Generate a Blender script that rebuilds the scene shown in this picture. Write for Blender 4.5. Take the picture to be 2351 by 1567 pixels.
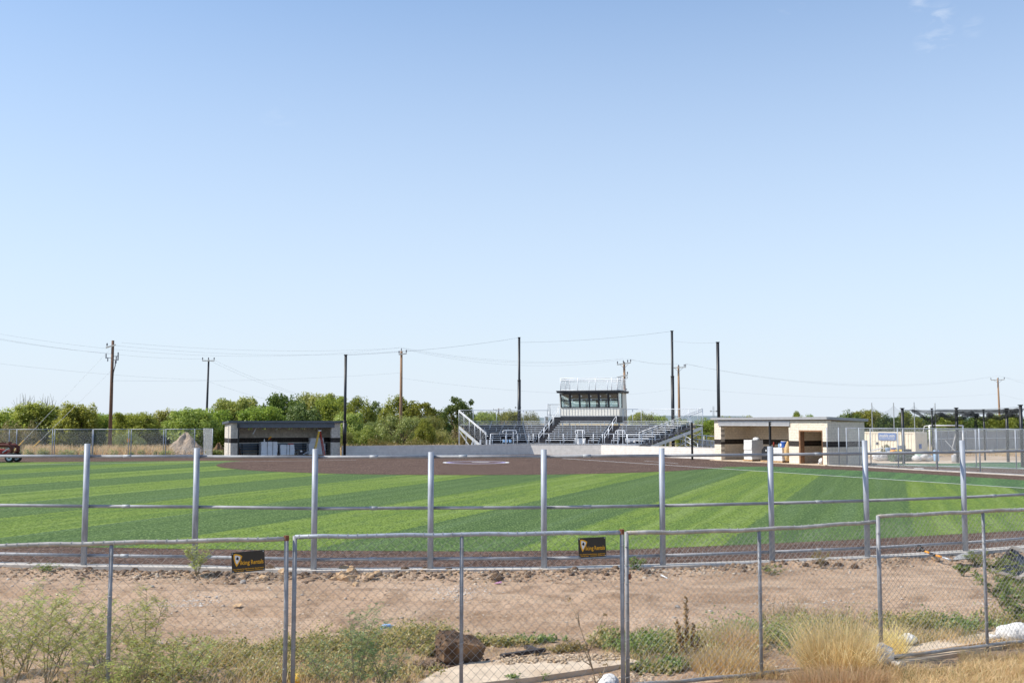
import bpy, math, random
import numpy as np
from mathutils import Vector, Matrix

R = math.radians
SC = bpy.context.scene
for o in list(bpy.data.objects):
    bpy.data.objects.remove(o)
COL = SC.collection

# ------------------------------------------------------------------ camera, sky, sun
EYE, PITCH, FOC, CX, CY = 3.05, R(4.44), 2400.0, 1175.5, 783.5
cd = bpy.data.cameras.new('camera'); cam = bpy.data.objects.new('camera', cd); COL.objects.link(cam)
cam.location = (0, 0, EYE); cam.rotation_euler = (R(90) + PITCH, 0, 0)
cd.sensor_width = 36.0; cd.lens = 36.0 * FOC / 2351.0; cd.clip_end = 9000; cd.clip_start = 0.1
SC.camera = cam
def ray(px, py):
    x, y = (px - CX) / FOC, -(py - CY) / FOC
    return Vector((x, math.cos(PITCH) - y * math.sin(PITCH), math.sin(PITCH) + y * math.cos(PITCH)))
WISPS = [(tuple(ray(px, py).normalized()), r_, a_) for px, py, r_, a_ in ((2160,42,.016,.32),(2162,64,.010,.28),(2150,92,.020,.34),(2112,8,.010,.28),(1816,3,.014,.35),(2232,60,.012,.18),(640,260,.02,.10))]
SUN_EL, SUN_X, SUN_Y = R(47), -0.993, -0.12
w = bpy.data.worlds.new('World'); SC.world = w; w.use_nodes = True
nt = w.node_tree; nt.nodes.clear()
wo = nt.nodes.new('ShaderNodeOutputWorld'); bg = nt.nodes.new('ShaderNodeBackground')
sky = nt.nodes.new('ShaderNodeTexSky'); sky.sky_type = 'NISHITA'; sky.sun_disc = False
sky.sun_elevation = SUN_EL; sky.sun_rotation = math.atan2(SUN_X, SUN_Y)
sky.altitude = 150; sky.air_density = 1.0; sky.dust_density = 0.6; sky.ozone_density = 2.2
bg.inputs[1].default_value = 0.15
# pale humid haze that whitens the clear sky towards the horizon, the same all the way round
geo = nt.nodes.new('ShaderNodeTexCoord'); sx = nt.nodes.new('ShaderNodeSeparateXYZ'); nt.links.new(geo.outputs['Generated'], sx.inputs[0])
mr = nt.nodes.new('ShaderNodeMapRange'); mr.interpolation_type = 'LINEAR'; mr.inputs[1].default_value = .0; mr.inputs[2].default_value = .44; mr.inputs[3].default_value = .96; mr.inputs[4].default_value = .12
nt.links.new(sx.outputs[2], mr.inputs[0])
tn = nt.nodes.new('ShaderNodeMix'); tn.data_type = 'RGBA'; tn.blend_type = 'MULTIPLY'; tn.inputs[0].default_value = 1.0; tn.inputs[7].default_value = (.71, .91, 1.03, 1)
hz = nt.nodes.new('ShaderNodeMix'); hz.data_type = 'RGBA'; hz.inputs[7].default_value = (4.05, 4.45, 5.0, 1)
nt.links.new(sky.outputs[0], tn.inputs[6]); nt.links.new(tn.outputs[2], hz.inputs[6]); nt.links.new(mr.outputs[0], hz.inputs[0])
# a few thin cloud wisps high on the right
cl = None
nz = nt.nodes.new('ShaderNodeTexNoise'); nz.inputs['Scale'].default_value = 70; nz.inputs['Detail'].default_value = 6; nz.inputs['Distortion'].default_value = .6
mp = nt.nodes.new('ShaderNodeMapping'); mp.inputs['Scale'].default_value = (.55, 1, 1.7); nt.links.new(geo.outputs['Generated'], mp.inputs[0]); nt.links.new(mp.outputs[0], nz.inputs['Vector'])
def wmath(op, a, b):
    n = nt.nodes.new('ShaderNodeMath'); n.operation = op
    for i, q in enumerate((a, b)):
        if isinstance(q, (int, float)): n.inputs[i].default_value = q
        else: nt.links.new(q, n.inputs[i])
    return n.outputs[0]
for cdir, rad, amp in WISPS:
    d_ = nt.nodes.new('ShaderNodeVectorMath'); d_.operation = 'DISTANCE'; d_.inputs[1].default_value = cdir; nt.links.new(geo.outputs['Generated'], d_.inputs[0])
    m_ = nt.nodes.new('ShaderNodeMapRange'); m_.inputs[1].default_value = rad; m_.inputs[2].default_value = rad*.2; m_.inputs[3].default_value = 0; m_.inputs[4].default_value = amp; nt.links.new(d_.outputs['Value'], m_.inputs[0])
    cl = m_.outputs[0] if cl is None else wmath('MAXIMUM', cl, m_.outputs[0])
th = nt.nodes.new('ShaderNodeMapRange'); th.inputs[1].default_value = .48; th.inputs[2].default_value = .72; nt.links.new(nz.outputs['Fac'], th.inputs[0])
cm = nt.nodes.new('ShaderNodeMix'); cm.data_type = 'RGBA'; cm.inputs[7].default_value = (4.9, 5.2, 5.6, 1); nt.links.new(wmath('MULTIPLY', cl, th.outputs[0]), cm.inputs[0]); nt.links.new(hz.outputs[2], cm.inputs[6])
nt.links.new(cm.outputs[2], bg.inputs[0]); nt.links.new(bg.outputs[0], wo.inputs[0])
sd = bpy.data.lights.new('sun', 'SUN'); sd.energy = 4.4; sd.angle = R(0.53); sd.color = (1.0, 0.93, 0.82)
sun = bpy.data.objects.new('sun', sd); COL.objects.link(sun)
sv = Vector((SUN_X * math.cos(SUN_EL), SUN_Y * math.cos(SUN_EL), math.sin(SUN_EL)))
sun.rotation_euler = sv.to_track_quat('Z', 'Y').to_euler(); sun.location = (-30, 0, 40)
SC.view_settings.view_transform = 'Standard'; SC.view_settings.look = 'None'
SC.view_settings.exposure = 0.36; SC.view_settings.gamma = 1.0; SC.view_settings.use_curve_mapping = False
SC.render.engine = 'CYCLES'
SC.cycles.max_bounces = 10; SC.cycles.diffuse_bounces = 8; SC.cycles.glossy_bounces = 3
SC.cycles.transparent_max_bounces = 24; SC.cycles.transmission_bounces = 4

# ------------------------------------------------------------------ helpers
def ray(px, py):
    x, y = (px - CX) / FOC, -(py - CY) / FOC
    return Vector((x, math.cos(PITCH) - y * math.sin(PITCH), math.sin(PITCH) + y * math.cos(PITCH)))
def G(px, py, z=0.0):
    d = ray(px, py); k = (z - EYE) / d.z
    return Vector((d.x * k, d.y * k, z))
def X(px, Y):
    return (px - CX) / FOC * Y * 1.0
def Z(py, Y):
    d = ray(CX, py); return EYE + d.z / d.y * Y
def P(px, py, Y):
    d = ray(px, py); k = Y / d.y
    return Vector((d.x * k, Y, EYE + d.z * k))

class MB:
    def __init__(s): s.v = []; s.f = []
    def add(s, vs, fs):
        n = len(s.v); s.v += [tuple(p) for p in vs]; s.f += [tuple(i + n for i in f) for f in fs]; return s
    def hexa(s, b, t):   # 4 bottom pts ccw, 4 top pts
        return s.add(list(b) + list(t), [(3,2,1,0),(4,5,6,7),(0,1,5,4),(1,2,6,5),(2,3,7,6),(3,0,4,7)])
    def box(s, c, d, rz=0.0):
        cz, sz = math.cos(rz), math.sin(rz); hx, hy, hz = d[0]/2, d[1]/2, d[2]/2
        q = [(c[0]+x*cz-y*sz, c[1]+x*sz+y*cz) for x, y in ((-hx,-hy),(hx,-hy),(hx,hy),(-hx,hy))]
        return s.hexa([(x,y,c[2]-hz) for x,y in q], [(x,y,c[2]+hz) for x,y in q])
    def bar(s, a, b, w, h):
        a, b = Vector(a), Vector(b); d = (b-a).normalized()
        up = Vector((0,0,1)) if abs(d.z) < .95 else Vector((0,1,0))
        sd_ = d.cross(up).normalized(); u = sd_.cross(d).normalized()
        q = [(-w/2,-h/2),(w/2,-h/2),(w/2,h/2),(-w/2,h/2)]
        A = [a+sd_*x+u*y for x,y in q]; B = [b+sd_*x+u*y for x,y in q]
        return s.add(A+B, [(0,1,2,3),(7,6,5,4),(0,4,5,1),(1,5,6,2),(2,6,7,3),(3,7,4,0)])
    def tube(s, pts, r, n=8, cap=True):
        pts = [Vector(p) for p in pts]; k = len(pts)
        rs = r if isinstance(r, (list, tuple)) else [r]*k
        base = len(s.v); pu = None
        for i in range(k):
            d = (pts[min(i+1,k-1)] - pts[max(i-1,0)]).normalized()
            if pu is None:
                pu = Vector((0,0,1)) if abs(d.z) < .9 else Vector((1,0,0))
            sd_ = d.cross(pu).normalized(); u = sd_.cross(d).normalized(); pu = u
            for j in range(n):
                a = 2*math.pi*(j+.5)/n
                s.v.append(tuple(pts[i] + (sd_*math.cos(a) + u*math.sin(a))*rs[i]))
        for i in range(k-1):
            for j in range(n):
                a, b = base+i*n+j, base+i*n+(j+1)%n
                s.f.append((a, a+n, b+n, b))
        if cap and n > 2:
            s.f.append(tuple(base+j for j in range(n)))
            s.f.append(tuple(base+(k-1)*n+j for j in reversed(range(n))))
        return s
    def prism(s, poly, z0, z1):
        n = len(poly); v = [(p[0],p[1],z0) for p in poly] + [(p[0],p[1],z1) for p in poly]
        f = [tuple(reversed(range(n))), tuple(range(n, 2*n))] + [(i,(i+1)%n,n+(i+1)%n,n+i) for i in range(n)]
        return s.add(v, f)
    def sheet(s, poly, z):
        return s.add([(p[0],p[1],z) for p in poly], [tuple(range(len(poly)))])
    def quad(s, a, b, c, d): return s.add([a,b,c,d], [(0,1,2,3)])
    def lathe(s, c, prof, n=16):   # prof: (r, z)
        base = len(s.v)
        for r, z in prof:
            for j in range(n):
                a = 2*math.pi*j/n; s.v.append((c[0]+r*math.cos(a), c[1]+r*math.sin(a), c[2]+z))
        for i in range(len(prof)-1):
            for j in range(n):
                a, b = base+i*n+j, base+i*n+(j+1)%n; s.f.append((a, b, b+n, a+n))
        s.f.append(tuple(base+j for j in reversed(range(n)))); s.f.append(tuple(base+(len(prof)-1)*n+j for j in range(n)))
        return s
    def slab(s, a, b, th, z0, z1):  # vertical wall between plan points a,b, thickness th behind (to the left of a->b)
        a, b = Vector(a[:2]), Vector(b[:2]); d = (b-a).normalized(); nrm = Vector((-d.y, d.x))*th
        q = [a, b, b+nrm, a+nrm]
        return s.prism([(p.x,p.y) for p in q], z0, z1)
    def rock(s, c, r, rnd, sub=1, sq=(1,1,.7), jit=.25):
        v, f = ICO[sub]; rz = rnd.random()*6.28; cz, sz = math.cos(rz), math.sin(rz)
        out = []
        for p in v:
            k = r*(1+rnd.uniform(-jit, jit)); x, y, z = p[0]*k*sq[0], p[1]*k*sq[1], p[2]*k*sq[2]
            out.append((c[0]+x*cz-y*sz, c[1]+x*sz+y*cz, c[2]+z))
        return s.add(out, f)
def _ico():
    t = (1+5**.5)/2
    v = [Vector(p).normalized() for p in ((-1,t,0),(1,t,0),(-1,-t,0),(1,-t,0),(0,-1,t),(0,1,t),(0,-1,-t),(0,1,-t),(t,0,-1),(t,0,1),(-t,0,-1),(-t,0,1))]
    f = [(0,11,5),(0,5,1),(0,1,7),(0,7,10),(0,10,11),(1,5,9),(5,11,4),(11,10,2),(10,7,6),(7,1,8),(3,9,4),(3,4,2),(3,2,6),(3,6,8),(3,8,9),(4,9,5),(2,4,11),(6,2,10),(8,6,7),(9,8,1)]
    res = [(v, f)]
    for _ in range(2):
        v, f = list(v), res[-1][1]; m = {}; nf = []
        def mid(a, b):
            k = (min(a,b), max(a,b))
            if k not in m: v.append((v[a]+v[b]).normalized()); m[k] = len(v)-1
            return m[k]
        for a, b, c in f:
            x, y, z = mid(a,b), mid(b,c), mid(c,a); nf += [(a,x,z),(b,y,x),(c,z,y),(x,y,z)]
        res.append((v, nf))
    return res
ICO = _ico()

KIDS = {}
def root_inv(o):
    m = Matrix.Identity(4)
    while o is not None:
        m = o.matrix_basis @ m; o = o.parent
    return m.inverted()
def tag(o, label=None, cat=None, group=None, kind=None):
    if label: o['label'] = label
    if cat: o['category'] = cat
    if group: o['group'] = group
    if kind: o['kind'] = kind
    return o
def link(o, parent=None):
    COL.objects.link(o)
    if parent is not None:
        o.parent = parent; KIDS.setdefault(parent, []).append(o)
    return o
def thing(name, label, cat, loc=(0,0,0), rz=0.0, group=None):
    o = bpy.data.objects.new(name, None); o.location = loc; o.rotation_euler = (0,0,rz); o.empty_display_size = .2
    link(o); return tag(o, label, cat, group)
def build(mb, name, mat, parent=None, smooth=False, local=False, loc=None, kind=None, label=None):
    me = bpy.data.meshes.new(name)
    v = mb.v
    if parent is not None and not local:
        mi = root_inv(parent)
        if mi != Matrix.Identity(4):
            v = [tuple(mi @ Vector(p)) for p in v]
    if loc is not None:
        v = [(p[0]-loc[0], p[1]-loc[1], p[2]-loc[2]) for p in v]
    me.from_pydata(v, [], mb.f)
    if smooth:
        me.polygons.foreach_set('use_smooth', [len(p.vertices) <= 4 for p in me.polygons])
    me.materials.append(mat); me.update()
    o = bpy.data.objects.new(name, me)
    if loc is not None: o.location = loc
    link(o, parent)
    if kind: o['kind'] = kind
    if label: o['label'] = label
    return o
def solo(mb, name, mat, label, cat, loc, group=None, smooth=False, kind=None):
    return tag(build(mb, name, mat, loc=loc, smooth=smooth), label, cat, group, kind)
def struct(mb, name, mat, smooth=False): return tag(build(mb, name, mat, smooth=smooth), kind='structure')
def copy_tree(o, parent=None):
    c = o.copy(); link(c, parent)
    for k in KIDS.get(o, ()): copy_tree(k, c)
    return c
def np_mesh(name, V, F, mat, parent=None, smooth=False):
    me = bpy.data.meshes.new(name); V = np.asarray(V, dtype=np.float32); F = np.asarray(F, dtype=np.int32)
    k = F.shape[1]
    me.vertices.add(len(V)); me.vertices.foreach_set('co', V.ravel())
    me.loops.add(F.size); me.loops.foreach_set('vertex_index', F.ravel())
    me.polygons.add(len(F)); me.polygons.foreach_set('loop_start', np.arange(0, F.size, k, dtype=np.int32))
    me.polygons.foreach_set('loop_total', np.full(len(F), k, dtype=np.int32))
    me.update(calc_edges=True)
    if smooth: me.polygons.foreach_set('use_smooth', np.ones(len(F), dtype=bool))
    me.materials.append(mat)
    o = bpy.data.objects.new(name, me); link(o, parent); return o

# ------------------------------------------------------------------ materials
def nodes(name):
    m = bpy.data.materials.new(name); m.use_nodes = True; t = m.node_tree; t.nodes.clear()
    out = t.nodes.new('ShaderNodeOutputMaterial'); return m, t, out
def N(t, typ, **kw):
    n = t.nodes.new(typ)
    for k, v in kw.items():
        if k.startswith('i_'):
            n.inputs[k[2:].replace('_', ' ')].default_value = v
        else: setattr(n, k, v)
    return n
def mth(t, op, a, b=None, c=None):
    n = N(t, 'ShaderNodeMath', operation=op)
    for i, q in enumerate((a, b, c)):
        if q is None: continue
        if isinstance(q, (int, float)): n.inputs[i].default_value = q
        else: t.links.new(q, n.inputs[i])
    return n.outputs[0]
def ramp(t, fac, stops):
    n = N(t, 'ShaderNodeValToRGB'); e = n.color_ramp.elements
    while len(e) < len(stops): e.new(0.5)
    for q, (p, c) in zip(e, stops): q.position = p; q.color = (*c, 1) if len(c) == 3 else c
    t.links.new(fac, n.inputs[0]); return n.outputs[0]
def mix(t, fac, a, b):
    n = N(t, 'ShaderNodeMix', data_type='RGBA')
    for i, q in ((0, fac), (6, a), (7, b)):
        if isinstance(q, (int, float)): n.inputs[i].default_value = q
        elif isinstance(q, tuple): n.inputs[i].default_value = (*q, 1)
        else: t.links.new(q, n.inputs[i])
    return n.outputs[2]
def noise(t, scale, detail=4, vec=None, rough=.55):
    n = N(t, 'ShaderNodeTexNoise'); n.inputs['Scale'].default_value = scale; n.inputs['Detail'].default_value = detail
    n.inputs['Roughness'].default_value = rough
    if vec is not None: t.links.new(vec, n.inputs['Vector'])
    return n.outputs['Fac']
def objco(t): return N(t, 'ShaderNodeTexCoord').outputs['Object']
def scl(t, vec, s, rz=0.0):
    n = N(t, 'ShaderNodeMapping'); n.inputs['Scale'].default_value = s; n.inputs['Rotation'].default_value = (0,0,rz)
    t.links.new(vec, n.inputs['Vector']); return n.outputs[0]
def bsdf(t, out, col, rough=.7, metal=0.0, spec=.4, bump=None, bstr=.3, bdist=.01):
    b = N(t, 'ShaderNodeBsdfPrincipled')
    if isinstance(col, tuple): b.inputs['Base Color'].default_value = (*col, 1)
    else: t.links.new(col, b.inputs['Base Color'])
    if isinstance(rough, (int, float)): b.inputs['Roughness'].default_value = rough
    else: t.links.new(rough, b.inputs['Roughness'])
    b.inputs['Metallic'].default_value = metal; b.inputs['Specular IOR Level'].default_value = spec
    if bump is not None:
        bn = N(t, 'ShaderNodeBump'); bn.inputs['Strength'].default_value = bstr; bn.inputs['Distance'].default_value = bdist
        t.links.new(bump, bn.inputs['Height']); t.links.new(bn.outputs[0], b.inputs['Normal'])
    t.links.new(b.outputs[0], out.inputs[0]); return b
def M(name, col, rough=.7, metal=0.0, var=.18, scale=6.0, spec=.35, bstr=0.0, bscale=60.0, bdist=.005, tint=None, streak=None):
    m, t, out = nodes(name); co = objco(t)
    v = scl(t, co, streak) if streak else co
    f = noise(t, scale, 5, v)
    lo = tuple(c*(1-var) for c in col); hi = tuple(min(1, c*(1+var)) for c in col)
    c = ramp(t, f, [(.3, lo), (.7, hi)])
    if tint:   # second colour in blotches
        f2 = noise(t, scale*.37, 4, co); f2 = ramp(t, f2, [(.5, (0,0,0)), (.68, (1,1,1))])
        c = mix(t, f2, c, tint)
    bsdf(t, out, c, rough, metal, spec, noise(t, bscale, 4, co) if bstr else None, bstr, bdist)
    return m
def leafmat(name, cols, trans=.35, rough=.6):
    m, t, out = nodes(name)
    g = N(t, 'ShaderNodeNewGeometry'); c = ramp(t, g.outputs['Random Per Island'], [(i/(len(cols)-1), q) for i, q in enumerate(cols)])
    oi = N(t, 'ShaderNodeObjectInfo')
    hs = N(t, 'ShaderNodeHueSaturation')
    t.links.new(mth(t, 'MULTIPLY_ADD', oi.outputs['Random'], .05, .475), hs.inputs['Hue'])
    t.links.new(mth(t, 'MULTIPLY_ADD', oi.outputs['Random'], .35, .82), hs.inputs['Value'])
    t.links.new(c, hs.inputs['Color']); c = hs.outputs[0]
    d = N(t, 'ShaderNodeBsdfDiffuse'); tr = N(t, 'ShaderNodeBsdfTranslucent'); mx = N(t, 'ShaderNodeMixShader'); mx.inputs[0].default_value = trans
    t.links.new(c, d.inputs[0]); t.links.new(c, tr.inputs[0]); t.links.new(d.outputs[0], mx.inputs[1]); t.links.new(tr.outputs[0], mx.inputs[2])
    gl = N(t, 'ShaderNodeBsdfGlossy'); gl.inputs['Roughness'].default_value = .45; gl.inputs['Color'].default_value = (.6,.65,.6,1)
    m2 = N(t, 'ShaderNodeMixShader'); m2.inputs[0].default_value = .04
    t.links.new(mx.outputs[0], m2.inputs[1]); t.links.new(gl.outputs[0], m2.inputs[2])
    t.links.new(m2.outputs[0], out.inputs[0]); return m
# ------------------------------------------------------------------ material set
galv = M('galvanised_steel', (.34,.37,.42), .55, .2, .25, 9, .4, .1, 90, streak=(1,1,.25))
pipe_m = M('worn_grey_pipe', (.28,.285,.30), .6, .15, .3, 7, .3, .2, 60)
rail_m = M('dull_zinc_rail', (.30,.31,.33), .65, .1, .18, 5, .3)
galv_old = M('weathered_galvanised_pipe', (.42,.40,.37), .6, .35, .3, 7, .4, .25, 60, tint=(.36,.29,.22))
galv_far = M('galvanised_far', (.36,.38,.40), .6, .2, .12, 3)
wire_m = M('zinc_wire', (.40,.40,.40), .5, .4, .2, 20)
rust = M('rusty_fitting', (.22,.09,.05), .8, .2, .4, 30)
alu = M('mill_aluminium', (.55,.58,.62), .45, .3, .08, 4)
alu_w = M('white_aluminium', (.80,.81,.83), .5, .1, .06, 4)
charcoal = M('charcoal_metal', (.035,.036,.042), .55, .1, .2, 3)
black = M('black_powder_coat', (.012,.013,.016), .45, .0, .2, 4, .5)
trim_blue = M('slate_metal_trim', (.115,.135,.165), .45, .2, .1, 3)
trim_grey = M('grey_metal_trim', (.42,.42,.43), .45, .1, .1, 3)
white = M('white_paint', (.8,.8,.79), .5, 0, .05, 5)
cream = M('cream_steel', (.84,.75,.58), .55, 0, .08, 3)
siding = M('ivory_siding', (.80,.76,.67), .55, 0, .05, 2)
cmu = M('split_face_block', (.62,.57,.50), .9, 0, .22, 5, .2, .9, 24, .02)
cmu_d = M('dark_split_face_block', (.045,.038,.035), .85, 0, .45, 9, .3, .9, 24, .02)
mortar = M('mortar', (.40,.36,.30), .95, 0, .12, 10)
wallcon = M('smooth_block_wall', (.74,.70,.65), .9, 0, .09, 3, .2, .3, 50)
conc = M('concrete', (.50,.46,.41), .9, 0, .16, 4, .25, .3, 70)
conc_pale = M('pale_concrete', (.58,.47,.35), .9, 0, .14, 5, .2, .5, 60, .008, tint=(.48,.36,.25))
wood_pole = M('weathered_pine_pole', (.30,.19,.12), .85, 0, .3, 3, .2, .4, 30, streak=(6,6,.4))
wood_dk = M('dark_creosote_pole', (.16,.095,.065), .85, 0, .35, 3, .2, .4, 30, streak=(6,6,.4))
pallet_m = M('pallet_wood', (.50,.33,.18), .85, 0, .3, 6, streak=(1,1,4))
jamb_m = M('cedar_jamb', (.26,.14,.075), .8, 0, .25, 5)
grey_wood = M('grey_weathered_board', (.30,.27,.24), .9, 0, .3, 6, .2, .4, 40)
wrap = M('wrapped_block_stack', (.70,.72,.75), .35, 0, .08, 3, .5, .5, 6, .05)
stone_w = M('white_block_stack', (.72,.71,.69), .7, 0, .08, 4, .3)
bagm = M('white_woven_bag', (.66,.65,.64), .8, 0, .16, 9, .2, .9, 16, .05)
black_pl = M('black_plastic', (.02,.02,.022), .4, 0, .3, 8, .5)
yellow = M('safety_yellow', (.80,.52,.06), .5, 0, .1, 8)
orange = M('orange_fibreglass', (.75,.30,.03), .45, 0, .1, 8)
red = M('red_paint', (.36,.035,.02), .5, 0, .25, 5)
redbrown = M('dull_red_primer', (.11,.03,.022), .65, .1, .3, 6)
blue = M('blue_plastic', (.04,.12,.42), .45, 0, .1, 6)
skyblue = M('light_blue_plastic', (.35,.55,.8), .4, 0, .1, 8)
pinkm = M('pink_scrap', (.42,.20,.33), .7, 0, .1, 20)
rubber = M('tyre_rubber', (.02,.02,.021), .85, 0, .3, 12)
rim_m = M('pale_wheel_rim', (.45,.52,.58), .4, .3, .1, 8)
purple = M('purple_paint', (.12,.06,.30), .7, 0, .1, 4)
chalk = M('white_turf_line', (.75,.76,.74), .95, 0, .15, 14, .1)
screen_m = M('grey_windscreen', (.26,.27,.28), .85, 0, .1, 2)
sign_bk = M('black_sign_board', (.022,.019,.018), .4, 0, .15, 20, .5)
sign_y = M('amber_lettering', (.80,.40,.02), .5, 0, .05, 10)
sign_w = M('white_lettering', (.75,.74,.72), .5, 0, .04, 10)
sign_b = M('blue_banner', (.07,.16,.42), .6, 0, .08, 4)
ink = M('dark_print', (.012,.012,.03), .6, 0, .1, 10)
bark = M('mesquite_bark', (.13,.095,.07), .95, 0, .35, 8, .2, .6, 30, .02)
twig = M('dry_twig', (.34,.26,.17), .9, 0, .3, 10)
twig_g = M('grey_green_twig', (.26,.22,.14), .9, 0, .3, 10)
rock_tan = M('tan_limestone', (.46,.31,.18), .95, 0, .3, 6, .2, .7, 22, .02, tint=(.52,.40,.28))
rock_grey = M('grey_rock', (.34,.31,.28), .95, 0, .3, 8, .2, .7, 25, .02)
clod = M('dark_soil_clod', (.13,.088,.06), 1, 0, .35, 9, .1, .9, 25, .03)
mound_m = M('piled_earth', (.36,.28,.21), 1, 0, .35, 2.5, .1, 1.0, 5, .15, tint=(.42,.35,.28))
mound_b = M('brown_piled_earth', (.20,.125,.075), 1, 0, .35, 2.5, .1, 1.0, 5, .15)

def mat_dirt():
    m, t, out = nodes('dry_earth'); co = objco(t)
    big = noise(t, .35, 5, co); mid = noise(t, 2.2, 6, co); fine = noise(t, 24, 6, co, .8)
    c = ramp(t, big, [(.34, (.36,.238,.152)), (.5, (.48,.328,.218)), (.66, (.57,.405,.28))])
    c = mix(t, ramp(t, mid, [(.46, (0,0,0)), (.66, (.75,.75,.75))]), c, (.23,.15,.092))
    st = noise(t, 1.1, 7, scl(t, co, (.42, 1.2, 1)), .65)       # packed streaks along the wheel tracks
    c = mix(t, ramp(t, st, [(.50, (0,0,0)), (.66, (.6,.6,.6))]), c, (.58,.435,.31))
    c = mix(t, ramp(t, fine, [(.38, (.85,.85,.85)), (.48, (0,0,0))]), c, (.17,.11,.07))
    c = mix(t, ramp(t, fine, [(.55, (0,0,0)), (.66, (.8,.8,.8))]), c, (.60,.48,.35))
    wv = N(t, 'ShaderNodeTexVoronoi'); wv.inputs['Scale'].default_value = 9; t.links.new(co, wv.inputs['Vector'])
    c = mix(t, ramp(t, wv.outputs['Distance'], [(.10, (.8,.8,.8)), (.17, (0,0,0))]), c, ramp(t, mid, [(.35, (.24,.17,.12)), (.62, (.66,.58,.49))]))
    h = mth(t, 'ADD', mth(t, 'MULTIPLY', mid, .5), mth(t, 'MULTIPLY', fine, .5))
    bsdf(t, out, c, .97, 0, .15, h, .9, .06); return m
def mat_ground():
    m, t, out = nodes('dry_pasture'); co = objco(t)
    a = noise(t, .06, 5, co); b = noise(t, .9, 6, co)
    c = ramp(t, a, [(.35, (.36,.27,.17)), (.5, (.34,.27,.15)), (.65, (.20,.20,.09))])
    c = mix(t, ramp(t, b, [(.4, (0,0,0)), (.7, (.8,.8,.8))]), c, (.30,.22,.13))
    bsdf(t, out, c, .97, 0, .1, b, .6, .1); return m
AS = R(20)
def mat_turf(name, foul=False):
    m, t, out = nodes(name); co = objco(t)
    s = N(t, 'ShaderNodeSeparateXYZ'); t.links.new(co, s.inputs[0]); x, y = s.outputs[0], s.outputs[1]
    wob = mth(t, 'MULTIPLY', mth(t, 'SUBTRACT', noise(t, 5.0, 3, co), .5), .5)
    lite, dark = (.146,.212,.022), (.078,.132,.030)
    u = mth(t, 'SUBTRACT', mth(t, 'MULTIPLY', x, math.cos(AS)), mth(t, 'MULTIPLY', y, math.sin(AS)))
    streak = noise(t, 1.0, 5, scl(t, scl(t, co, (1,1,1), AS), (1.5, .045, 1)))
    if foul:
        a3 = R(26)
        streak2 = noise(t, 1.0, 4, scl(t, scl(t, co, (1,1,1), a3), (1.3, .03, 1)))
        c = ramp(t, streak2, [(.40, (.045,.098,.040)), (.62, (.075,.165,.052))])
    else:
        k = mth(t, 'FLOORED_MODULO', mth(t, 'DIVIDE', mth(t, 'ADD', mth(t, 'SUBTRACT', u, .47), wob), 4.572), 2.0)
        sel = mth(t, 'LESS_THAN', k, 1.0)
        c = mix(t, sel, dark, lite)
        c = mix(t, ramp(t, streak, [(.40, (.85,.85,.85)), (.52, (0,0,0))]), c, mix(t, sel, (.052,.098,.026), (.100,.165,.022)))
        c = mix(t, ramp(t, streak, [(.52, (0,0,0)), (.64, (.6,.6,.6))]), c, mix(t, sel, (.092,.150,.062), (.215,.285,.078)))
    mid2 = noise(t, 3.2, 6, scl(t, co, (1, .30, 1)), .75)
    c = mix(t, ramp(t, mid2, [(.38, (.55,.55,.55)), (.50, (0,0,0))]), c, (.045,.085,.022))
    fine = noise(t, 15, 4, scl(t, co, (1, .30, 1)), .9)
    c = mix(t, ramp(t, fine, [(.38, (.90,.90,.90)), (.49, (0,0,0))]), c, (.020,.044,.010))
    c = mix(t, ramp(t, fine, [(.52, (0,0,0)), (.64, (.85,.85,.85))]), c, mix(t, .5, c, (.46,.58,.24)))
    b = bsdf(t, out, c, .85, 0, .12, fine, .8, .03)
    b.inputs['Sheen Weight'].default_value = .04; b.inputs['Sheen Tint'].default_value = (.6,.8,.4,1)
    return m
def mat_skin():
    m, t, out = nodes('brown_infill_turf'); co = objco(t)
    fine = noise(t, 13, 4, scl(t, co, (1, .28, 1)), .9); mid = noise(t, 1.2, 6, scl(t, scl(t, co, (1,1,1), R(-14)), (.4, 2.4, 1)))
    c = ramp(t, mid, [(.38, (.072,.043,.031)), (.62, (.140,.090,.066))])
    c = mix(t, ramp(t, fine, [(.38, (.9,.9,.9)), (.49, (0,0,0))]), c, (.030,.018,.016))
    c = mix(t, ramp(t, fine, [(.52, (0,0,0)), (.62, (.85,.85,.85))]), c, (.27,.20,.165))
    bsdf(t, out, c, .95, 0, .1, fine, .8, .03); return m
def mat_net(name, col, alpha):
    m, t, out = nodes(name); d = N(t, 'ShaderNodeBsdfDiffuse'); d.inputs[0].default_value = (*col, 1)
    tr = N(t, 'ShaderNodeBsdfTransparent'); mx = N(t, 'ShaderNodeMixShader')
    f = noise(t, 3.0, 4, objco(t)); f = ramp(t, f, [(.3, (alpha*.8,)*3), (.7, (min(1, alpha*1.15),)*3)])
    t.links.new(f, mx.inputs[0]); t.links.new(tr.outputs[0], mx.inputs[1]); t.links.new(d.outputs[0], mx.inputs[2])
    t.links.new(mx.outputs[0], out.inputs[0]); return m
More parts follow.
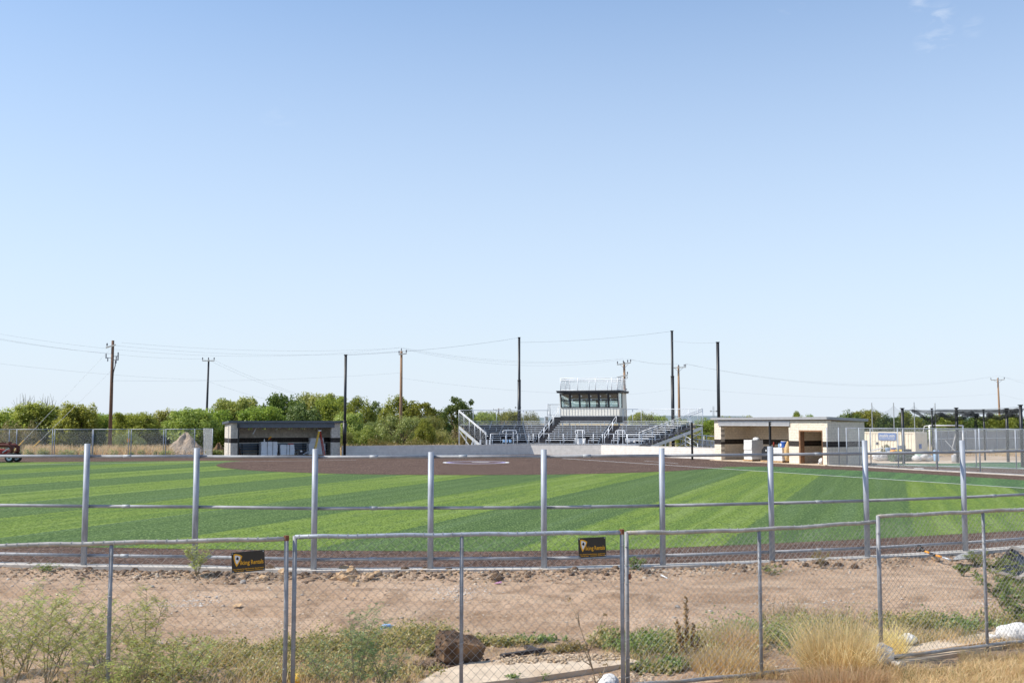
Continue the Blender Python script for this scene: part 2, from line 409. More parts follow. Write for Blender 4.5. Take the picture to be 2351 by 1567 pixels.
def mat_glass():
    m, t, out = nodes('window_glass'); g = N(t, 'ShaderNodeBsdfGlossy'); g.inputs['Roughness'].default_value = .03; g.inputs['Color'].default_value = (.85,.95,.93,1)
    tr = N(t, 'ShaderNodeBsdfTransparent'); tr.inputs[0].default_value = (.70,.80,.77,1); mx = N(t, 'ShaderNodeMixShader')
    fr = N(t, 'ShaderNodeFresnel'); fr.inputs[0].default_value = 1.6
    f = mth(t, 'ADD', fr.outputs[0], .28)
    t.links.new(f, mx.inputs[0]); t.links.new(tr.outputs[0], mx.inputs[1]); t.links.new(g.outputs[0], mx.inputs[2]); t.links.new(mx.outputs[0], out.inputs[0]); return m
dirt = mat_dirt(); pasture = mat_ground(); turf = mat_turf('striped_turf'); foul_turf_m = mat_turf('dark_turf', True); skin = mat_skin()
cagenet = mat_net('black_netting', (.035,.037,.04), .58); thin_net = mat_net('fine_grey_netting', (.10,.12,.15), .16); glass = mat_glass()
leaf_mesq = leafmat('mesquite_leaf', [(.20,.24,.042),(.32,.37,.064),(.43,.47,.095),(.52,.53,.13)], .52)
leaf_dark = leafmat('dark_leaf', [(.075,.12,.028),(.14,.20,.045),(.22,.28,.062)], .42)
leaf_mid = leafmat('hackberry_leaf', [(.19,.24,.040),(.30,.35,.060),(.42,.44,.090)], .52)
leaf_bush = leafmat('huisache_leaf', [(.20,.230,.060),(.28,.300,.085),(.35,.350,.12)], .45)
leaf_brush = leafmat('yellow_brush_leaf', [(.21,.21,.050),(.30,.275,.075),(.38,.33,.105),(.33,.25,.11)], .4)
leaf_feather = leafmat('feathery_leaf', [(.34,.40,.11),(.45,.49,.15),(.55,.55,.20)], .55)
leaf_weed = leafmat('weed_leaf', [(.15,.20,.060),(.27,.285,.085),(.46,.39,.13),(.58,.46,.21),(.24,.27,.08),(.50,.40,.16)], .5)
leaf_green = leafmat('green_weed_leaf', [(.12,.19,.055),(.21,.28,.075),(.31,.35,.10)], .5)
straw = leafmat('dry_grass_blade', [(.60,.42,.19),(.77,.57,.29),(.87,.69,.40),(.52,.45,.18)], .45)
straw_pale = leafmat('pale_dry_grass_blade', [(.74,.52,.24),(.86,.66,.35),(.93,.76,.46),(.68,.55,.25)], .45)
seed_m = leafmat('brown_seed_head', [(.22,.12,.04),(.32,.19,.07),(.40,.27,.11)], .2)
# ------------------------------------------------------------------ ground and field
rng = np.random.RandomState(7); rnd = random.Random(11)
def vnoise(x, y, cell, seed):
    g = np.random.RandomState(seed).rand(257, 257); u, v = x/cell + 1000, y/cell + 1000
    i, j = np.floor(u).astype(int), np.floor(v).astype(int); a, b = u-i, v-j; a = a*a*(3-2*a); b = b*b*(3-2*b)
    i0, i1, j0, j1 = i % 257, (i+1) % 257, j % 257, (j+1) % 257
    return (g[i0,j0]*(1-a)+g[i1,j0]*a)*(1-b) + (g[i0,j1]*(1-a)+g[i1,j1]*a)*b - .5
POST_PX = [(192,1297,1018),(446,1300,1028),(720,1307,1030),(988,1305,1037),(1249,1304,1031),(1522,1297,1028),(1773,1288,1024),(1992,1278,1010),(2217,1265,1010)]
PB = [G(x, b, .05) for x, b, t_ in POST_PX]
KX = np.array([-16.5,-14.2,-11.7] + [p.x for p in PB] + [13.25,15.6,17.9]); KY = np.array([23.9,23.3,22.75] + [p.y for p in PB] + [26.1,27.7,29.6])
def kerb_y(x): return np.interp(x, KX, KY)
def terr(x, y):
    x = np.asarray(x, float); y = np.asarray(y, float)
    h = .10*vnoise(x, y, 3.1, 1) + .04*vnoise(x, y, .9, 2) + .018*vnoise(x, y, .31, 3) + .010*vnoise(x, y, .13, 4)
    for y0, wd, dp in ((16.9, .30, .085), (18.5, .32, .08), (15.9, .25, .05)):      # wheel ruts of the haul road
        yy = y0 + .012*x*x*.3 + .25*vnoise(x, y*0, 5.0, 9)
        q = np.exp(-((y-yy)/wd)**2); h += -dp*q + .5*dp*np.exp(-((np.abs(y-yy)-wd*1.5)/.16)**2)
        h += .014*q*np.sign(np.sin((x*1.0 + .55*np.abs(y-yy))*2*np.pi/.16))          # tyre lugs
    d = kerb_y(x) - y
    h += (.055 + .10*vnoise(x, y, 1.1, 5) + .09*vnoise(x, y, .4, 6) + .07*vnoise(x, y, .15, 8))*np.exp(-((d-.85)/.42)**2)   # windrow thrown up beside the kerb
    h = np.where(d < .35, np.minimum(h, .0 + .03*np.maximum(d, 0)), h)
    h += -.05*np.exp(-((y-13.0)/1.0)**2)*(x > 1.5)*(x < 4.5)
    return h
def tz(x, y): return float(terr(np.array([x]), np.array([y]))[0])
def GT(px, py):
    z = 0.0
    for _ in range(4):
        p = G(px, py, z); z = tz(p.x, p.y)
    return G(px, py, z)
nx, ny = 430, 205
gx, gy = np.meshgrid(np.linspace(-13.5, 16.5, nx), np.linspace(0, 1, ny)); y1 = kerb_y(gx) - .16
gy = 9.0 + gy*(y1 - 9.0)
gz = terr(gx, gy)
V = np.stack([gx.ravel(), gy.ravel(), gz.ravel()], 1)
ii = (np.arange(ny-1)[:,None]*nx + np.arange(nx-1)[None,:]).ravel()
tag(np_mesh('dirt_road', V, np.stack([ii, ii+1, ii+nx+1, ii+nx], 1), dirt, smooth=True), kind='structure')
b = MB(); S_ = 6000
b.sheet([(-S_,-400),(S_,-400),(S_,S_),(-S_,S_)], -.12); struct(b, 'ground', pasture)
low = [G(px, py) for px, py in ((-700,1232),(-300,1245),(0,1252),(300,1257),(700,1263),(1100,1265),(1400,1262),(1700,1250),(2000,1236),(2351,1217),(2700,1196))]
b = MB(); b.sheet([(x, y) for x, y in zip(KX, KY)] + [(22,34),(30,46),(33,54),(29.6,62),(24.4,72.9),(22.8,75.3),(17.3,86),(17.2,88.8),(8.6,102),(1.7,102.5),(-15.4,95.4),(-24.5,91.5),(-29,95.2),(-46,91.2),(-50,80),(-46,58),(-32,36)], 0.0)
struct(b, 'warning_track', skin)
b = MB(); b.sheet([(p.x, p.y) for p in low] + [(26,40),(30,47),(31.5,54)] + [(p.x, p.y) for p in (G(2351,1102),G(2060,1084),G(1892,1076.6),G(1772,1070.5),G(1688,1071))] + [(-2,83)] + [(p.x, p.y) for p in (G(545,1057),G(300,1058.6),G(0,1061))] + [(-50,74),(-44,56),(-30,38)], .004)
struct(b, 'turf_outfield', turf)
FL0, FL1 = G(1291,1052), G(2351,1120.5); fd = (FL1-FL0).normalized(); fe = FL0 + fd*62
b = MB(); b.sheet([(p.x, p.y) for p in (G(1676,1075.6), FL0+fd*40, fe)] + [(31.5,48),(31.5,54)] + [(p.x, p.y) for p in (G(2351,1102),G(2060,1084),G(1892,1076.6),G(1772,1070.5),G(1700,1070.8))], .008)
struct(b, 'foul_territory_turf', foul_turf_m)
MC = G(1093,1061.4); b = MB(); b.sheet([(MC.x+19.2*math.cos(a), MC.y+19.2*math.sin(a)) for a in np.linspace(0, 2*math.pi, 97)[:-1]], .012); struct(b, 'infield_skin', skin)
def strip(mb, a, c, wd, z):
    d = (Vector(c[:2])-Vector(a[:2])).normalized(); n = Vector((-d.y, d.x))*wd/2; a, c = Vector(a[:2]), Vector(c[:2])
    mb.sheet([tuple(a-n), tuple(c-n), tuple(c+n), tuple(a+n)], z)
b = MB(); strip(b, FL0, fe, .15, .017); struct(b, 'foul_line', chalk)
L0, L1 = G(817,1055.6), G(-400,1072.6); b = MB(); strip(b, L0, L1, .11, .017); struct(b, 'foul_line', chalk)
b = MB(); strip(b, G(1479,1057.8), G(1557,1063.6), .10, .017); strip(b, G(1210,1046.8), G(1262,1045.6), .10, .021); struct(b, 'coach_box_line', chalk)
def ring(mb, c, r0, r1, z, n=64):
    for k in range(n):
        a0, a1 = 2*math.pi*k/n, 2*math.pi*(k+1)/n
        mb.quad(*[(c.x+r*math.cos(a), c.y+r*math.sin(a), z) for r, a in ((r0,a0),(r1,a0),(r1,a1),(r0,a1))])
b = MB(); ring(b, MC, 2.32, 2.56, .017); struct(b, 'pitching_circle_line', chalk)
b = MB(); ring(b, MC, 2.02, 2.30, .017); struct(b, 'pitching_circle_band', purple)
b = MB(); b.sheet([(MC.x+x, MC.y+y) for x, y in ((-.3,.3),(.9,.35),(1.1,.7),(.2,.8),(-.4,.6))], .017); struct(b, 'pitching_circle_mark', chalk)
# kerb under the outfield fence
b = MB(); k = len(KX)
for i in range(k-1):
    a0, a1 = (KX[i], KY[i]), (KX[i+1], KY[i+1])
    b.hexa([(a0[0],a0[1]-.2,-.1),(a1[0],a1[1]-.2,-.1),(a1[0],a1[1]+.2,-.1),(a0[0],a0[1]+.2,-.1)], [(a0[0],a0[1]-.2,.06),(a1[0],a1[1]-.2,.06),(a1[0],a1[1]+.2,.06),(a0[0],a0[1]+.2,.06)])
struct(b, 'kerb', conc)

# ------------------------------------------------------------------ outfield fence: posts and rails, no mesh yet
of = thing('outfield_fence', 'unfinished outfield fence of bare galvanised posts and three rails', 'fence', (PB[4].x, PB[4].y, .06))
tops = []
for (x, bb, tt), p in zip(POST_PX, PB):
    h = P(x, tt, p.y).z; tops.append(h)
    mb = MB(); n = 20; r = .061
    mb.lathe((p.x, p.y, .055), [(r,0),(r,h-.055)], n)
    build(mb, 'post', galv, of, smooth=True)
# beyond the frame edges the fence goes on
ends = [(KX[2], KY[2]), (KX[-3], KY[-3])]
for x, y in ends:
    mb = MB(); mb.lathe((x, y, .055), [(.061,0),(.061,2.5)], 20); build(mb, 'post', galv, of, smooth=True)
RX = [(KX[2], KY[2])] + [(p.x, p.y) for p in PB] + [(KX[-3], KY[-3])]
for zr, left_z, right_z in ((2.33,2.33,2.36),(1.275,1.28,1.30),(.235,.25,.24)):
    for i in range(len(RX)-1):
        a, c = RX[i], RX[i+1]; t0, t1 = i/(len(RX)-1), (i+1)/(len(RX)-1)
        za, zc = left_z+(right_z-left_z)*t0, left_z+(right_z-left_z)*t1
        mb = MB(); off = .075
        mb.tube([(a[0], a[1]+off, za), (c[0], c[1]+off, zc)], .033, 12); build(mb, 'rail', rail_m, of, smooth=True)
        if i % 2 == 1 or (zr > 2 and i == 4):
            f = (.28, .36, .62, .5)[i % 4]; q = Vector((a[0]+(c[0]-a[0])*f, a[1]+(c[1]-a[1])*f+off, za+(zc-za)*f)); d = Vector((c[0]-a[0], c[1]-a[1], zc-za)).normalized()
            mb = MB(); mb.tube([q-d*.085, q+d*.085], .039, 12); build(mb, 'rail_coupling', galv_far, of, smooth=True)
for i, p in enumerate(PB):     # tie bands that hold the rails to the posts
    for zz in (2.335, 1.285, .245):
        mb = MB(); mb.tube([(p.x-.06, p.y+.01, zz), (p.x-.055, p.y+.10, zz), (p.x+.055, p.y+.10, zz), (p.x+.06, p.y+.01, zz)], .008, 5)
        build(mb, 'rail_tie', galv, of)

# ------------------------------------------------------------------ temporary chain-link panels in front
def panel(label, a, c, z0, H, cell, pipe, rail_mat, sag=0.0, rusty=False, lean=0.0):
    a, c = Vector((a[0], a[1])), Vector((c[0], c[1])); W = (c-a).length; ang = math.atan2(c.y-a.y, c.x-a.x)
    t = thing('fence_panel', label, 'fence panel', (a.x, a.y, z0), ang, 'temporary fence panels along the verge')
    r = .024
    def rail(z, m, nm):
        mb = MB(); pts = [(W*i/12, 0, z + sag*math.sin(math.pi*i/12) + .006*math.sin(i*2.1)) for i in range(13)]
        mb.tube(pts, r, 10); return build(mb, nm, m, t, smooth=True, local=True)
    tr = rail(H, rail_mat, 'top_rail'); rail(.09, galv_old, 'bottom_rail')
    for x, m in ((0, pipe), (W/2, pipe), (W, pipe)):
        mb = MB(); mb.tube([(x, 0, -.15 if 0 < x < W else .02), (x + (lean if x == W else 0), 0, H*.5), (x, 0, H+(.012 if x in (0, W) else -.02) + (sag if 0 < x < W else 0))], r if x in (0, W) else .021, 10)
        p = build(mb, 'post', m, t, smooth=True, local=True)
        if rusty and x == W:
            mb = MB(); mb.tube([(x, 0, H-.02), (x, 0, H+.035)], .029, 10); build(mb, 'corner_cap', rust, t, local=True)
    # woven mesh: every wire zigzags between its neighbours
    mb = MB(); hw = cell/2; nw = int((W-.06)/hw); nr = int((H-.12)/hw); rr = np.random.RandomState(int(W*1000) % 97 + int(cell*1000))
    wob = lambda i, j: (.006*math.sin(i*.37+j*.21), .012*math.sin(j*.5+i*.3))
    base_x = (W - nw*hw)/2; z_off = H - .02 - nr*hw
    V, F = [], []; wr = .0021 if cell > .09 else .0024
    for k in range(nw):
        pts = []
        for j in range(nr+1):
            wx, wy = wob(k + (j+k) % 2, j); x = base_x + (k + (j+k) % 2)*hw + wx
            zz = z_off + j*hw; zz += sag*math.sin(math.pi*x/W)*zz/H
            pts.append((x, wy + .002*(1 if (j+k) % 2 else -1), zz))
        b0 = len(V)
        for x, y, z in pts:
            V += [(x-wr, y+wr*.6, z), (x+wr, y+wr*.6, z), (x, y-wr, z)]
        for j in range(nr):
            q = b0+3*j
            for m in range(3): F.append((q+m, q+(m+1) % 3, q+3+(m+1) % 3, q+3+m))
    np_mesh('chain_link_mesh', V, F, wire_m, t)
    mb = MB(); k = 0            # wire turns that lash the mesh to the rails
    x = .05
    while x < W-.04:
        zz = H + sag*math.sin(math.pi*x/W)
        mb.tube([(x+.03*math.cos(q/5*2*math.pi)*.35, .028*math.cos(q/5*2*math.pi), zz + .028*math.sin(q/5*2*math.pi)) for q in range(6)], .0035, 4); x += .105
    z = .15
    while z < H-.05:
        for x in (0, W/2, W):
            mb.tube([(x+.028*math.cos(q/5*2*math.pi), .028*math.sin(q/5*2*math.pi), z+.01*q) for q in range(6)], .003, 4)
        z += .21
    build(mb, 'lashing_wire', wire_m, t, local=True, kind='stuff')
    return t, ang
PAN = [((-5.98,10.74),(-2.47,11.58)), ((-2.385,11.62),(1.257,12.1)), ((1.32,12.18),(4.70,13.58)), ((4.665,13.46),(8.03,15.0))]
pt1, an1 = panel('chain link fence panel with a brown weathered top rail, leftmost of the row', *PAN[0], 0.0, 1.785, .105, pipe_m, galv_old, rusty=True, lean=.01)
pt2, an2 = panel('chain link fence panel with a rusty corner cap and a sign near that end', *PAN[1], 0.0, 1.80, .105, pipe_m, galv, sag=.0, rusty=True)
pt3, an3 = panel('chain link fence panel with a bowed top rail, beside the dry grass clump', *PAN[2], -.02, 1.805, .08, pipe_m, galv_old, sag=-.03)
pt4, an4 = panel('chain link fence panel nearest the shovel and white sandbags', *PAN[3], 0.0, 1.86, .08, pipe_m, galv_old)
mb = MB(); mb.tube([(.02,.0,1.28),(.02,.0,1.34)], .0275, 10); build(mb, 'rust_band', rust, pt3, local=True)

# ------------------------------------------------------------------ lettering
def text_mb(body, w_, h_, slant=0.0):
    cu = bpy.data.curves.new('lettering', 'FONT'); cu.body = body; cu.size = 1; cu.resolution_u = 3; cu.offset = .012; cu.shear = slant
    o = bpy.data.objects.new('lettering', cu); COL.objects.link(o); bpy.context.view_layer.update()
    ev = o.evaluated_get(bpy.context.evaluated_depsgraph_get()); me = bpy.data.meshes.new_from_object(ev)
    v = [p.co.copy() for p in me.vertices]; f = [tuple(p.vertices) for p in me.polygons]
    bpy.data.objects.remove(o); bpy.data.curves.remove(cu); bpy.data.meshes.remove(me)
    x0, x1 = min(p.x for p in v), max(p.x for p in v); y0, y1 = min(p.y for p in v), max(p.y for p in v)
    return [((p.x-x0)/(x1-x0)*w_, (p.y-y0)/(y1-y0)*h_) for p in v], f
def put_text(mb, body, x, zb, w_, h_, y, slant=0.0):   # in the local x-z plane, facing -y
    v, f = text_mb(body, w_, h_, slant); mb.add([(x+p[0], y, zb+p[1]) for p in v], f)
def rental_sign(label, px, py, Y, Wd, Ht, ang, tilt):
    p = P(px, py, Y); t = thing('sign', label, 'sign', tuple(p), ang); t.rotation_euler = (0, -tilt, ang)
    A = lambda u, v, y=-.006: ((u-.5)*Wd, y, (.5-v)*Ht)
    mb = MB(); mb.box((0,0,0), (Wd,.008,Ht)); build(mb, 'board', sign_bk, t, local=True)
    out = [(.070,.085),(.105,.075),(.16,.085),(.22,.115),(.275,.155),(.325,.21),(.310,.29),(.285,.37),(.245,.48),(.195,.60),(.146,.71),(.115,.62),(.088,.50),(.070,.36),(.064,.22)]
    c = (.180,.32); inn = [(c[0]+(x-c[0])*.68, c[1]+(y-c[1])*.70) for x, y in out]
    mb = MB(); mb.add([A(x, y, -.0065) for x, y in out], [tuple(range(len(out)))]); e = build(mb, 'shield_emblem', sign_y, t, local=True)
    mb = MB(); mb.add([A(x, y, -.0080) for x, y in inn], [tuple(range(len(inn)))]); build(mb, 'shield_field', sign_w, e, local=True)
    hd = [(.176,.205),(.188,.235),(.205,.255),(.216,.30),(.212,.35),(.203,.385),(.196,.41),(.186,.385),(.175,.372),(.158,.365),(.143,.355),(.132,.335),(.140,.30),(.155,.27),(.168,.24)]
    mb = MB(); mb.add([A(x, y, -.0095) for x, y in hd], [tuple(range(len(hd)))]); build(mb, 'head_silhouette', ink, e, local=True)
    mb = MB()
    for body, u0, u1, vb, vt in (('iking', .258,.542,.70,.425), ('Rentals', .583,.957,.640,.425), ('Fence Rentals, Portable Sanitation, Special Events', .035,.958,.885,.80)):
        a = A(u0, vb, -.0068); put_text(mb, body, a[0], a[2], (u1-u0)*Wd, (vb-vt)*Ht, a[1])
    build(mb, 'lettering', sign_y, t, local=True)
    mb = MB(); u = .075           # the last line is too small to read: strokes of its words
    for wd in (.075,.065,.105,0,.25,.17,.06):
        if wd:
            a = A(u, .935, -.0068); b_ = A(u+wd, .915, -.0068); mb.quad((a[0],a[1],a[2]), (b_[0],a[1],a[2]), (b_[0],a[1],b_[2]), (a[0],a[1],b_[2]))
        u += wd + .018 if wd else .05
    build(mb, 'small_print', sign_y, t, local=True)
    for u, v in ((.035,.06),(.965,.05),(.035,.95),(.965,.94)):
        mb = MB(); q = A(u, v); mb.tube([(q[0], -.004, q[2]), (q[0], -.010, q[2])], .006, 8); build(mb, 'bolt', galv, t, local=True)
    return t
def on_panel(px, i):
    a, c = Vector(PAN[i][0]), Vector(PAN[i][1]); k = (px-CX)/FOC; d = c-a
    s = (k*a.y - a.x)/(d.x - k*d.y); return (a + d*s).y
rental_sign('black rental sign with a yellow shield, on the panel with the brown rail', 570, 1288, on_panel(570,0)-.02, .348, .218, an1, R(3.2))
rental_sign('black rental sign with a yellow shield, beside the rusty corner cap', 1359.5, 1255.5, on_panel(1359,1)-.02, .318, .222, an2, R(2.0))
# ------------------------------------------------------------------ dugouts
class Fr:   # local frame: a along the front, d away from the field, z up
    def __init__(s, A, B):
        s.A = Vector((A[0],A[1])); d = Vector((B[0],B[1])) - s.A; s.L = d.length; s.u = d.normalized(); s.n = Vector((-s.u.y, s.u.x)); s.rz = math.atan2(s.u.y, s.u.x)
    def __call__(s, a, d, z): p = s.A + s.u*a + s.n*d; return (p.x, p.y, z)
    def box(s, mb, a0, a1, d0, d1, z0, z1):
        q = [s(a0,d0,0), s(a1,d0,0), s(a1,d1,0), s(a0,d1,0)]
        mb.prism(q, z0, z1); return mb
    def px(s, px):   # distance along the front line seen at this picture column
        k = (px-CX)/FOC; return (k*s.A.y - s.A.x)/(s.u.x - k*s.u.y)
def block_wall(F, t, a0, a1, d0, d1, z0, z1, light, dark, along='a', single=False, band=(1.2,1.6)):
    """courses of blocks laid in running bond on a recessed mortar core"""
    e = .012; core = MB(); F.box(core, a0+e, a1-e, d0+e, d1-e, z0, z1-.004); build(core, 'mortar_core', mortar, t)
    lm = MB(); s0, s1 = (a0, a1) if along == 'a' else (d0, d1); k = 0; z = z0
    while z < z1-.03:
        zt = min(z+.2, z1); dk = band[0]-.02 <= z < band[1]-.02
        x = s0 - (.2 if k % 2 else 0)
        while x < s1-.02:
            b0, b1 = max(x, s0)+.004, min(x+.4, s1)-.004
            if b1-b0 > .03:
                j = rnd.uniform(0, .010); m = MB() if (dk and single) else None
                tgt = m if m else (lm if not dk else lm_d(t))
                if along == 'a': F.box(tgt, b0, b1, d0-j, d1+j, z+.004, zt-.004)
                else: F.box(tgt, a0-j, a1+j, b0, b1, z+.004, zt-.004)
                if m: build(m, 'dark_block', cmu_d, t)
            x += .4
        z = zt; k += 1
    build(lm, 'block', light, t, kind='stuff')
    if t.name in LMD: build(LMD.pop(t.name), 'dark_block', dark, t, kind='stuff')
LMD = {}
def lm_d(t): return LMD.setdefault(t.name, MB())

def pallet(F, a, d, z, la, ld, label, group):
    p = F(a+la/2, d+ld/2, z); t = thing('wooden_pallet', label, 'pallet', p, F.rz, group)
    for k in range(5):
        mb = MB(); mb.box((-la/2+la*(k+.5)/5, 0, .125), (la/5*.8, ld, .018)); build(mb, 'deck_board', pallet_m, t, local=True)
    for s in (-.46, 0, .46):
        mb = MB(); mb.box((0, s*ld, .075), (la, .05, .08)); build(mb, 'stringer', pallet_m, t, local=True)
    for s in (-.44, 0, .44):
        mb = MB(); mb.box((s*la, 0, .024), (.1, ld*.99, .018)); build(mb, 'bottom_board', pallet_m, t, local=True)
    return t
def wrapped(F, a, d, z, la, ld, h, label, straps, m, group=None, rows=5, name='wrapped_stack'):
    p = F(a+la/2, d+ld/2, z); t = thing(name, label, 'block stack', p, F.rz, group); r_ = random.Random(int(a*100))
    for k in range(rows):      # courses inside the film, slightly off one another
        z0, z1 = h*k/rows, h*(k+1)/rows - .006; j = [r_.uniform(-.02,.02) for _ in range(4)]
        mb = MB(); mb.box((j[0], j[1], (z0+z1)/2), (la-.04+j[2], ld-.04+j[3], z1-z0)); build(mb, 'course', m, t, local=True)
    if straps:
        for s in straps:
            mb = MB(); mb.box((s*la, 0, h/2), (.025, ld+.03, h+.02)); build(mb, 'strap', black_pl, t, local=True)
    return t

# --- first-base side dugout (in shade)
FA = Fr((-24.25,90.45), (-15.45,94.45)); LA = FA.L; DA = 3.1
da = thing('dugout', 'block dugout with a slate blue roof and a shaded open front', 'dugout', FA(LA/2,0,0), FA.rz)
o0, o1 = FA.px(550.5), FA.px(762.5)
block_wall(FA, da, 0, o0, 0, .4, -.1, 3.05, cmu, cmu_d)
block_wall(FA, da, o1, LA, 0, .4, -.1, 3.05, cmu, cmu_d)
block_wall(FA, da, 0, .2, .4, DA, -.1, 2.98, cmu, cmu_d, 'd')
block_wall(FA, da, LA-.2, LA, .4, DA, -.1, 2.98, cmu, cmu_d, 'd')
block_wall(FA, da, .2, LA-.2, DA-.2, DA, -.1, 2.42, cmu, cmu_d)
mb = MB(); gaps = [FA.px(q) for q in (556,587,619,651,681,711,741)]; xs = [.2]     # closed bays at the wall head, small open vents between
for g in gaps:
    gg = g*1.0 + .15
    for k in (-.17, .05):
        xs += [gg+k, gg+k+.12]
xs.append(LA-.2)
for i in range(0, len(xs)-1, 2):
    if xs[i+1] > xs[i]: FA.box(mb, xs[i], xs[i+1], DA-.2, DA, 2.42, 2.58)
FA.box(mb, .2, LA-.2, DA-.2, DA, 2.58, 2.95); build(mb, 'wall_head', cmu, da)
mb = MB(); FA.box(mb, .2, LA-.2, .0, DA-.2, -.1, .06); build(mb, 'floor_slab', conc, da)
mb = MB(); a = FA
mb.hexa([a(-.18,-.22,3.03), a(LA+.18,-.22,3.03), a(LA+.18,DA+.2,2.90), a(-.18,DA+.2,2.90)], [a(-.18,-.22,3.10), a(LA+.18,-.22,3.10), a(LA+.18,DA+.2,2.97), a(-.18,DA+.2,2.97)])
roof = build(mb, 'roof', trim_blue, da)
def gutter(F, L, D, m, roof, zf, zb, ov=.18):
    for (p, q) in (((-ov,-.22,zf),(L+ov,-.22,zf)), ((-ov,D+.2,zb),(L+ov,D+.2,zb)), ((-ov,-.22,zf),(-ov,D+.2,zb)), ((L+ov,-.22,zf),(L+ov,D+.2,zb))):
        A_, B_ = Vector(F(*p)), Vector(F(*q))
        mb = MB(); mb.bar(A_+Vector((0,0,.10)), B_+Vector((0,0,.10)), .06, .17); mb.bar(A_+Vector((0,0,.17)), B_+Vector((0,0,.17)), .10, .05)
        build(mb, 'fascia', m, roof)
gutter(FA, LA, DA, trim_blue, roof, 3.03, 2.90)
mb = MB(); FA.box(mb, FA.px(546), FA.px(769), -.06, .34, 2.66, 3.03); FA.box(mb, FA.px(546), FA.px(769), -.09, -.06, 2.62, 2.72); FA.box(mb, FA.px(546), FA.px(769), -.09, -.06, 2.90, 2.96)
build(mb, 'lintel_beam', trim_blue, da)
for k in range(8):
    mb = MB(); q = .4+(LA-.8)*k/7; mb.bar(FA(q,.35,2.93), FA(q,DA-.2,2.84), .05, .14); build(mb, 'rafter', trim_grey, da)
mb = MB(); FA.box(mb, -.05, 0, .9, .98, .05, 2.85); build(mb, 'downspout', trim_grey, da)
bench_m = M('slate_bench_plank', (.10,.13,.17), .45, .3, .15, 4)
bt = thing('bench', 'long slate metal bench with a plank back, against the left dugout wall', 'bench', FA(LA/2, DA-.7, .06), FA.rz)
for zz, d0, d1, h in ((.44, DA-.95, DA-.62, .05),(.62, DA-.56, DA-.52, .18),(.84, DA-.54, DA-.50, .18),(1.05, DA-.52, DA-.48, .14)):
    mb = MB(); FA.box(mb, FA.px(563), LA-.5, d0, d1, zz, zz+h); build(mb, 'plank', bench_m, bt)
mb = MB(); FA.box(mb, FA.px(563), LA-.5, DA-.53, DA-.46, 1.19, 1.22); build(mb, 'back_cap', alu, bt)
for k in range(6):
    q = FA.px(570) + (LA-1.5)*k/6
    mb = MB(); FA.box(mb, q, q+.06, DA-.9, DA-.84, .06, .44); FA.box(mb, q, q+.06, DA-.6, DA-.54, .06, 1.19); build(mb, 'leg', charcoal, bt)
mb = MB(); mb.bar(FA(FA.px(593),.42,2.62), FA(FA.px(585),.42,2.08), .05, .05); solo(mb, 'loose_conduit', alu, 'pale pipe slanting down from the left dugout ceiling', 'pipe', FA(FA.px(590),.42,2.3))
mb = MB(); mb.bar(FA(FA.px(650),1.4,2.62), FA(FA.px(642),1.4,2.42), .05, .05); solo(mb, 'loose_conduit', alu, 'short pale pipe under the middle of the left dugout ceiling', 'pipe', FA(FA.px(646),1.4,2.5))
for px, d, lab in ((548.5,-.32,'thin black netting post in front of the left dugout corner'),):
    q = FA(FA.px(px), d, 0); mb = MB(); mb.box((q[0],q[1],1.47), (.115,.115,2.95), FA.rz); solo(mb, 'netting_post', black, lab, 'post', q)
def put_stack(px0, px1, d, h, lab, straps, upper=None):
    a0 = FA.px(px0)*1.0; la = FA.px(px1)-FA.px(px0); a0 += .02*d
    pallet(FA, a0, d, .06, la, 1.05, 'wooden pallet under ' + lab.split(',')[0], 'pallets under the wrapped stacks')
    wrapped(FA, a0, d, .20, la, 1.0, h, lab, straps, wrap)
    return a0, la
a1_, l1_ = put_stack(605, 643, .55, 1.18, 'tallest single wrapped block stack with two dark straps, in the left dugout', (-.13,.2))
a2_, l2_ = put_stack(650, 683, .75, .92, 'low wrapped block stack between two taller ones, in the left dugout', (-.05,.14))
a3_, l3_ = put_stack(717, 756, 1.0, .98, 'wide wrapped block stack behind the stepladder, in the left dugout', ())
wrapped(FA, a3_+.15, 1.1, 1.19, l3_-.3, .8, .5, 'smaller wrapped bundle on top of the stack behind the stepladder', (), wrap, rows=3)
p = FA(a1_+l1_*.55, .95, 1.40); t = thing('power_tool', 'yellow and red power tool standing on the tallest wrapped stack', 'tool', p, FA.rz)
mb = MB(); mb.box((0,0,.06), (.34,.2,.12)); build(mb, 'base', black_pl, t, local=True)
mb = MB(); mb.tube([(-.08,0,.12),(-.03,0,.30),(.10,0,.40)], [.05,.06,.05], 8); build(mb, 'body', orange, t, smooth=True, local=True)
mb = MB(); mb.tube([(.02,-.02,.36),(.16,-.02,.42)], [.07,.06], 8); build(mb, 'motor', yellow, t, smooth=True, local=True)
mb = MB(); mb.tube([(.08,0,.32),(.12,0,.12)], .03, 6); build(mb, 'handle', red, t, smooth=True, local=True)
for q, m, lab in ((.2,white,'small white bottle on the left edge of the tallest wrapped stack'),):
    p = FA(a1_+l1_*q, .7, 1.39); mb = MB(); mb.lathe(p, [(.05,0),(.05,.16),(.02,.2),(.02,.24)], 10); solo(mb, 'bottle', m, lab, 'bottle', p, smooth=True)
p = FA(a2_+l2_*.75, .95, 1.12); mb = MB(); mb.box((p[0],p[1],p[2]+.05), (.5,.12,.08), FA.rz); solo(mb, 'tool_case', red, 'flat red tool case lying on the low wrapped stack', 'case', p)
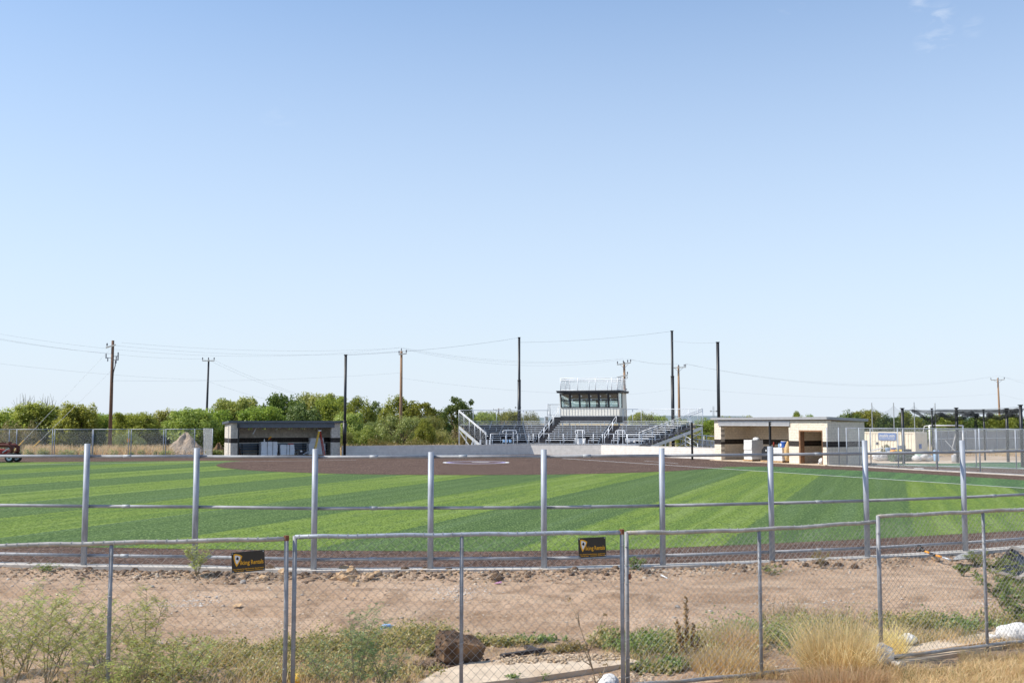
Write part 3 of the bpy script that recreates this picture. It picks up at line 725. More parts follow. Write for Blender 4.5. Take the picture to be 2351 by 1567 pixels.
# stepladder
lp = FA(FA.px(736), .15, 0); lt = thing('stepladder', 'open stepladder with one yellow and one red rail side, at the left dugout', 'ladder', (lp[0],lp[1],.03), FA.rz)
for side, m, dx in ((-1, yellow, -.52), (1, red, .48)):
    for y in (-.22, .22):
        mb = MB(); mb.bar((dx, y*1.3, 0), (side*.04, y*.7, 2.28), .08, .035); build(mb, 'rail', m, lt, local=True)
    for k in range(7):
        f = (k+.6)/7.4; x = dx+(side*.04-dx)*f; mb = MB(); mb.bar((x, -.22*(1.3-.6*f), 2.28*f), (x, .22*(1.3-.6*f), 2.28*f), .07 if side < 0 else .03, .03)
        build(mb, 'step' if side < 0 else 'rear_brace', alu, lt, local=True)
mb = MB(); mb.box((0,0,2.32), (.22,.4,.09)); build(mb, 'top_cap', white, lt, local=True)
# small machine with a long handle
mp = FA(FA.px(690), -.1, .05); mt = thing('tamper_machine', 'small black machine with a long silver handle, beside the stepladder', 'machine', mp, FA.rz)
mb = MB(); mb.hexa([(-.35,-.25,0),(.4,-.25,0),(.4,.25,0),(-.35,.25,0)], [(-.15,-.22,.16),(.35,-.22,.20),(.35,.22,.20),(-.15,.22,.16)]); build(mb, 'base_plate', black_pl, mt, local=True)
mb = MB(); mb.box((.1,0,.32), (.34,.32,.24)); build(mb, 'engine', charcoal, mt, local=True)
mb = MB(); mb.tube([(.14,0,.44),(.14,0,.56)], .09, 10); build(mb, 'air_filter', white, mt, local=True)
for y in (-.18,.18):
    mb = MB(); mb.tube([(.2,y,.15),(.7,y,.42),(1.25,y,.66)], .022, 8); build(mb, 'handle_tube', alu, mt, local=True)
mb = MB(); mb.tube([(1.25,-.2,.66),(1.25,.2,.66)], .022, 8); mb.tube([(.82,0,.5),(.70,0,.92)], .02, 6); build(mb, 'grip', black_pl, mt, local=True)
p = FA(.75, DA-1.2, .06); mb = MB(); mb.box((p[0],p[1],.55), (.8,.5,.45), FA.rz); mb.box((p[0],p[1],.20), (.9,.6,.28), FA.rz); mb.box((p[0]+.1,p[1],.86), (.5,.3,.14), FA.rz)
solo(mb, 'tool_chest', M('brown_tool_chest', (.10,.05,.035), .7), 'brown tool chest in the dark left corner of the left dugout', 'chest', p)

# --- third-base side dugout (sunlit)
FB = Fr((16.57,85.9), (22.62,75.2)); LB = FB.L; DB = 3.75
db = thing('dugout', 'sunlit cream block dugout with an open bay and a doorway', 'dugout', FB(LB/2,0,0), FB.rz)
cream_cmu = M('cream_split_face_block', (.78,.69,.57), .9, 0, .13, 6, .2, .9, 24, .02)
o0, o1, r0, r1 = FB.px(1653.5), FB.px(1808.5), FB.px(1832), FB.px(1885.5)
block_wall(FB, db, 0, o0, 0, .4, -.1, 3.22, cream_cmu, cmu_d, single=True)
block_wall(FB, db, o1, r0, 0, .4, -.1, 3.22, cream_cmu, cmu_d, single=True)
block_wall(FB, db, r1, LB, 0, .4, -.1, 3.22, cream_cmu, cmu_d, single=True)
block_wall(FB, db, r0, r1, 0, .4, 2.5, 3.22, cream_cmu, cmu_d)
block_wall(FB, db, 0, .2, .4, DB, -.1, 3.12, cream_cmu, cmu_d, 'd', single=True)
block_wall(FB, db, LB-.2, LB, .4, DB, -.1, 3.12, cream_cmu, cmu_d, 'd', single=True)
block_wall(FB, db, .2, LB-.2, DB-.2, DB, -.1, 3.05, cream_cmu, cmu_d, single=True)
block_wall(FB, db, o1+.15, o1+.35, .4, DB-.2, -.1, 3.1, cream_cmu, cmu_d, 'd', single=True)
mb = MB(); FB.box(mb, -.1, LB+.1, -.45, DB-.2, -.1, .05); build(mb, 'floor_slab', conc_pale, db)
mb = MB(); a = FB
mb.hexa([a(-.18,-.22,3.28), a(LB+.18,-.22,3.28), a(LB+.18,DB+.2,3.14), a(-.18,DB+.2,3.14)], [a(-.18,-.22,3.34), a(LB+.18,-.22,3.34), a(LB+.18,DB+.2,3.20), a(-.18,DB+.2,3.20)])
roof = build(mb, 'roof', trim_grey, db)
gutter(FB, LB, DB, trim_grey, roof, 3.28, 3.14)
mb = MB(); b0, b1 = FB.px(1649), FB.px(1812); FB.box(mb, b0, b1, -.06, .34, 2.82, 3.22); FB.box(mb, b0, b1, -.10, -.06, 2.80, 2.92); FB.box(mb, b0, b1, -.10, -.06, 3.0, 3.06); build(mb, 'lintel_beam', trim_grey, db)
for q0, q1, z0, z1, nm in ((r0, r0+.14, .05, 2.5, 'door_jamb'), (r1-.05, r1, .05, 2.5, 'door_jamb'), (r0+.14, r1-.05, 2.4, 2.5, 'door_header')):
    mb = MB(); FB.box(mb, q0, q1, -.03, .38, z0, z1); build(mb, nm, jamb_m, db)
mb = MB(); FB.box(mb, (r0+r1)/2+.05, (r0+r1)/2+.12, DB-.26, DB-.2, 1.62, 2.45); build(mb, 'electrical_conduit', pallet_m, db)
for q in (1735.5, 1765.5, 1800):
    mb = MB(); s = FB.px(q); FB.box(mb, s, s+.4, DB-.27, DB-.2, 2.60, 2.78); build(mb, 'wall_light', charcoal, db)
def stackB(px0, d, la, ld, h, lab, m, rows, straps=()):
    a0 = FB.px(px0); pallet(FB, a0-.05, d-.05, .05, la+.1, ld+.1, 'wooden pallet under ' + lab.split(',')[0], 'pallets under the wrapped stacks')
    return wrapped(FB, a0, d, .19, la, ld, h, lab, straps, m, rows=rows), a0
stackB(1707, -.12, .95, 1.2, 1.52, 'tall white block stack, in the open bay of the right dugout', stone_w, 8)
p = FB(FB.px(1707)+.55, .75, 1.72); mb = MB(); mb.rock((p[0],p[1],p[2]+.05), .34, random.Random(3), 2, (1.2,.8,.45), .06); solo(mb, 'plastic_sheet', wrap, 'crumpled grey plastic sheet on top of the tall white block stack', 'sheet', p, smooth=True)
a0 = FB.px(1749); pallet(FB, a0-.05, -.25, .05, 1.2, 1.15, 'wooden pallet under the black chamfered crate', 'pallets under the wrapped stacks')
p = FB(a0+.55, .2, .19); t = thing('crate', 'black crate with chamfered corners and a white tag, between two white stacks', 'crate', p, FB.rz)
mb = MB(); c_ = [(-.55,0),(.55,0),(.55,.80),(.30,1.06),(-.25,1.06),(-.55,.80)]; mb.add([(x,-.35,z) for x,z in c_]+[(x,.55,z) for x,z in c_], [tuple(range(6)), tuple(reversed(range(6,12)))]+[(i,i+6,(i+1)%6+6,(i+1)%6) for i in range(6)]); build(mb, 'body', black_pl, t, local=True)
mb = MB(); mb.box((-.05,-.36,.74), (.09,.012,.13)); build(mb, 'tag', white, t, local=True)
_, a0 = stackB(1776, -.2, .95, .8, 1.0, 'short white block stack, under the blue drum', stone_w, 5)
p = FB(a0+.72, .3, 1.19); t = thing('drum', 'blue plastic drum with white print, on the short white block stack', 'drum', p, FB.rz)
mb = MB(); mb.lathe((0,0,0), [(.26,0),(.28,.04),(.28,.36),(.29,.38),(.29,.42),(.26,.44)], 18); build(mb, 'body', blue, t, smooth=True, local=True)
mb = MB(); mb.lathe((0,0,.44), [(.27,0),(.27,.03)], 18); build(mb, 'lid', white, t, local=True)
mb = MB(); mb.box((-.12,-.27,.2), (.16,.03,.2)); build(mb, 'paper_label', white, t, local=True)
for q, m, lab in ((.5, skyblue, 'small green-blue bottle on the short white block stack'), ):
    p = FB(a0+.25, .2, 1.19); mb = MB(); mb.lathe(p, [(.06,0),(.06,.2),(.025,.26),(.025,.3)], 10); solo(mb, 'bottle', m, lab, 'bottle', p, smooth=True)
p = FB(FB.px(1766), .35, 1.25); mb = MB(); mb.lathe(p, [(.06,0),(.06,.24),(.03,.30),(.03,.34)], 10); solo(mb, 'bottle', red, 'small red bottle standing on the black crate', 'bottle', p, smooth=True)
def bag(label, loc, rz, s, sq, m, group=None, name='sandbag', tail=True):
    t = thing(name, label, 'sandbag' if name == 'sandbag' else 'bag', loc, rz, group); r_ = random.Random(int(abs(loc[0])*37+loc[1]))
    mb = MB(); mb.rock((0,0,s*sq[2]*.72), s, r_, 2, sq, .035)
    v = []
    for x, y, z in mb.v:
        z = max(z, .0); k = 1 + .07*math.sin(x/s*7+y/s*3); v.append((x*k, y*k, z*(1+.06*math.sin(x/s*5))))
    mb.v = v; build(mb, 'bag_body', m, t, smooth=True, local=True)
    if tail:
        mb = MB(); x0 = -s*sq[0]*.92; mb.tube([(x0, 0, s*.18), (x0-.06, .01, s*.2), (x0-.12, .03, s*.13)], [.05,.028,.07], 9); build(mb, 'tied_neck', m, t, smooth=True, local=True)
    return t
bag('white plastic bag slumped inside the right dugout doorway', FB(FB.px(1876), .5, .05), .6, .42, (1.2,.7,.7), bagm, name='plastic_bag')
bag('tan sack leaning beside the blue drum', FB(a0+1.2, .1, .19), 0, .35, (.6,.6,2.4), M('tan_sack', (.62,.42,.2), .8), name='cement_sack', tail=False)

# ------------------------------------------------------------------ backstop wall
W0, W1, W2, W3 = (-15.35,94.9), (1.76,101.9), (8.47,99.9), (17.0,87.9)
bw = thing('backstop_wall', 'low pale block wall that bends around behind home plate, below the bleachers', 'wall', (W1[0],W1[1],0))
for a, c in ((W0,W1),(W1,W2),(W2,W3)):
    f = Fr(a, c); mb = MB(); f.box(mb, 0, f.L, 0, .2, -.1, .93); build(mb, 'wall_section', wallcon, bw)
    mb = MB()
    for k in range(1, 5): f.box(mb, .01, f.L-.01, -.0035, .0, .19*k, .19*k+.006)
    build(mb, 'bed_joint', mortar, bw, kind='stuff')
    mb = MB(); f.box(mb, -.02, f.L+.02, -.02, .22, .932, .965); build(mb, 'coping', wallcon, bw)
q = P(1478, 1019, 95.5); mb = MB(); fw = Fr(W2, W3); aw = fw.px(1478); mb.add([fw(aw-.7,-.04,.97),fw(aw+.9,-.04,.97),fw(aw-.1,.02,1.22),fw(aw+.3,.12,1.12),fw(aw-.6,.2,.97),fw(aw+.8,.2,.97)], [(0,1,2),(1,3,2),(0,2,4),(2,3,4),(1,5,3),(3,5,4),(0,4,5,1)])
solo(mb, 'folded_tarp', black_pl, 'folded black tarp lying on the low wall before the bleachers', 'tarp', (q.x,95.3,.97))
for px, yb, top, lab, wd in ((1589.5,1055.5,969,'thin black netting post between the bleachers and the right dugout',.13), (1769.3,1062,967.5,'thin black netting post in front of the right dugout bay',.14)):
    q = G(px, yb); h = Z(top, q.y); mb = MB(); mb.box((q.x,q.y,h/2), (wd,wd,h), .3); solo(mb, 'netting_post', black, lab, 'post', tuple(q))
# tall backstop netting poles and their head cable
TP = []
for px, Y, top, slv, lab in ((793,94.0,815,968,'black netting pole beside the right end of the left dugout'),(1192,112,775,874,'black netting pole behind the left wing of the bleachers'),(1544,108,760,865,'tallest black netting pole, behind the right wing of the bleachers'),(1649,91.0,786,None,'black netting pole rising behind the left end of the right dugout')):
    x = X(px, Y); h = Z(top, Y); t = thing('netting_pole', lab, 'pole', (x,Y,0), 0, 'tall black netting poles'); TP.append(Vector((x,Y,h)))
    mb = MB(); mb.tube([(0,0,0),(0,0,h)], .125 if px != 1649 else .14, 14); build(mb, 'shaft', black, t, smooth=True, local=True)
    if slv:
        zs = Z(slv, Y); mb = MB(); mb.tube([(-.02 if px==793 else 0,0,.0 if px!=793 else 1.2),(-.02 if px==793 else 0,0,zs)], .175, 14); build(mb, 'sleeve', black, t, smooth=True, local=True)
        mb = MB(); mb.tube([(0,0,zs),(0,0,zs+.12)], .19, 14); build(mb, 'collar', black, t, smooth=True, local=True)
    mb = MB(); mb.box((0,0,h+.03), (.3,.3,.05)); build(mb, 'cap', black, t, local=True)
def cable(a, c, sag, r, label, m, name='power_line', group=None, cat='cable', n=18):
    a, c = Vector(a), Vector(c); mb = MB(); mb.tube([a.lerp(c, i/n) - Vector((0,0,sag*4*(i/n)*(1-i/n))) for i in range(n+1)], r, 5)
    return solo(mb, name, m, label, cat, tuple(a), group)
cab_m = M('grey_cable', (.32,.34,.37), .5, .3, .1, 3)
cable(TP[0], TP[1], .25, .011, 'head cable from the left dugout pole to the next netting pole', cab_m, 'head_cable')
cable(TP[1]-Vector((0,0,.5)), TP[2], .25, .011, 'head cable above the press box between two netting poles', cab_m, 'head_cable')
cable(TP[2]-Vector((0,0,1.0)), TP[3], .12, .009, 'short head cable ending at the pole behind the right dugout', cab_m, 'head_cable')
# ------------------------------------------------------------------ bleachers
V2 = lambda x, y: Vector((x, y))
E1 = V2(-.910,-.4147); ER = V2(.951,-.309); EB = V2(.309,.951); BL = V2(-.4147,.910); BR = V2(.910,.4147); E3 = V2(.4147,-.910)
C0 = V2(1.59,104.5); C1 = C0 + ER*10.57
mL = (BL+EB)/(1+BL.dot(EB)); mR = (EB+BR)/(1+EB.dot(BR))
NR, RUN, RISE, ZD = 10, .61, .205, .93
bl = thing('bleachers', 'aluminium bleachers in three angled sections with a press box on top', 'bleachers', (C0.x+4, C0.y+3, 0))
def pt(i, s):      # row i (may be fractional), station: ('L',t) ('C',t) ('R',t)
    k, t = s
    a, b_ = C0 + mL*RUN*i, C1 + mR*RUN*i
    if k == 'L': return a + E1*(t + (.237*i*min(1, t/3) if t > 0 else 0))
    if k == 'R': return b_ + E3*(t + (.268*i*min(1, t/1.4) if t > 0 else 0))
    if t <= 0: return a
    if t >= 10.57: return b_
    return C0 + ER*t + EB*RUN*i
def plank(i0, i1, s0, s1, z0, z1, name, m, j0=None):
    p = [pt(i0,s0), pt(i0,s1), pt(i1,s1), pt(i1,s0)]
    mb = MB(); mb.prism([(q.x,q.y) for q in p], z0, z1); return build(mb, name, m, bl)
SEGS = [(('L',3.7),('L',0)), (('C',0),('C',.45)), (('C',1.75),('C',7.1)), (('C',8.4),('C',10.57)), (('R',0),('R',1.5))]
FULL = [(('L',4.9),('L',0)), (('C',0),('C',10.57)), (('R',0),('R',2.6))]
dark_riser = M('dark_riser_panel', (.030,.030,.042), .6, .1, .2, 3)
brk = MB()
for i in range(NR):
    z = ZD + RISE*i
    for s0, s1 in FULL:
        plank(i, i+1, s0, s1, z-.04, z, 'foot_deck', charcoal)
        plank(i+.02, i-.01, s0, s1, z-.23, z-.045, 'riser', dark_riser)
    for n, (s0, s1) in enumerate(SEGS):
        if i < 3 and n in (0, 2, 3):      # gaps in the low rows for wheelchairs
            cuts = {0: (1.5,2.6), 2: (4.7,6.1), 3: (9.0,9.9)}[n]; k = s0[0]
            hi, lo = (cuts[1], cuts[0]) if k == 'L' else cuts
            segs = [(s0,(k,hi)),((k,lo),s1)] if k == 'L' else [(s0,(k,cuts[0])),((k,cuts[1]),s1)]
            if i > 1: segs = [(s0,s1)]
        else: segs = [(s0, s1)]
        for q0, q1 in segs:
            plank(i+.45, i+.86, q0, q1, z+.385, z+.43, 'seat_plank', alu_w if n else alu)  # left wing planks greyer: the wing's shade is put into the colour
            L_ = (pt(i,q1)-pt(i,q0)).length; m_ = max(1, int(L_/1.25)); off = (i*.19) % .6
            for w_ in range(m_+1):
                t_ = min(.98, (w_+off)/max(m_,1)); c = pt(i+.6,q0).lerp(pt(i+.6,q1), t_)
                brk.box((c.x,c.y,z+.19), (.05,.05,.385)); 
            for e_, g_ in ((q0, .01), (q1, .99)):
                c0_, c1_ = pt(i+.45,e_), pt(i+.86,e_); brk.bar((c0_.x,c0_.y,z+.40), (c1_.x,c1_.y,z+.40), .02, .10)
build(brk, 'seat_bracket', alu, bl, kind='stuff')
# front walkway, its fascia and guard rail
plank(-2.2, 0, ('L',4.9), ('L',0), ZD-.26, ZD-.02, 'walkway_deck', alu); plank(-2.2, 0, ('C',0), ('C',10.57), ZD-.26, ZD-.02, 'walkway_deck', alu); plank(-2.2, 0, ('R',0), ('R',2.6), ZD-.26, ZD-.02, 'walkway_deck', alu)
def rail_run(pts, z_of, names=('guard_rail','guard_post'), m=alu, posts=None, rails=(0,), r=.028, h=1.05, thick=.03):
    for dz in rails:
        mb = MB(); mb.tube([(p.x,p.y,z_of(i)+h-dz) for i, p in enumerate(pts)], r, 8); build(mb, names[0], m, bl, smooth=True)
    for i, p in enumerate(pts):
        if posts is not None and i not in posts: continue
        mb = MB(); mb.tube([(p.x,p.y,z_of(i)-.02), (p.x,p.y,z_of(i)+h)], thick, 8); build(mb, names[1], m, bl, smooth=True)
front = [pt(-2.15,('L',t)) for t in (4.6,3.0,1.5,.0)] + [pt(-2.15,('C',t)) for t in (.95,2.55,4.0,5.3,7.0,7.9,9.0,10.3)] + [pt(-2.15,('R',.9))]
rail_run(front, lambda i: ZD, rails=(0,), r=.032, thick=.045)
mb = MB(); mb.tube([(p.x,p.y,ZD+.08) for p in front], .025, 6); build(mb, 'toe_rail', alu, bl)
# rounded hand hoops
for s, wd in ((('L',2.05),1.5), (('C',5.4),.95), (('C',9.4),.95)):
    c = pt(-.3, s); d = E1 if s[0] == 'L' else ER; mb = MB(); pts = []
    z0, z1 = ZD+1.02, ZD+1.38
    for k in range(25):
        a = 2*math.pi*k/24; ca, sa = math.cos(a), math.sin(a); sx = (abs(ca)**.4)*(1 if ca > 0 else -1); sz = (abs(sa)**.6)*(1 if sa > 0 else -1)
        q = c + d*sx*wd/2; pts.append((q.x, q.y, (z0+z1)/2 + sz*(z1-z0)/2))
    mb.tube(pts, .032, 6, cap=False); build(mb, 'hoop_rail', alu_w, bl, smooth=True)
    for k in (-.25, .25):
        q = c + d*wd*k; mb = MB(); mb.tube([(q.x,q.y,ZD-.02),(q.x,q.y,z1)], .03, 8); build(mb, 'hoop_post', alu_w, bl, smooth=True)
# stair handrails in the two aisles
for t in (1.1, 7.75):
    for i0, i1 in ((.2, 2.9), (3.3, 6.0), (6.4, 9.2)):
        A_, B_ = pt(i0,('C',t)), pt(i1,('C',t)); za, zb = ZD+RISE*i0, ZD+RISE*i1
        for dz in (.95, .55):
            mb = MB(); mb.tube([(A_.x,A_.y,za+dz-.12),(A_.x,A_.y,za+dz),(B_.x,B_.y,zb+dz),(B_.x,B_.y,zb+dz-.12)], .026, 7); build(mb, 'aisle_rail', alu_w, bl, smooth=True)
        for q, zz in ((A_,za),(B_,zb)):
            mb = MB(); mb.tube([(q.x,q.y,zz),(q.x,q.y,zz+.95)], .028, 7); build(mb, 'aisle_post', alu_w, bl, smooth=True)
# rear guard fence with mesh
def fence_mesh(mb, a, c, z0, z1, cell, r=.0022, z0b=None, z1b=None):
    """two crossing sets of wires, between plan points a and c"""
    a, c = Vector(a[:2]), Vector(c[:2]); L = (c-a).length; d = (c-a)/L; z0b = z0 if z0b is None else z0b; z1b = z1 if z1b is None else z1b
    H = max(z1-z0, z1b-z0b); n = int((L+H)/cell)
    nrm = Vector((-d.y, d.x))*r
    for sgn in (1, -1):
        for k in range(n+1):
            s = k*cell - H
            s0, s1 = max(s, 0), min(s+H, L)
            if s1-s0 < .02: continue
            h0, h1 = s0-s, s1-s
            if sgn < 0: h0, h1 = H-h0, H-h1
            f = lambda q, h: (z0+(z0b-z0)*q/L) + min(h, (z1+(z1b-z1)*q/L)-(z0+(z0b-z0)*q/L))
            p, q = a+d*s0, a+d*s1; zp, zq = f(s0,h0), f(s1,h1)
            b0 = len(mb.v); n2 = nrm*(1 if sgn > 0 else -1)
            mb.v += [(p.x-n2.x,p.y-n2.y,zp-r), (p.x+n2.x,p.y+n2.y,zp-r), (p.x,p.y,zp+r), (q.x-n2.x,q.y-n2.y,zq-r), (q.x+n2.x,q.y+n2.y,zq-r), (q.x,q.y,zq+r)]
            mb.f += [(b0,b0+1,b0+4,b0+3),(b0+1,b0+2,b0+5,b0+4),(b0+2,b0,b0+3,b0+5)]
TB = NR + .35
back = [pt(TB,('L',t)) for t in (4.9,3.3,1.7,0)] + [pt(TB,('C',t)) for t in (.35,)]
zt = ZD + RISE*NR
def back_fence(pts, h):
    rail_run(pts, lambda i: zt-.25, ('rear_rail','rear_post'), alu, rails=(0, h-.1), r=.03, h=h, thick=.032)
    mb = MB()
    for p, q in zip(pts, pts[1:]): fence_mesh(mb, p, q, zt-.2, zt-.27+h, .075, .0012)
    build(mb, 'rear_mesh', galv_far, bl)
back_fence(back, 1.62)
right_back = [pt(TB,('C',t)) for t in (8.3,9.3,10.2)] + [pt(TB,('R',t)) for t in (.3,1.0,1.8,2.6)]
back_fence(right_back, 1.70)
# the two raking end rails with their mesh
for s, m in ((('L',4.9),alu), (('R',2.6),alu)):
    A_, B_ = pt(-1.4,s), pt(TB,s)
    for dz in ((1.45, 1.32) if s[0] == 'L' else (1.5, 1.3)):
        mb = MB(); mb.tube([(A_.x,A_.y,ZD-.1+dz-.2),(B_.x,B_.y,zt-.1+dz)], .03, 8); build(mb, 'end_rail', alu_w, bl, smooth=True)
    for k in range(6):
        q = A_.lerp(B_, k/5); z = ZD-.1+(zt-ZD)*k/5; mb = MB(); mb.tube([(q.x,q.y,z-.25),(q.x,q.y,z+1.3)], .03, 8); build(mb, 'end_post', alu, bl, smooth=True)
    mb = MB(); fence_mesh(mb, A_, B_, ZD-.1, ZD+1.15, .075, .0011, zt-.2, zt+1.35); build(mb, 'end_mesh', galv_far, bl)
    # stringer beam under the end and its legs
    mb = MB(); A2, B2 = pt(-.4,s), pt(NR+.2,s); mb.bar((A2.x,A2.y,ZD-.38),(B2.x,B2.y,zt-.42), .09, .30); build(mb, 'stringer', alu, bl)
    for k in (0,.35,.7,1):
        q = A2.lerp(B2, k); mb = MB(); mb.bar((q.x,q.y,-.1),(q.x,q.y,ZD-.38+(zt-ZD)*k), .12, .12); build(mb, 'frame_leg', alu, bl)
    q, q2 = A2.lerp(B2,.35), A2.lerp(B2,1); mb = MB(); mb.bar((q.x,q.y,0),(q2.x,q2.y,2.2), .07, .07); build(mb, 'cross_brace', alu, bl)
for t in (0, 3.4, 6.9, 10.5):
    A2, B2 = pt(.3,('C',t)), pt(NR,('C',t))
    mb = MB(); mb.bar((A2.x,A2.y,ZD-.3),(B2.x,B2.y,zt-.3), .08, .22); build(mb, 'stringer', alu, bl)
    for k in (.05,.5,1):
        q = A2.lerp(B2, k); mb = MB(); mb.bar((q.x,q.y,-.1),(q.x,q.y,ZD-.3+(zt-ZD)*k), .12, .12); build(mb, 'frame_leg', alu, bl)
# landing posts and steps at the left end
for t, i in ((5.6,-1.8),(5.6,.4),(4.95,-1.8),(4.7,-2.1)):
    q = pt(i,('L',t)); mb = MB(); mb.bar((q.x,q.y,-.1),(q.x,q.y,ZD+.5 if i < -1 else ZD+.2), .16, .16); build(mb, 'landing_post', alu_w, bl)
for dz in (.95,.6):
    a_, c_ = pt(-1.2,('L',6.4)), pt(.6,('L',5.7)); mb = MB(); mb.tube([(a_.x,a_.y,-.2+dz-.5),(a_.x,a_.y,-.1+dz),(c_.x,c_.y,ZD+dz-.3)], .03, 7); build(mb, 'stair_rail', alu, bl, smooth=True)
for k in range(4):
    a_ = pt(-1+.35*k,('L',6.0-.3*k)); mb = MB(); mb.box((a_.x,a_.y,.2+.2*k), (1.0,.34,.05), .4); build(mb, 'stair_tread', alu, bl)
# right-hand ramp rails that run back towards the dugout
ra, rc = pt(-2.1,('R',1.0)), Vector((X(1566,100.5),100.5))
for p, q, z0, z1 in ((ra,rc,.93,.93),(rc,Vector((X(1600,99),99)),.93,0.1),(Vector((X(1573,103),103)),Vector((X(1645,101),101)),.9,.72),(Vector((X(1560,105),105)),Vector((X(1642,104),104)),.95,.72)):
    for dz in (1.0,.55,.12):
        mb = MB(); mb.tube([(p.x,p.y,z0+dz),(q.x,q.y,z1+dz)], .03, 7); build(mb, 'ramp_rail', alu, bl, smooth=True)
    n_ = max(2, int((q-p).length/1.1))
    for k in range(n_+1):
        c = p.lerp(q, k/n_); z = z0+(z1-z0)*k/n_; mb = MB(); mb.tube([(c.x,c.y,z-.9 if z > .8 else 0),(c.x,c.y,z+1.0)], .034, 7); build(mb, 'ramp_post', alu, bl, smooth=True)
mb = MB(); p, q = Vector((X(1573,103.6),103.6)), Vector((X(1648,101.8),101.8)); mb.hexa([(p.x,p.y,.5),(q.x,q.y,.3),(q.x,q.y+1.4,.3),(p.x,p.y+1.4,.5)], [(p.x,p.y,.75),(q.x,q.y,.55),(q.x,q.y+1.4,.55),(p.x,p.y+1.4,.75)]); build(mb, 'ramp_deck', alu, bl)
for k in range(7):     # vertical infill screens on the ramp side
    px_ = 1604+6.4*k; mb = MB(); x = X(px_,101.9); mb.box((x,101.9,.95), (.22,.03,.75)); build(mb, 'ramp_screen', trim_grey, bl)
for px_, yy, s, m in ((1611.5,1021,.2,white),(1633,1025,.14,white)):
    q = P(px_, yy, 101.7); mb = MB(); mb.box(tuple(q), (s*1.3,.03,s)); build(mb, 'ramp_notice', m, bl)
for px_, yy, col in ((1157,1012.5,skyblue),(1163.5,1012.2,skyblue),(1171.5,1012.4,skyblue)):
    q = P(px_, yy, 103.6); t = thing('bucket', ({1157:'leftmost light blue bucket under the front seats of the left wing',1163.5:'middle light blue bucket under the front seats of the left wing',1171.5:'rightmost light blue bucket under the front seats of the left wing'}[px_]), 'bucket', (q.x,q.y,q.z-.1), 0, 'blue buckets under the left wing')
    mb = MB(); mb.lathe((0,0,0), [(.10,0),(.12,.02),(.13,.22),(.135,.24)], 12); build(mb, 'body', col, t, smooth=True, local=True)
    mb = MB(); mb.tube([(-.13,0,.22),(-.09,0,.30),(0,0,.33),(.09,0,.30),(.13,0,.22)], .008, 5); build(mb, 'handle', galv, t, local=True)
for px_, yy, lab in ((1448,1012,'white plastic sheet hung over the front rail near the right aisle'),(1332,1012,'white plastic sheet hung over the middle seats')):
    q = P(px_, yy, 102.2); mb = MB(); r_ = random.Random(int(px_)); xs_ = np.linspace(-.55,.55,9)
    top_ = [(q.x+x, q.y+.05*math.sin(x*9), q.z+.28) for x in xs_]; bot = [(q.x+x*.9, q.y+.08*math.sin(x*11)-.03, q.z-.2-.15*r_.random()) for x in xs_]
    for k in range(8): mb.quad(bot[k], bot[k+1], top_[k+1], top_[k])
    for k in range(8): mb.quad((bot[k][0],bot[k][1]+.02,bot[k][2]), (top_[k][0],top_[k][1]+.02,top_[k][2]), (top_[k+1][0],top_[k+1][1]+.02,top_[k+1][2]), (bot[k+1][0],bot[k+1][1]+.02,bot[k+1][2]))
    solo(mb, 'plastic_sheet', bagm, lab, 'sheet', tuple(q))

# ------------------------------------------------------------------ press box on the top rows
FP = Fr(tuple(pt(NR,('C',1.66))), tuple(pt(NR,('C',8.0)))); PL, PD = FP.L, 3.4
pb = thing('press_box', 'ivory press box with six raked dark windows and a railed roof, above the bleachers', 'press box', FP(PL/2,0,3.69), FP.rz)
Z0, ZW, ZT, LEAN = 3.69, 4.60, 6.08, .36
mb = MB(); FP.box(mb, .0, PL, .02, PD, Z0, Z0+.10); build(mb, 'floor', trim_grey, pb)
mb = MB(); FP.box(mb, .0, PL, .0, .10, Z0+.1, ZW); wl = build(mb, 'front_wall', siding, pb)
n_ = 21
for k in range(n_):        # standing seams of the siding
    mb = MB(); a = .03+(PL-.06)*k/(n_-1); FP.box(mb, a-.018, a+.018, -.025, .0, Z0+.06, ZW-.03); build(mb, 'siding_seam', M('seam', (.40,.38,.36), .6) if k == 0 else bpy.data.materials['seam'], wl)
mb = MB(); FP.box(mb, .0, PL, PD-.1, PD, Z0+.1, ZW-.12); FP.box(mb, 0, PL, PD-.1, PD, ZW+.80, ZT+.05); [FP.box(mb, PL*q0_, PL*q1_, PD-.1, PD, ZW-.12, ZW+.80) for q0_, q1_ in ((0,.05),(.30,.34),(.48,.52),(.64,.68),(.95,1))]; build(mb, 'rear_wall', cream, pb)
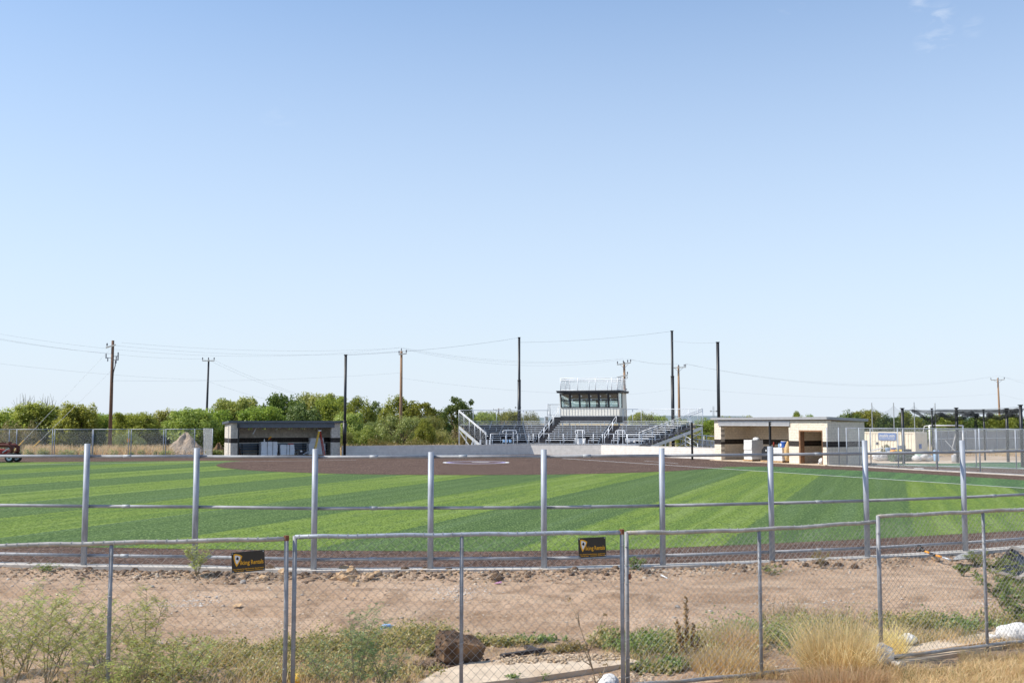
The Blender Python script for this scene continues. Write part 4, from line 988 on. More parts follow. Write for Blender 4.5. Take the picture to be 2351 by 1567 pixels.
for a0, a1, nm in ((0,.1,'left_wall'),(PL-.1,PL,'right_wall')):
    mb = MB(); mb.hexa([FP(a0,.10,Z0+.1),FP(a1,.10,Z0+.1),FP(a1,PD-.1,Z0+.1),FP(a0,PD-.1,Z0+.1)], [FP(a0,.10,ZW),FP(a1,.10,ZW),FP(a1,PD-.1,ZW),FP(a0,PD-.1,ZW)])
    mb.hexa([FP(a0,1.3,ZW),FP(a1,1.3,ZW),FP(a1,PD-.1,ZW),FP(a0,PD-.1,ZW)], [FP(a0,1.3,ZT+.05),FP(a1,1.3,ZT+.05),FP(a1,PD-.1,ZT+.05),FP(a0,PD-.1,ZT+.05)])
    mb.hexa([FP(a0,.0,ZW),FP(a1,.0,ZW),FP(a1,.14,ZW),FP(a0,.14,ZW)], [FP(a0,-LEAN,ZT),FP(a1,-LEAN,ZT),FP(a1,-LEAN+.14,ZT),FP(a0,-LEAN+.14,ZT)])
    build(mb, 'side_wall', siding, pb)
    sw = build(MB().hexa([FP(a0+.03,.14,ZW),FP(a1-.03,.14,ZW),FP(a1-.03,1.3,ZW),FP(a0+.03,1.3,ZW)], [FP(a0+.03,-LEAN+.14,ZT),FP(a1-.03,-LEAN+.14,ZT),FP(a1-.03,1.3,ZT),FP(a0+.03,1.3,ZT)]), 'side_window', glass, pb)
    mb = MB(); FP.box(mb, a0-.02, a1+.02, 1.22, 1.3, ZW, ZT); build(mb, 'side_frame', charcoal, sw)
lean = lambda a, f, d=0: FP(a, -LEAN*f + d, ZW + (ZT-ZW)*f)
def lbar(a0, f0, a1, f1, wd, m, nm, par):
    mb = MB(); mb.bar(lean(a0,f0,-.02), lean(a1,f1,-.02), wd, .08); return build(mb, nm, m, par)
cw = (PL-.2)/6
for k in range(6):
    a0 = .1+cw*k; a1 = a0+cw
    mb = MB(); e = .05
    mb.add([lean(a0+e,.03,.012),lean(a1-e,.03,.012),lean(a1-e,.97,.012),lean(a0+e,.97,.012)], [(0,1,2,3)])
    mb.add([lean(a0+e,.03,.024),lean(a1-e,.03,.024),lean(a1-e,.97,.024),lean(a0+e,.97,.024)], [(3,2,1,0)])
    wn = build(mb, 'window', glass, pb)
    for (q0, f0, q1, f1, wd) in ((a0+.04,0,a0+.04,1,.10),(a1-.04,0,a1-.04,1,.10),(a0,.03,a1,.03,.08),(a0,.5,a1,.5,.06),(a0,.97,a1,.97,.10)):
        lbar(q0, f0, q1, f1, wd, charcoal, 'frame_bar', wn)
    for f, u in ((.8,.2),(.56,.22),(.1,.22)):
        if k == 0: continue
        mb = MB(); c = lean(a0+cw*u, f, -.005); mb.box(c, (.10,.008,.11), FP.rz); build(mb, 'window_sticker', white, wn)
mb = MB(); FP.box(mb, .25, PL-.25, 1.0, 1.5, ZW-.15, ZW-.08); build(mb, 'counter', white, pb)
mb = MB(); FP.box(mb, -.22, PL+.22, -LEAN-.25, PD+.15, ZT+.06, ZT+.20); FP.box(mb, -.26, PL+.26, -LEAN-.30, PD+.2, ZT+.20, ZT+.29); rf = build(mb, 'roof', charcoal, pb)
rz_ = ZT+.29; rr_ = [(.15,-LEAN-.05),(2.0,-LEAN-.05),(3.9,-LEAN-.05),(5.6,-LEAN-.05),(PL-.1,-LEAN-.05),(PL-.1,PD*.5),(PL-.1,PD),(4.3,PD),(2.3,PD),(.15,PD),(.15,PD*.5),(.15,-LEAN-.05)]
for dz in (1.30, 1.12, .06):
    mb = MB(); mb.tube([FP(a,d,rz_+dz) for a, d in rr_], .03, 7); build(mb, 'roof_rail', alu_w, rf, smooth=True)
for a, d in rr_[:-1]:
    mb = MB(); mb.tube([FP(a,d,rz_),FP(a,d,rz_+1.3)], .034, 7); build(mb, 'roof_rail_post', alu_w, rf, smooth=True)
mb = MB()
for p, q in zip(rr_, rr_[1:]): fence_mesh(mb, FP(*p,0), FP(*q,0), rz_+.06, rz_+1.12, .045, .0009)
build(mb, 'roof_rail_mesh', galv_far, rf)
for a in (PL-.95, PL-.35):
    mb = MB(); mb.tube([FP(a,.4,rz_),FP(a,.4,rz_+1.12)], .025, 7); build(mb, 'hatch_post', alu_w, rf)
for z in (.3,.6,.9):
    mb = MB(); mb.tube([FP(PL-.95,.4,rz_+z),FP(PL-.35,.4,rz_+z)], .022, 7); build(mb, 'hatch_rail', alu_w, rf)
mb = MB(); FP.box(mb, .0, PL, .06, .16, 3.05, Z0); FP.box(mb, PL-.1, PL, .16, PD, 3.05, Z0); build(mb, 'skirt_panel', charcoal, pb)
for a in (.1, PL-.2):
    for d in (.2, PD-.3):
        mb = MB(); FP.box(mb, a, a+.14, d, d+.14, -.1, Z0); build(mb, 'support_column', alu, pb)
# entry stair and its screened landing at the left of the press box
for k in range(5):
    plank(NR-.2+.45*k, NR+.3+.45*k, ('C',.45), ('C',1.6), 2.95+.19*k-.19, 2.95+.19*k, 'stair_tread', charcoal)
LF = [FP(-1.75,1.2,0), FP(-1.75,2.4,0), FP(-.05,2.4,0)]; pts = [Vector((p[0],p[1])) for p in LF]
rail_run(pts, lambda i: 3.72, ('landing_rail','landing_rail_post'), alu, rails=(0,1.15), r=.03, h=1.28)
mb = MB()
for p, q in zip(pts, pts[1:]): fence_mesh(mb, p, q, 3.8, 4.98, .05, .0014)
build(mb, 'landing_mesh', galv_far, bl)
mb = MB(); FP.box(mb, -1.8, -.02, .9, 2.5, 3.62, 3.72); build(mb, 'landing_deck', alu, bl)
mb = MB(); FP.box(mb, -1.8, -1.66, .1, 1.2, 2.8, 3.7); build(mb, 'stair_stringer', alu, bl)
A_, B_ = FP(-.55,-.9,0), FP(-.55,1.2,0)
for dz in (1.0,.6):
    mb = MB(); mb.tube([(A_[0],A_[1],2.8+dz-.3),(A_[0],A_[1],2.8+dz),(B_[0],B_[1],3.7+dz)], .03, 7); build(mb, 'stair_rail', alu_w, bl, smooth=True)
for p, z in ((A_,2.8),(B_,3.7)):
    mb = MB(); mb.tube([(p[0],p[1],z-.1),(p[0],p[1],z+1.0)], .032, 7); build(mb, 'stair_rail_post', alu_w, bl, smooth=True)
# ------------------------------------------------------------------ foliage helpers
def leaves(centers, radii, n, L, Wd, seed, up=.35, out=.5, sq=1.0, shell=.55):
    g = np.random.RandomState(seed); c = np.repeat(np.asarray(centers, float), n, 0); r = np.repeat(np.asarray(radii, float), n)
    d = g.normal(size=(len(c),3)); d /= np.linalg.norm(d, axis=1)[:,None]
    k = (shell + (1-shell)*g.rand(len(c)))**1.0 * np.where(g.rand(len(c)) < .25, g.rand(len(c)), 1)
    p = c + d*(r*k)[:,None]*np.array([1,1,sq])
    nr = d*out + g.normal(size=d.shape)*.55 + np.array([-.55,-.22,up+.1]); nr /= np.linalg.norm(nr, axis=1)[:,None]
    t = np.cross(nr, g.normal(size=d.shape)); t /= np.linalg.norm(t, axis=1)[:,None]; b = np.cross(nr, t)
    s = (.6+.8*g.rand(len(c)))[:,None]
    return quads(p, t*L*s, b*Wd*s)
def quads(p, t, b):
    n = len(p); V = np.stack([p-t, p-b, p+t, p+b], 1).reshape(-1,3); F = np.arange(4*n).reshape(n,4); return V, F
def blob_clumps(g, n, rx, ry, rz, zc, rmin, rmax, zmin=.2, shell=.55):
    c, r = [], []
    while len(c) < n:
        d = g.normal(size=3); d /= np.linalg.norm(d); k = shell+(1-shell)*g.rand(); p = np.array([d[0]*rx*k, d[1]*ry*k, zc+d[2]*rz*k])
        if p[2] < zmin: continue
        c.append(p); r.append(rmin+(rmax-rmin)*g.rand())
    return c, r
def limbs(mb, g, n, h, spread, r0, z0=0.0):
    for k in range(n):
        a = 2*math.pi*(k+g.rand()*.7)/n; s = spread*(.5+.5*g.rand()); x, y = math.cos(a)*s, math.sin(a)*s; hh = h*(.7+.3*g.rand())
        mb.tube([(x*.06,y*.06,z0-.1),(x*.25+.1*g.randn(),y*.25,z0+hh*.35),(x*.62,y*.62+.1*g.randn(),z0+hh*.68),(x,y,z0+hh)], [r0,r0*.7,r0*.42,r0*.12], 6)
        for q in range(2):
            f = .4+.35*g.rand(); bx, by, bz = x*f, y*f, z0+hh*(f+.05); a2 = a+g.uniform(-1.2,1.2)
            mb.tube([(bx,by,bz),(bx+math.cos(a2)*spread*.3,by+math.sin(a2)*spread*.3,bz+hh*.18),(bx+math.cos(a2)*spread*.5,by+math.sin(a2)*spread*.5,bz+hh*.33)], [r0*.35,r0*.2,r0*.05], 5)
def tree_proto(name, cat, seed, kind):
    g = np.random.RandomState(seed); o = thing(name, 'x', cat)
    if kind == 'mesq':
        c, r = blob_clumps(g, 104, 3.2, 3.2, 2.65, 2.75, .6, 1.1, .15); sprays = [np.array([g.uniform(-2.0,2.0), g.uniform(-2.0,2.0), 4.6+g.rand()*.9]) for _ in range(16)]
        c += sprays; r += [.45+.4*g.rand() for _ in sprays]
        V, F = leaves(c, r, 140, .19, .060, seed, up=.6); m = leaf_mesq; ht, sp, nl, r0 = 5.2, 2.6, 5, .16
    elif kind == 'dense':
        c, r = blob_clumps(g, 84, 3.0, 3.0, 3.1, 3.3, .55, 1.05, .3); V, F = leaves(c, r, 130, .15, .085, seed, up=.3); m = leaf_dark; ht, sp, nl, r0 = 5.6, 2.3, 4, .2
    elif kind == 'mid':
        c, r = blob_clumps(g, 98, 2.9, 2.9, 3.1, 3.1, .6, 1.1, .2); V, F = leaves(c, r, 125, .15, .070, seed, up=.35); m = leaf_mid; ht, sp, nl, r0 = 5.6, 2.4, 4, .18
    elif kind == 'dome':       # umbrella-shaped, bare stems below
        c, r = blob_clumps(g, 70, 3.2, 3.2, 2.2, 2.5, .45, .8, 1.3, .7); V, F = leaves(c, r, 105, .14, .045, seed, up=.45); m = leaf_bush; ht, sp, nl, r0 = 3.9, 2.6, 8, .10
    elif kind == 'airy':       # open crown, sky shows through
        c, r = blob_clumps(g, 44, 3.0, 3.0, 2.4, 4.3, .4, .75, 1.2, .5); V, F = leaves(c, r, 95, .16, .080, seed, up=.3); m = leaf_dark if seed % 2 else leaf_mid; ht, sp, nl, r0 = 5.8, 2.4, 5, .18
    else:                      # low yellow-green brush
        c, r = blob_clumps(g, 60, 2.8, 2.0, 1.25, .9, .35, .65, .1, .4); V, F = leaves(c, r, 95, .13, .035, seed, up=.6, sq=1.2); m = leaf_brush; ht, sp, nl, r0 = 1.9, 2.2, 7, .03
    np_mesh('crown', V, F, m, o)
    mb = MB(); limbs(mb, g, nl, ht, sp, r0); build(mb, 'trunk' if kind != 'brush' else 'stem', bark if kind != 'brush' else twig_g, o, smooth=True, local=True)
    return o
PROTO = {}; UNIT = {'mesq': (6.1,7.6), 'dense': (6.95,7.4), 'mid': (6.85,7.2), 'dome': (5.2,7.4), 'airy': (7.0,6.8), 'brush': (2.6,6.2)}
TNAME = {'mesq': ('mesquite_tree','tree'), 'dense': ('oak_tree','tree'), 'mid': ('hackberry_tree','tree'), 'dome': ('huisache_tree','tree'), 'airy': ('open_crowned_tree','tree'), 'brush': ('brush_shrub','shrub')}
def plant(kind, px, top, Y, wpx, label, group=None, var=None):
    vs = PROTO.setdefault(kind, [])
    v = min((var if var is not None else rnd.randrange(3)) % 3, len(vs))
    while len(vs) <= v:
        vs.append([tree_proto(*TNAME[kind], 101+17*len(vs)+len(kind)*31, kind), False])
    base, used = vs[v]; t = copy_tree(base) if used else base; vs[v][1] = True
    h, wd = UNIT[kind]; sz = (Z(top, Y)+.12)/h; sw = wpx/FOC*Y/wd
    t.location = (X(px, Y), Y, -.12); t.scale = (sw, sw, sz); t.rotation_euler = (0,0,rnd.uniform(0,6.28)); tag(t, label, TNAME[kind][1], group or 'trees and brush beyond the field'); return t
T = [
('mesq',-45,938,118,150,'mesquite crown cut by the left edge of the picture'),
('mesq',18,944,126,110,'mesquite at the far left, behind the red tractor'),
('mesq',80,922,124,120,'tall mesquite with bare twigs on top, between the tractor and the brown utility pole'),
('brush',42,958,108,95,'yellow-green bush in front of the leftmost mesquites'),
('mesq',135,962,128,90,'low mesquite in the dip right of the bare-twig tree'),
('mesq',178,927,122,95,'mesquite with a pale rounded top left of the brown utility pole'),
('mid',222,941,126,90,'green tree just left of the brown utility pole'),
('mesq',270,954,132,90,'mesquite crown directly behind the brown utility pole'),
('mesq',312,948,122,100,'mesquite just right of the brown utility pole'),
('dense',347,953,142,60,'small dark tree in the notch between pole and mound'),
('mesq',392,943,126,100,'mesquite standing behind the taller earth mound'),
('dome',300,992,106,66,'pale rounded shrub behind the chain link, beside the yellow marker'),
('mesq',440,938,122,110,'mesquite beneath the black utility pole'),
('mid',492,934,127,100,'green tree between black utility pole and left dugout'),
('mesq',545,909,132,110,'tall mesquite over the left corner of the left dugout'),
('mid',600,921,127,110,'broad green tree behind the left dugout roof'),
('dense',652,893,133,100,'tallest tree, rising behind the left dugout'),
('dense',694,922,124,76,'dark tree over the right half of the left dugout roof'),
('mesq',722,903,142,100,'pale crown behind the dark tree over the dugout'),
('mid',768,900,138,90,'crown behind the right end of the left dugout roof'),
('mid',822,910,134,90,'crown right of the netting pole by the left dugout'),
('mesq',800,948,116,70,'sunlit mesquite beside the netting pole, above the low wall'),
('airy',873,922,142,80,'open-topped tree midway between netting pole and pine utility pole'),
('mid',915,907,138,90,'tall tree behind the pine utility pole'),
('airy',968,912,138,90,'open-crowned tree right of the pine utility pole'),
('airy',1051,911,128,84,'dark spreading tree at the left end of the bleachers'),
('dense',1010,948,140,60,'dark low tree left of the spreading tree'),
('dome',920,946,114,104,'wide umbrella-shaped huisache in front of the pine utility pole'),
('dome',975,948,124,90,'second umbrella-shaped huisache, right of the pine utility pole'),
('mid',975,962,110,46,'bright green bush beside the umbrella-shaped huisache'),
('dome',862,962,118,76,'rounded pale huisache above the low wall'),
('brush',1012,978,112,90,'yellow brush at the left foot of the bleachers'),
('brush',1050,985,116,70,'yellow brush right under the bleacher end rail'),
('mid',845,978,107,60,'dark green bush above the middle of the left wall section'),
('brush',880,1000,105,70,'straw-tinged low brush along the wall top'),
('brush',955,1000,104,66,'low brush at the foot of the pine utility pole'),
('dome',790,985,106,44,'small huisache right behind the left dugout end'),
('mesq',1110,944,134,90,'mesquite seen through the left bleacher fence'),
('mesq',1165,945,136,90,'mesquite behind the black pole of the left bleacher wing'),
('dome',1218,944,134,62,'rounded tree left of the press box stair'),
('brush',1140,960,122,160,'brush showing under the left bleacher fence'),
('mesq',1470,947,128,70,'rounded mesquite right of the press box'),
('mesq',1512,956,134,60,'mesquite behind the right bleacher fence'),
('mid',1562,955,138,40,'small tree beside the tallest netting pole'),
('mid',1622,957,126,60,'green tree left of the right dugout'),
('brush',1592,983,112,70,'yellow brush between bleachers and right dugout'),
('brush',1630,988,106,50,'yellow brush touching the right dugout corner'),
('mid',1672,950,134,66,'tree behind the left end of the right dugout roof'),
('mid',1718,955,134,60,'tree over the middle of the right dugout bay'),
('mid',1828,945,178,34,'small crown above the right dugout doorway'),
('mid',1855,946,178,30,'second small crown above the right dugout doorway'),
('dense',1950,944,146,80,'dark tree behind the right end of the right dugout'),
('mesq',1992,939,146,80,'pale mesquite behind the first white net mast'),
('dense',2035,953,144,70,'dark tree behind the second white net mast'),
('mid',2078,944,144,70,'tree behind the first black cage post'),
('dense',2120,952,146,76,'dark tree behind the soccer goal'),
('mid',2168,947,142,76,'tree right of the soccer goal crossbar'),
('dense',2215,951,144,74,'dark tree behind the second black cage post'),
('mid',2262,950,144,74,'tree left of the far right utility pole'),
('mesq',2308,951,144,76,'mesquite right of the far right utility pole'),
('dense',2350,949,144,80,'dark tree cut by the right edge of the picture'),
('mid',2410,948,144,80,'green tree beyond the right edge'),
]
for i, (k, px, top, Y, wpx, lab) in enumerate(T): plant(k, px, top-3, Y, wpx*1.32, lab, var=i*7+int(px))
# bare twigs over the tall left mesquite
q = bpy.data.objects
mb = MB(); g = np.random.RandomState(4)
for k in range(38):
    p = P(40+g.rand()*84, 945+g.rand()*10, 124.5); d = Vector((g.normal()*.5, g.normal()*.3, 1.6+g.rand()*.9)); mb.tube([p, p+d*.5+Vector((g.normal()*.1,0,0)), p+d], [.03,.022,.010], 4)
    if k % 2:
        mb.tube([p+d*.5, p+d*.8+Vector((g.normal()*.4,0,.1))], [.018,.008], 4)
solo(mb, 'dead_branches', twig_g, 'bare dead twigs standing out of the mesquite crown near the left edge', 'branches', tuple(P(80,945,124.5)), kind='stuff')
# far low hills on the horizon, blue haze of distance mixed into their colour
mb = MB(); xs_ = np.linspace(-2600, 3200, 60); hv = [14+16*abs(vnoise(np.array([x]), np.array([0.]), 520, 21)[0])*2 + (9 if 200 < x < 900 else 0) for x in xs_]
V = [(x, 3600+.1*abs(x), -2) for x in xs_] + [(x, 3750+.1*abs(x), h) for x, h in zip(xs_, hv)] + [(x, 4300, -2) for x in xs_]
n = len(xs_); mb.add(V, [(i, i+1, n+i+1, n+i) for i in range(n-1)] + [(n+i, n+i+1, 2*n+i+1, 2*n+i) for i in range(n-1)])
struct(mb, 'hills', M('haze_tinted_scrub', (.15,.19,.20), 1, 0, .2, .004), smooth=True)

# ------------------------------------------------------------------ utility poles and lines
glassy = M('grey_insulator', (.10,.10,.14), .3, 0, .1, 8, .5); xarm = M('bleached_crossarm', (.62,.60,.56), .8, 0, .12, 5)
def upole(px, top, Y, r0, m, label, arms, lean=0.0, lean_y=0.0, extra=None):
    h = Z(top, Y); x = X(px, Y); t = thing('utility_pole', label, 'utility pole', (x, Y, -.1), 0, 'utility poles behind the field')
    dx = lean*h
    mb = MB(); mb.tube([(-dx,0,-.1),(-dx*.5,0,h*.5),(0,0,h)], [r0,r0*.86,r0*.68], 12); build(mb, 'shaft', m, t, smooth=True, local=True)
    for (zr, wl, wr, tilt, pins) in arms:
        z = h-zr; mb = MB(); mb.bar((-wl,-r0,z-tilt*wl),(wr,-r0,z+tilt*wr), .10,.13); a = build(mb, 'crossarm', xarm, t, local=True)
        for q in pins:
            mb = MB(); mb.lathe((q,-r0,z+tilt*q+.06), [(.03,0),(.03,.12),(.085,.14),(.06,.22),(.085,.25),(.05,.36),(.02,.38)], 8); build(mb, 'insulator', glassy, a, smooth=True, local=True)
        if zr < 1 and wl > .8:
            mb = MB(); mb.bar((-wl*.6,-r0,z-.05),(0,-r0,z-.6), .03,.04); mb.bar((wr*.6,-r0,z-.05),(0,-r0,z-.6), .03,.04); build(mb, 'arm_brace', galv, a, local=True)
    return t, h
u1, h1 = upole(256, 779, 104, .19, wood_dk, 'brown wooden utility pole with cutouts, behind the left chain link fence', [(.55,.6,.35,.30,(-.5,))])
u1.location.x += .02
for dz, sx_ in ((1.75,-1),(1.95,1),(1.6,1)):       # cutouts and arresters below the top
    mb = MB(); z = h1-dz; mb.bar((0,-.1,z),(sx_*.62,-.1,z+.03), .05,.05); mb.tube([(sx_*.42,-.1,z-.35),(sx_*.42,-.1,z+.02)], .05, 8); mb.tube([(sx_*.60,-.1,z-.05),(sx_*.60,-.1,z+.42)], .055, 8)
    build(mb, 'fuse_cutout', glassy, u1, local=True)
mb = MB(); mb.tube([(.34,-.1,h1-2.0),(.34,-.1,h1-2.5),(.2,-.15,h1-3.2),(.17,-.17,h1-4.2)], .045, 7); build(mb, 'riser_cable', charcoal, u1, smooth=True, local=True)
u2, h2 = upole(478, 824, 134, .16, M('black_utility_pole', (.03,.03,.035), .7, 0, .2, 3), 'black utility pole with a grey crossarm, above the trees left of the left dugout', [(.12,.78,.78,0,(-.74,.02,.74))], lean=.014)
u3, h3 = upole(921, 803, 119, .20, wood_pole, 'sunlit pine utility pole rising from the huisaches beside the low wall', [(.40,.28,.62,.12,(-.24,.58))])
mb = MB(); mb.lathe((0,0,h3), [(.03,0),(.03,.1),(.08,.13),(.05,.24),(.02,.28)], 8); build(mb, 'top_insulator', glassy, u3, smooth=True, local=True)
u4, h4 = upole(1433, 829, 133, .20, wood_pole, 'leaning pine utility pole with two crossarms, right behind the press box', [(.22,.92,.85,.14,(-.85,-.1,.45,.82)),(1.75,.95,.45,.22,(.40,))], lean=-.022)
for q in (-.85,-.5,.3):
    mb = MB(); mb.tube([(q,-.25,h4-1.85+.22*q),(q+.08,-.25,h4-2.02+.22*q),(q,-.25,h4-2.22+.22*q)], .04, 6); build(mb, 'hanging_insulator', glassy, u4, local=True)
for z in (3.5,3.9):
    mb = MB(); mb.tube([(.15,-.1,h4-z),(.36,-.1,h4-z+.05)], .06, 6); build(mb, 'line_clamp', glassy, u4, local=True)
u5, h5 = upole(1558, 838, 150, .20, wood_pole, 'pine utility pole just right of the tallest netting pole', [(.25,1.1,1.05,.05,(-1.0,0,.8,1.0))], lean=-.004)
u6, h6 = upole(2291, 866, 192, .20, wood_pole, 'far pine utility pole above the batting cage at the right', [(.35,1.4,1.15,.04,(-1.35,0,1.1))], lean=-.012)
u7, h7 = upole(1145, 936, 300, .2, wood_dk, 'tiny distant utility pole over the left bleacher fence', [(.3,1.6,1.6,.1,(-1.5,1.5))])
for px, top, Y, lab in ((1189,922,420,'faint distant antenna mast left of the black bleacher pole'),(1637,932,380,'faint distant antenna mast left of the right dugout')):
    x = X(px, Y); h = Z(top, Y); t = thing('antenna_mast', lab, 'mast', (x,Y,0)); 
    for k in range(3):
        a = 2.1*k; mb = MB(); mb.tube([(.35*math.cos(a),.35*math.sin(a),0),(.25*math.cos(a),.25*math.sin(a),h)], .06, 4); build(mb, 'mast_leg', galv_far, t, local=True)
    for k in range(6):
        z = h*(.3+.12*k); mb = MB(); mb.bar((-.4,0,z),(.4,0,z), .06,.06); build(mb, 'mast_brace', galv_far, t, local=True)
    for s in (-1,1):
        mb = MB(); mb.bar((0,0,h*.8),(s*1.1,0,h*.8), .1,.1); mb.tube([(s*1.0,-.1,h*.77),(s*1.0,-.1,h*.83)], .3, 8); build(mb, 'dish', galv_far, t, local=True)
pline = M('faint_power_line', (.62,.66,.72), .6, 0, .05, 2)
top1, top2, top3 = (Vector((X(p_,Y),Y,h)) for p_, Y, h in ((257,104,h1),(478,134,h2),(921,119,h3)))
top4, top5, top6 = (Vector((X(p_,Y),Y,h)) for p_, Y, h in ((1433,133,h4),(1558,150,h5),(2291,192,h6)))
v3 = Vector
PLG = 'power lines between the utility poles'
for a, c, sag, r, lab in (
 (top1+v3((.8,0,-.3)), top3+v3((-.24,-.2,.2)), .55, .014, 'uppermost power line from the brown pole to the sunlit pine pole'),
 (top1+v3((.2,0,-.6)), top3+v3((.58,-.2,-.1)), .7, .014, 'second power line from the brown pole to the sunlit pine pole'),
 (top1+v3((.2,0,-4.1)), top3+v3((0,0,-2.6)), .35, .012, 'low communication line from the brown pole to the sunlit pine pole'),
 (P(-20,763,100), top3+v3((0,-.2,.3)), 1.6, .013, 'thin line passing over the brown pole from the left edge'),
 (P(-20,776,100), P(256,811,104), .15, .014, 'power line from the left edge into the brown pole cutouts'),
 (P(-20,774,101), P(470,824,134), .5, .014, 'power line from the left edge to the black utility pole'),
 (P(-20,832,100), P(474,872,134), .25, .012, 'low line from the left edge to the black utility pole'),
 (P(485,823,134), P(700,908,142), .3, .014, 'upper line falling from the black utility pole into the trees'),
 (P(485,829,134), P(680,905,142), .3, .013, 'second line falling from the black utility pole into the trees'),
 (P(476,874,134), P(640,922,142), .2, .012, 'lowest line falling from the black utility pole into the trees'),
 (top3+v3((-.24,-.2,.3)), top4+v3((-.8,-.2,.25)), .9, .014, 'uppermost line between the pine poles behind the bleachers'),
 (top3+v3((0,-.2,.2)), top4+v3((-.1,-.2,.35)), 1.1, .014, 'middle line between the pine poles behind the bleachers'),
 (top3+v3((.58,-.2,.0)), top4+v3((.4,-.2,.3)), 1.3, .014, 'lower line between the pine poles behind the bleachers'),
 (top3+v3((0,0,-3.2)), top4+v3((0,0,-4.2)), .5, .012, 'low communication line behind the press box'),
 (top4+v3((.4,-.2,.3)), top5+v3((-.9,-.2,.2)), .2, .014, 'line from the leaning pine pole to the next pole'),
 (top4+v3((.8,-.2,.25)), top5+v3((0,-.2,.2)), .3, .014, 'second line from the leaning pine pole to the next pole'),
 (top4+v3((0,0,-4.2)), top5+v3((0,0,-3.2)), .2, .012, 'low line between the leaning pole and the next pole'),
 (top5+v3((.8,-.2,.2)), top6+v3((-1.3,-.2,.1)), 2.2, .015, 'upper line from the pine poles to the far right pole'),
 (top5+v3((1,-.2,.2)), top6+v3((0,-.2,.3)), 2.5, .015, 'second line from the pine poles to the far right pole'),
 (top5+v3((0,0,-3.2)), top6+v3((0,0,-3.0)), 1.1, .013, 'low line from the pine poles to the far right pole'),
 (top6+v3((0,-.2,.3)), P(2420,880,230), .3, .015, 'upper line leaving the far right pole'),
 (top6+v3((1.1,-.2,.0)), P(2420,892,230), .3, .015, 'second line leaving the far right pole'),
 (top6+v3((0,0,-3)), P(2420,930,230), .2, .013, 'low line leaving the far right pole')):
    cable(a, c, sag, r*.65, lab, pline, 'power_line', PLG, 'power line', 22)
for a, g0, g1, lab in ((P(254,800,104),(55,1010),(26,1040),'upper guy wire of the brown pole, in a yellow guard'),(P(254,852,104),(92,1011),(62,1039),'lower guy wire of the brown pole, in a yellow guard')):
    e = P(*g0, 103.0); f = P(*g1, 102.4); t = thing('guy_wire', lab, 'guy wire', tuple(f)); mb = MB(); mb.tube([a, e], .012, 5); build(mb, 'wire', pline, t)
    mb = MB(); mb.tube([e, f], .06, 8); build(mb, 'guard', M('yellow_guy_guard', (.72,.42,.07), .6) if 'yellow_guy_guard' not in bpy.data.materials else bpy.data.materials['yellow_guy_guard'], t, smooth=True)
# ------------------------------------------------------------------ chain-link fences of the field
def field_fence(label, posts, H, cell=.052, mesh_from=0, top=True, bottom=True, z0=0.0, m=galv, pr=.038, extra_rails=(), wr=.0017):
    """posts: plan points; one part per post, rail and mesh bay"""
    t = thing('chain_link_fence', label, 'fence', (posts[0][0], posts[0][1], z0))
    for i, p in enumerate(posts):
        mb = MB(); mb.tube([(p[0],p[1],z0),(p[0],p[1],z0+H+.03)], pr, 8); build(mb, 'post', m, t, smooth=True)
    for i in range(mesh_from, len(posts)-1):
        a, c = posts[i], posts[i+1]
        for zz in ([H] if top else [])+([.06] if bottom else [])+list(extra_rails):
            mb = MB(); mb.tube([(a[0],a[1],z0+zz),(c[0],c[1],z0+zz)], .024, 6); build(mb, 'rail', m, t, smooth=True)
        mb = MB(); fence_mesh(mb, a, c, z0+.05, z0+H, cell, wr); build(mb, 'chain_link_mesh', galv_far, t)
    return t
def gl(px, py): p = G(px, py); return (p.x, p.y)
# left: double fence line in right field
la, lb = V2(*gl(-60,1050.6)), V2(*gl(452,1046.8))
def on(a, b, px): d = b-a; k = (px-CX)/FOC; s = (k*a.y-a.x)/(d.x-k*d.y); q = a+d*s; return (q.x, q.y)
field_fence('front chain link fence with eight bays, behind the red tractor at the left', [on(la,lb,p) for p in (-44,43,130,218,305,384,450)], 2.46, wr=.0012)
dn = V2(-(lb-la).y, (lb-la).x).normalized()*2.2; la2, lb2 = la+dn, lb+dn
field_fence('rear chain link fence line just behind the front one at the left', [on(la2,lb2,p) for p in (-50,26,125,216,299,379,470)], 2.46, cell=.075, wr=.0010)
q0, q1 = on(la2,lb2,470), V2(*gl(487,1048.4)); field_fence('short chain link end panel seen edge on, left of the left dugout', [q0, (q1.x,q1.y)], 2.5, cell=.035)
mb = MB(); strip(mb, (la.x,la.y), (lb.x,lb.y), .3, .02); struct(mb, 'left_fence_kerb', conc)
# right: fence along the left-field line
ra_ = [gl(px,py) for px, py in ((1900,1068.2),(1927,1069.3),(1945,1070.0),(1974,1071.3),(2063,1076.4),(2153,1081.2),(2251,1086.4),(2358,1092.2),(2480,1099))]
field_fence('tall chain link fence with a white kerb, running right from the right dugout', ra_, 2.68, mesh_from=2)
mb = MB()
for a, c in zip(ra_, ra_[1:]): 
    d = (V2(*c)-V2(*a)).normalized(); n_ = V2(-d.y,d.x)*.09
    mb.hexa([(a[0]-n_.x,a[1]-n_.y,-.1),(c[0]-n_.x,c[1]-n_.y,-.1),(c[0]+n_.x,c[1]+n_.y,-.1),(a[0]+n_.x,a[1]+n_.y,-.1)], [(a[0]-n_.x,a[1]-n_.y,.07),(c[0]-n_.x,c[1]-n_.y,.07),(c[0]+n_.x,c[1]+n_.y,.07),(a[0]+n_.x,a[1]+n_.y,.07)])
struct(mb, 'right_fence_kerb', conc)
rb_ = [gl(px,py) for px, py in ((2000,1067.2),(2075,1069.2),(2150,1071),(2242,1073.2),(2334,1076.4),(2430,1079))]
field_fence('second chain link fence line, between the bullpen strip and the batting cage', rb_, 2.62, cell=.07)
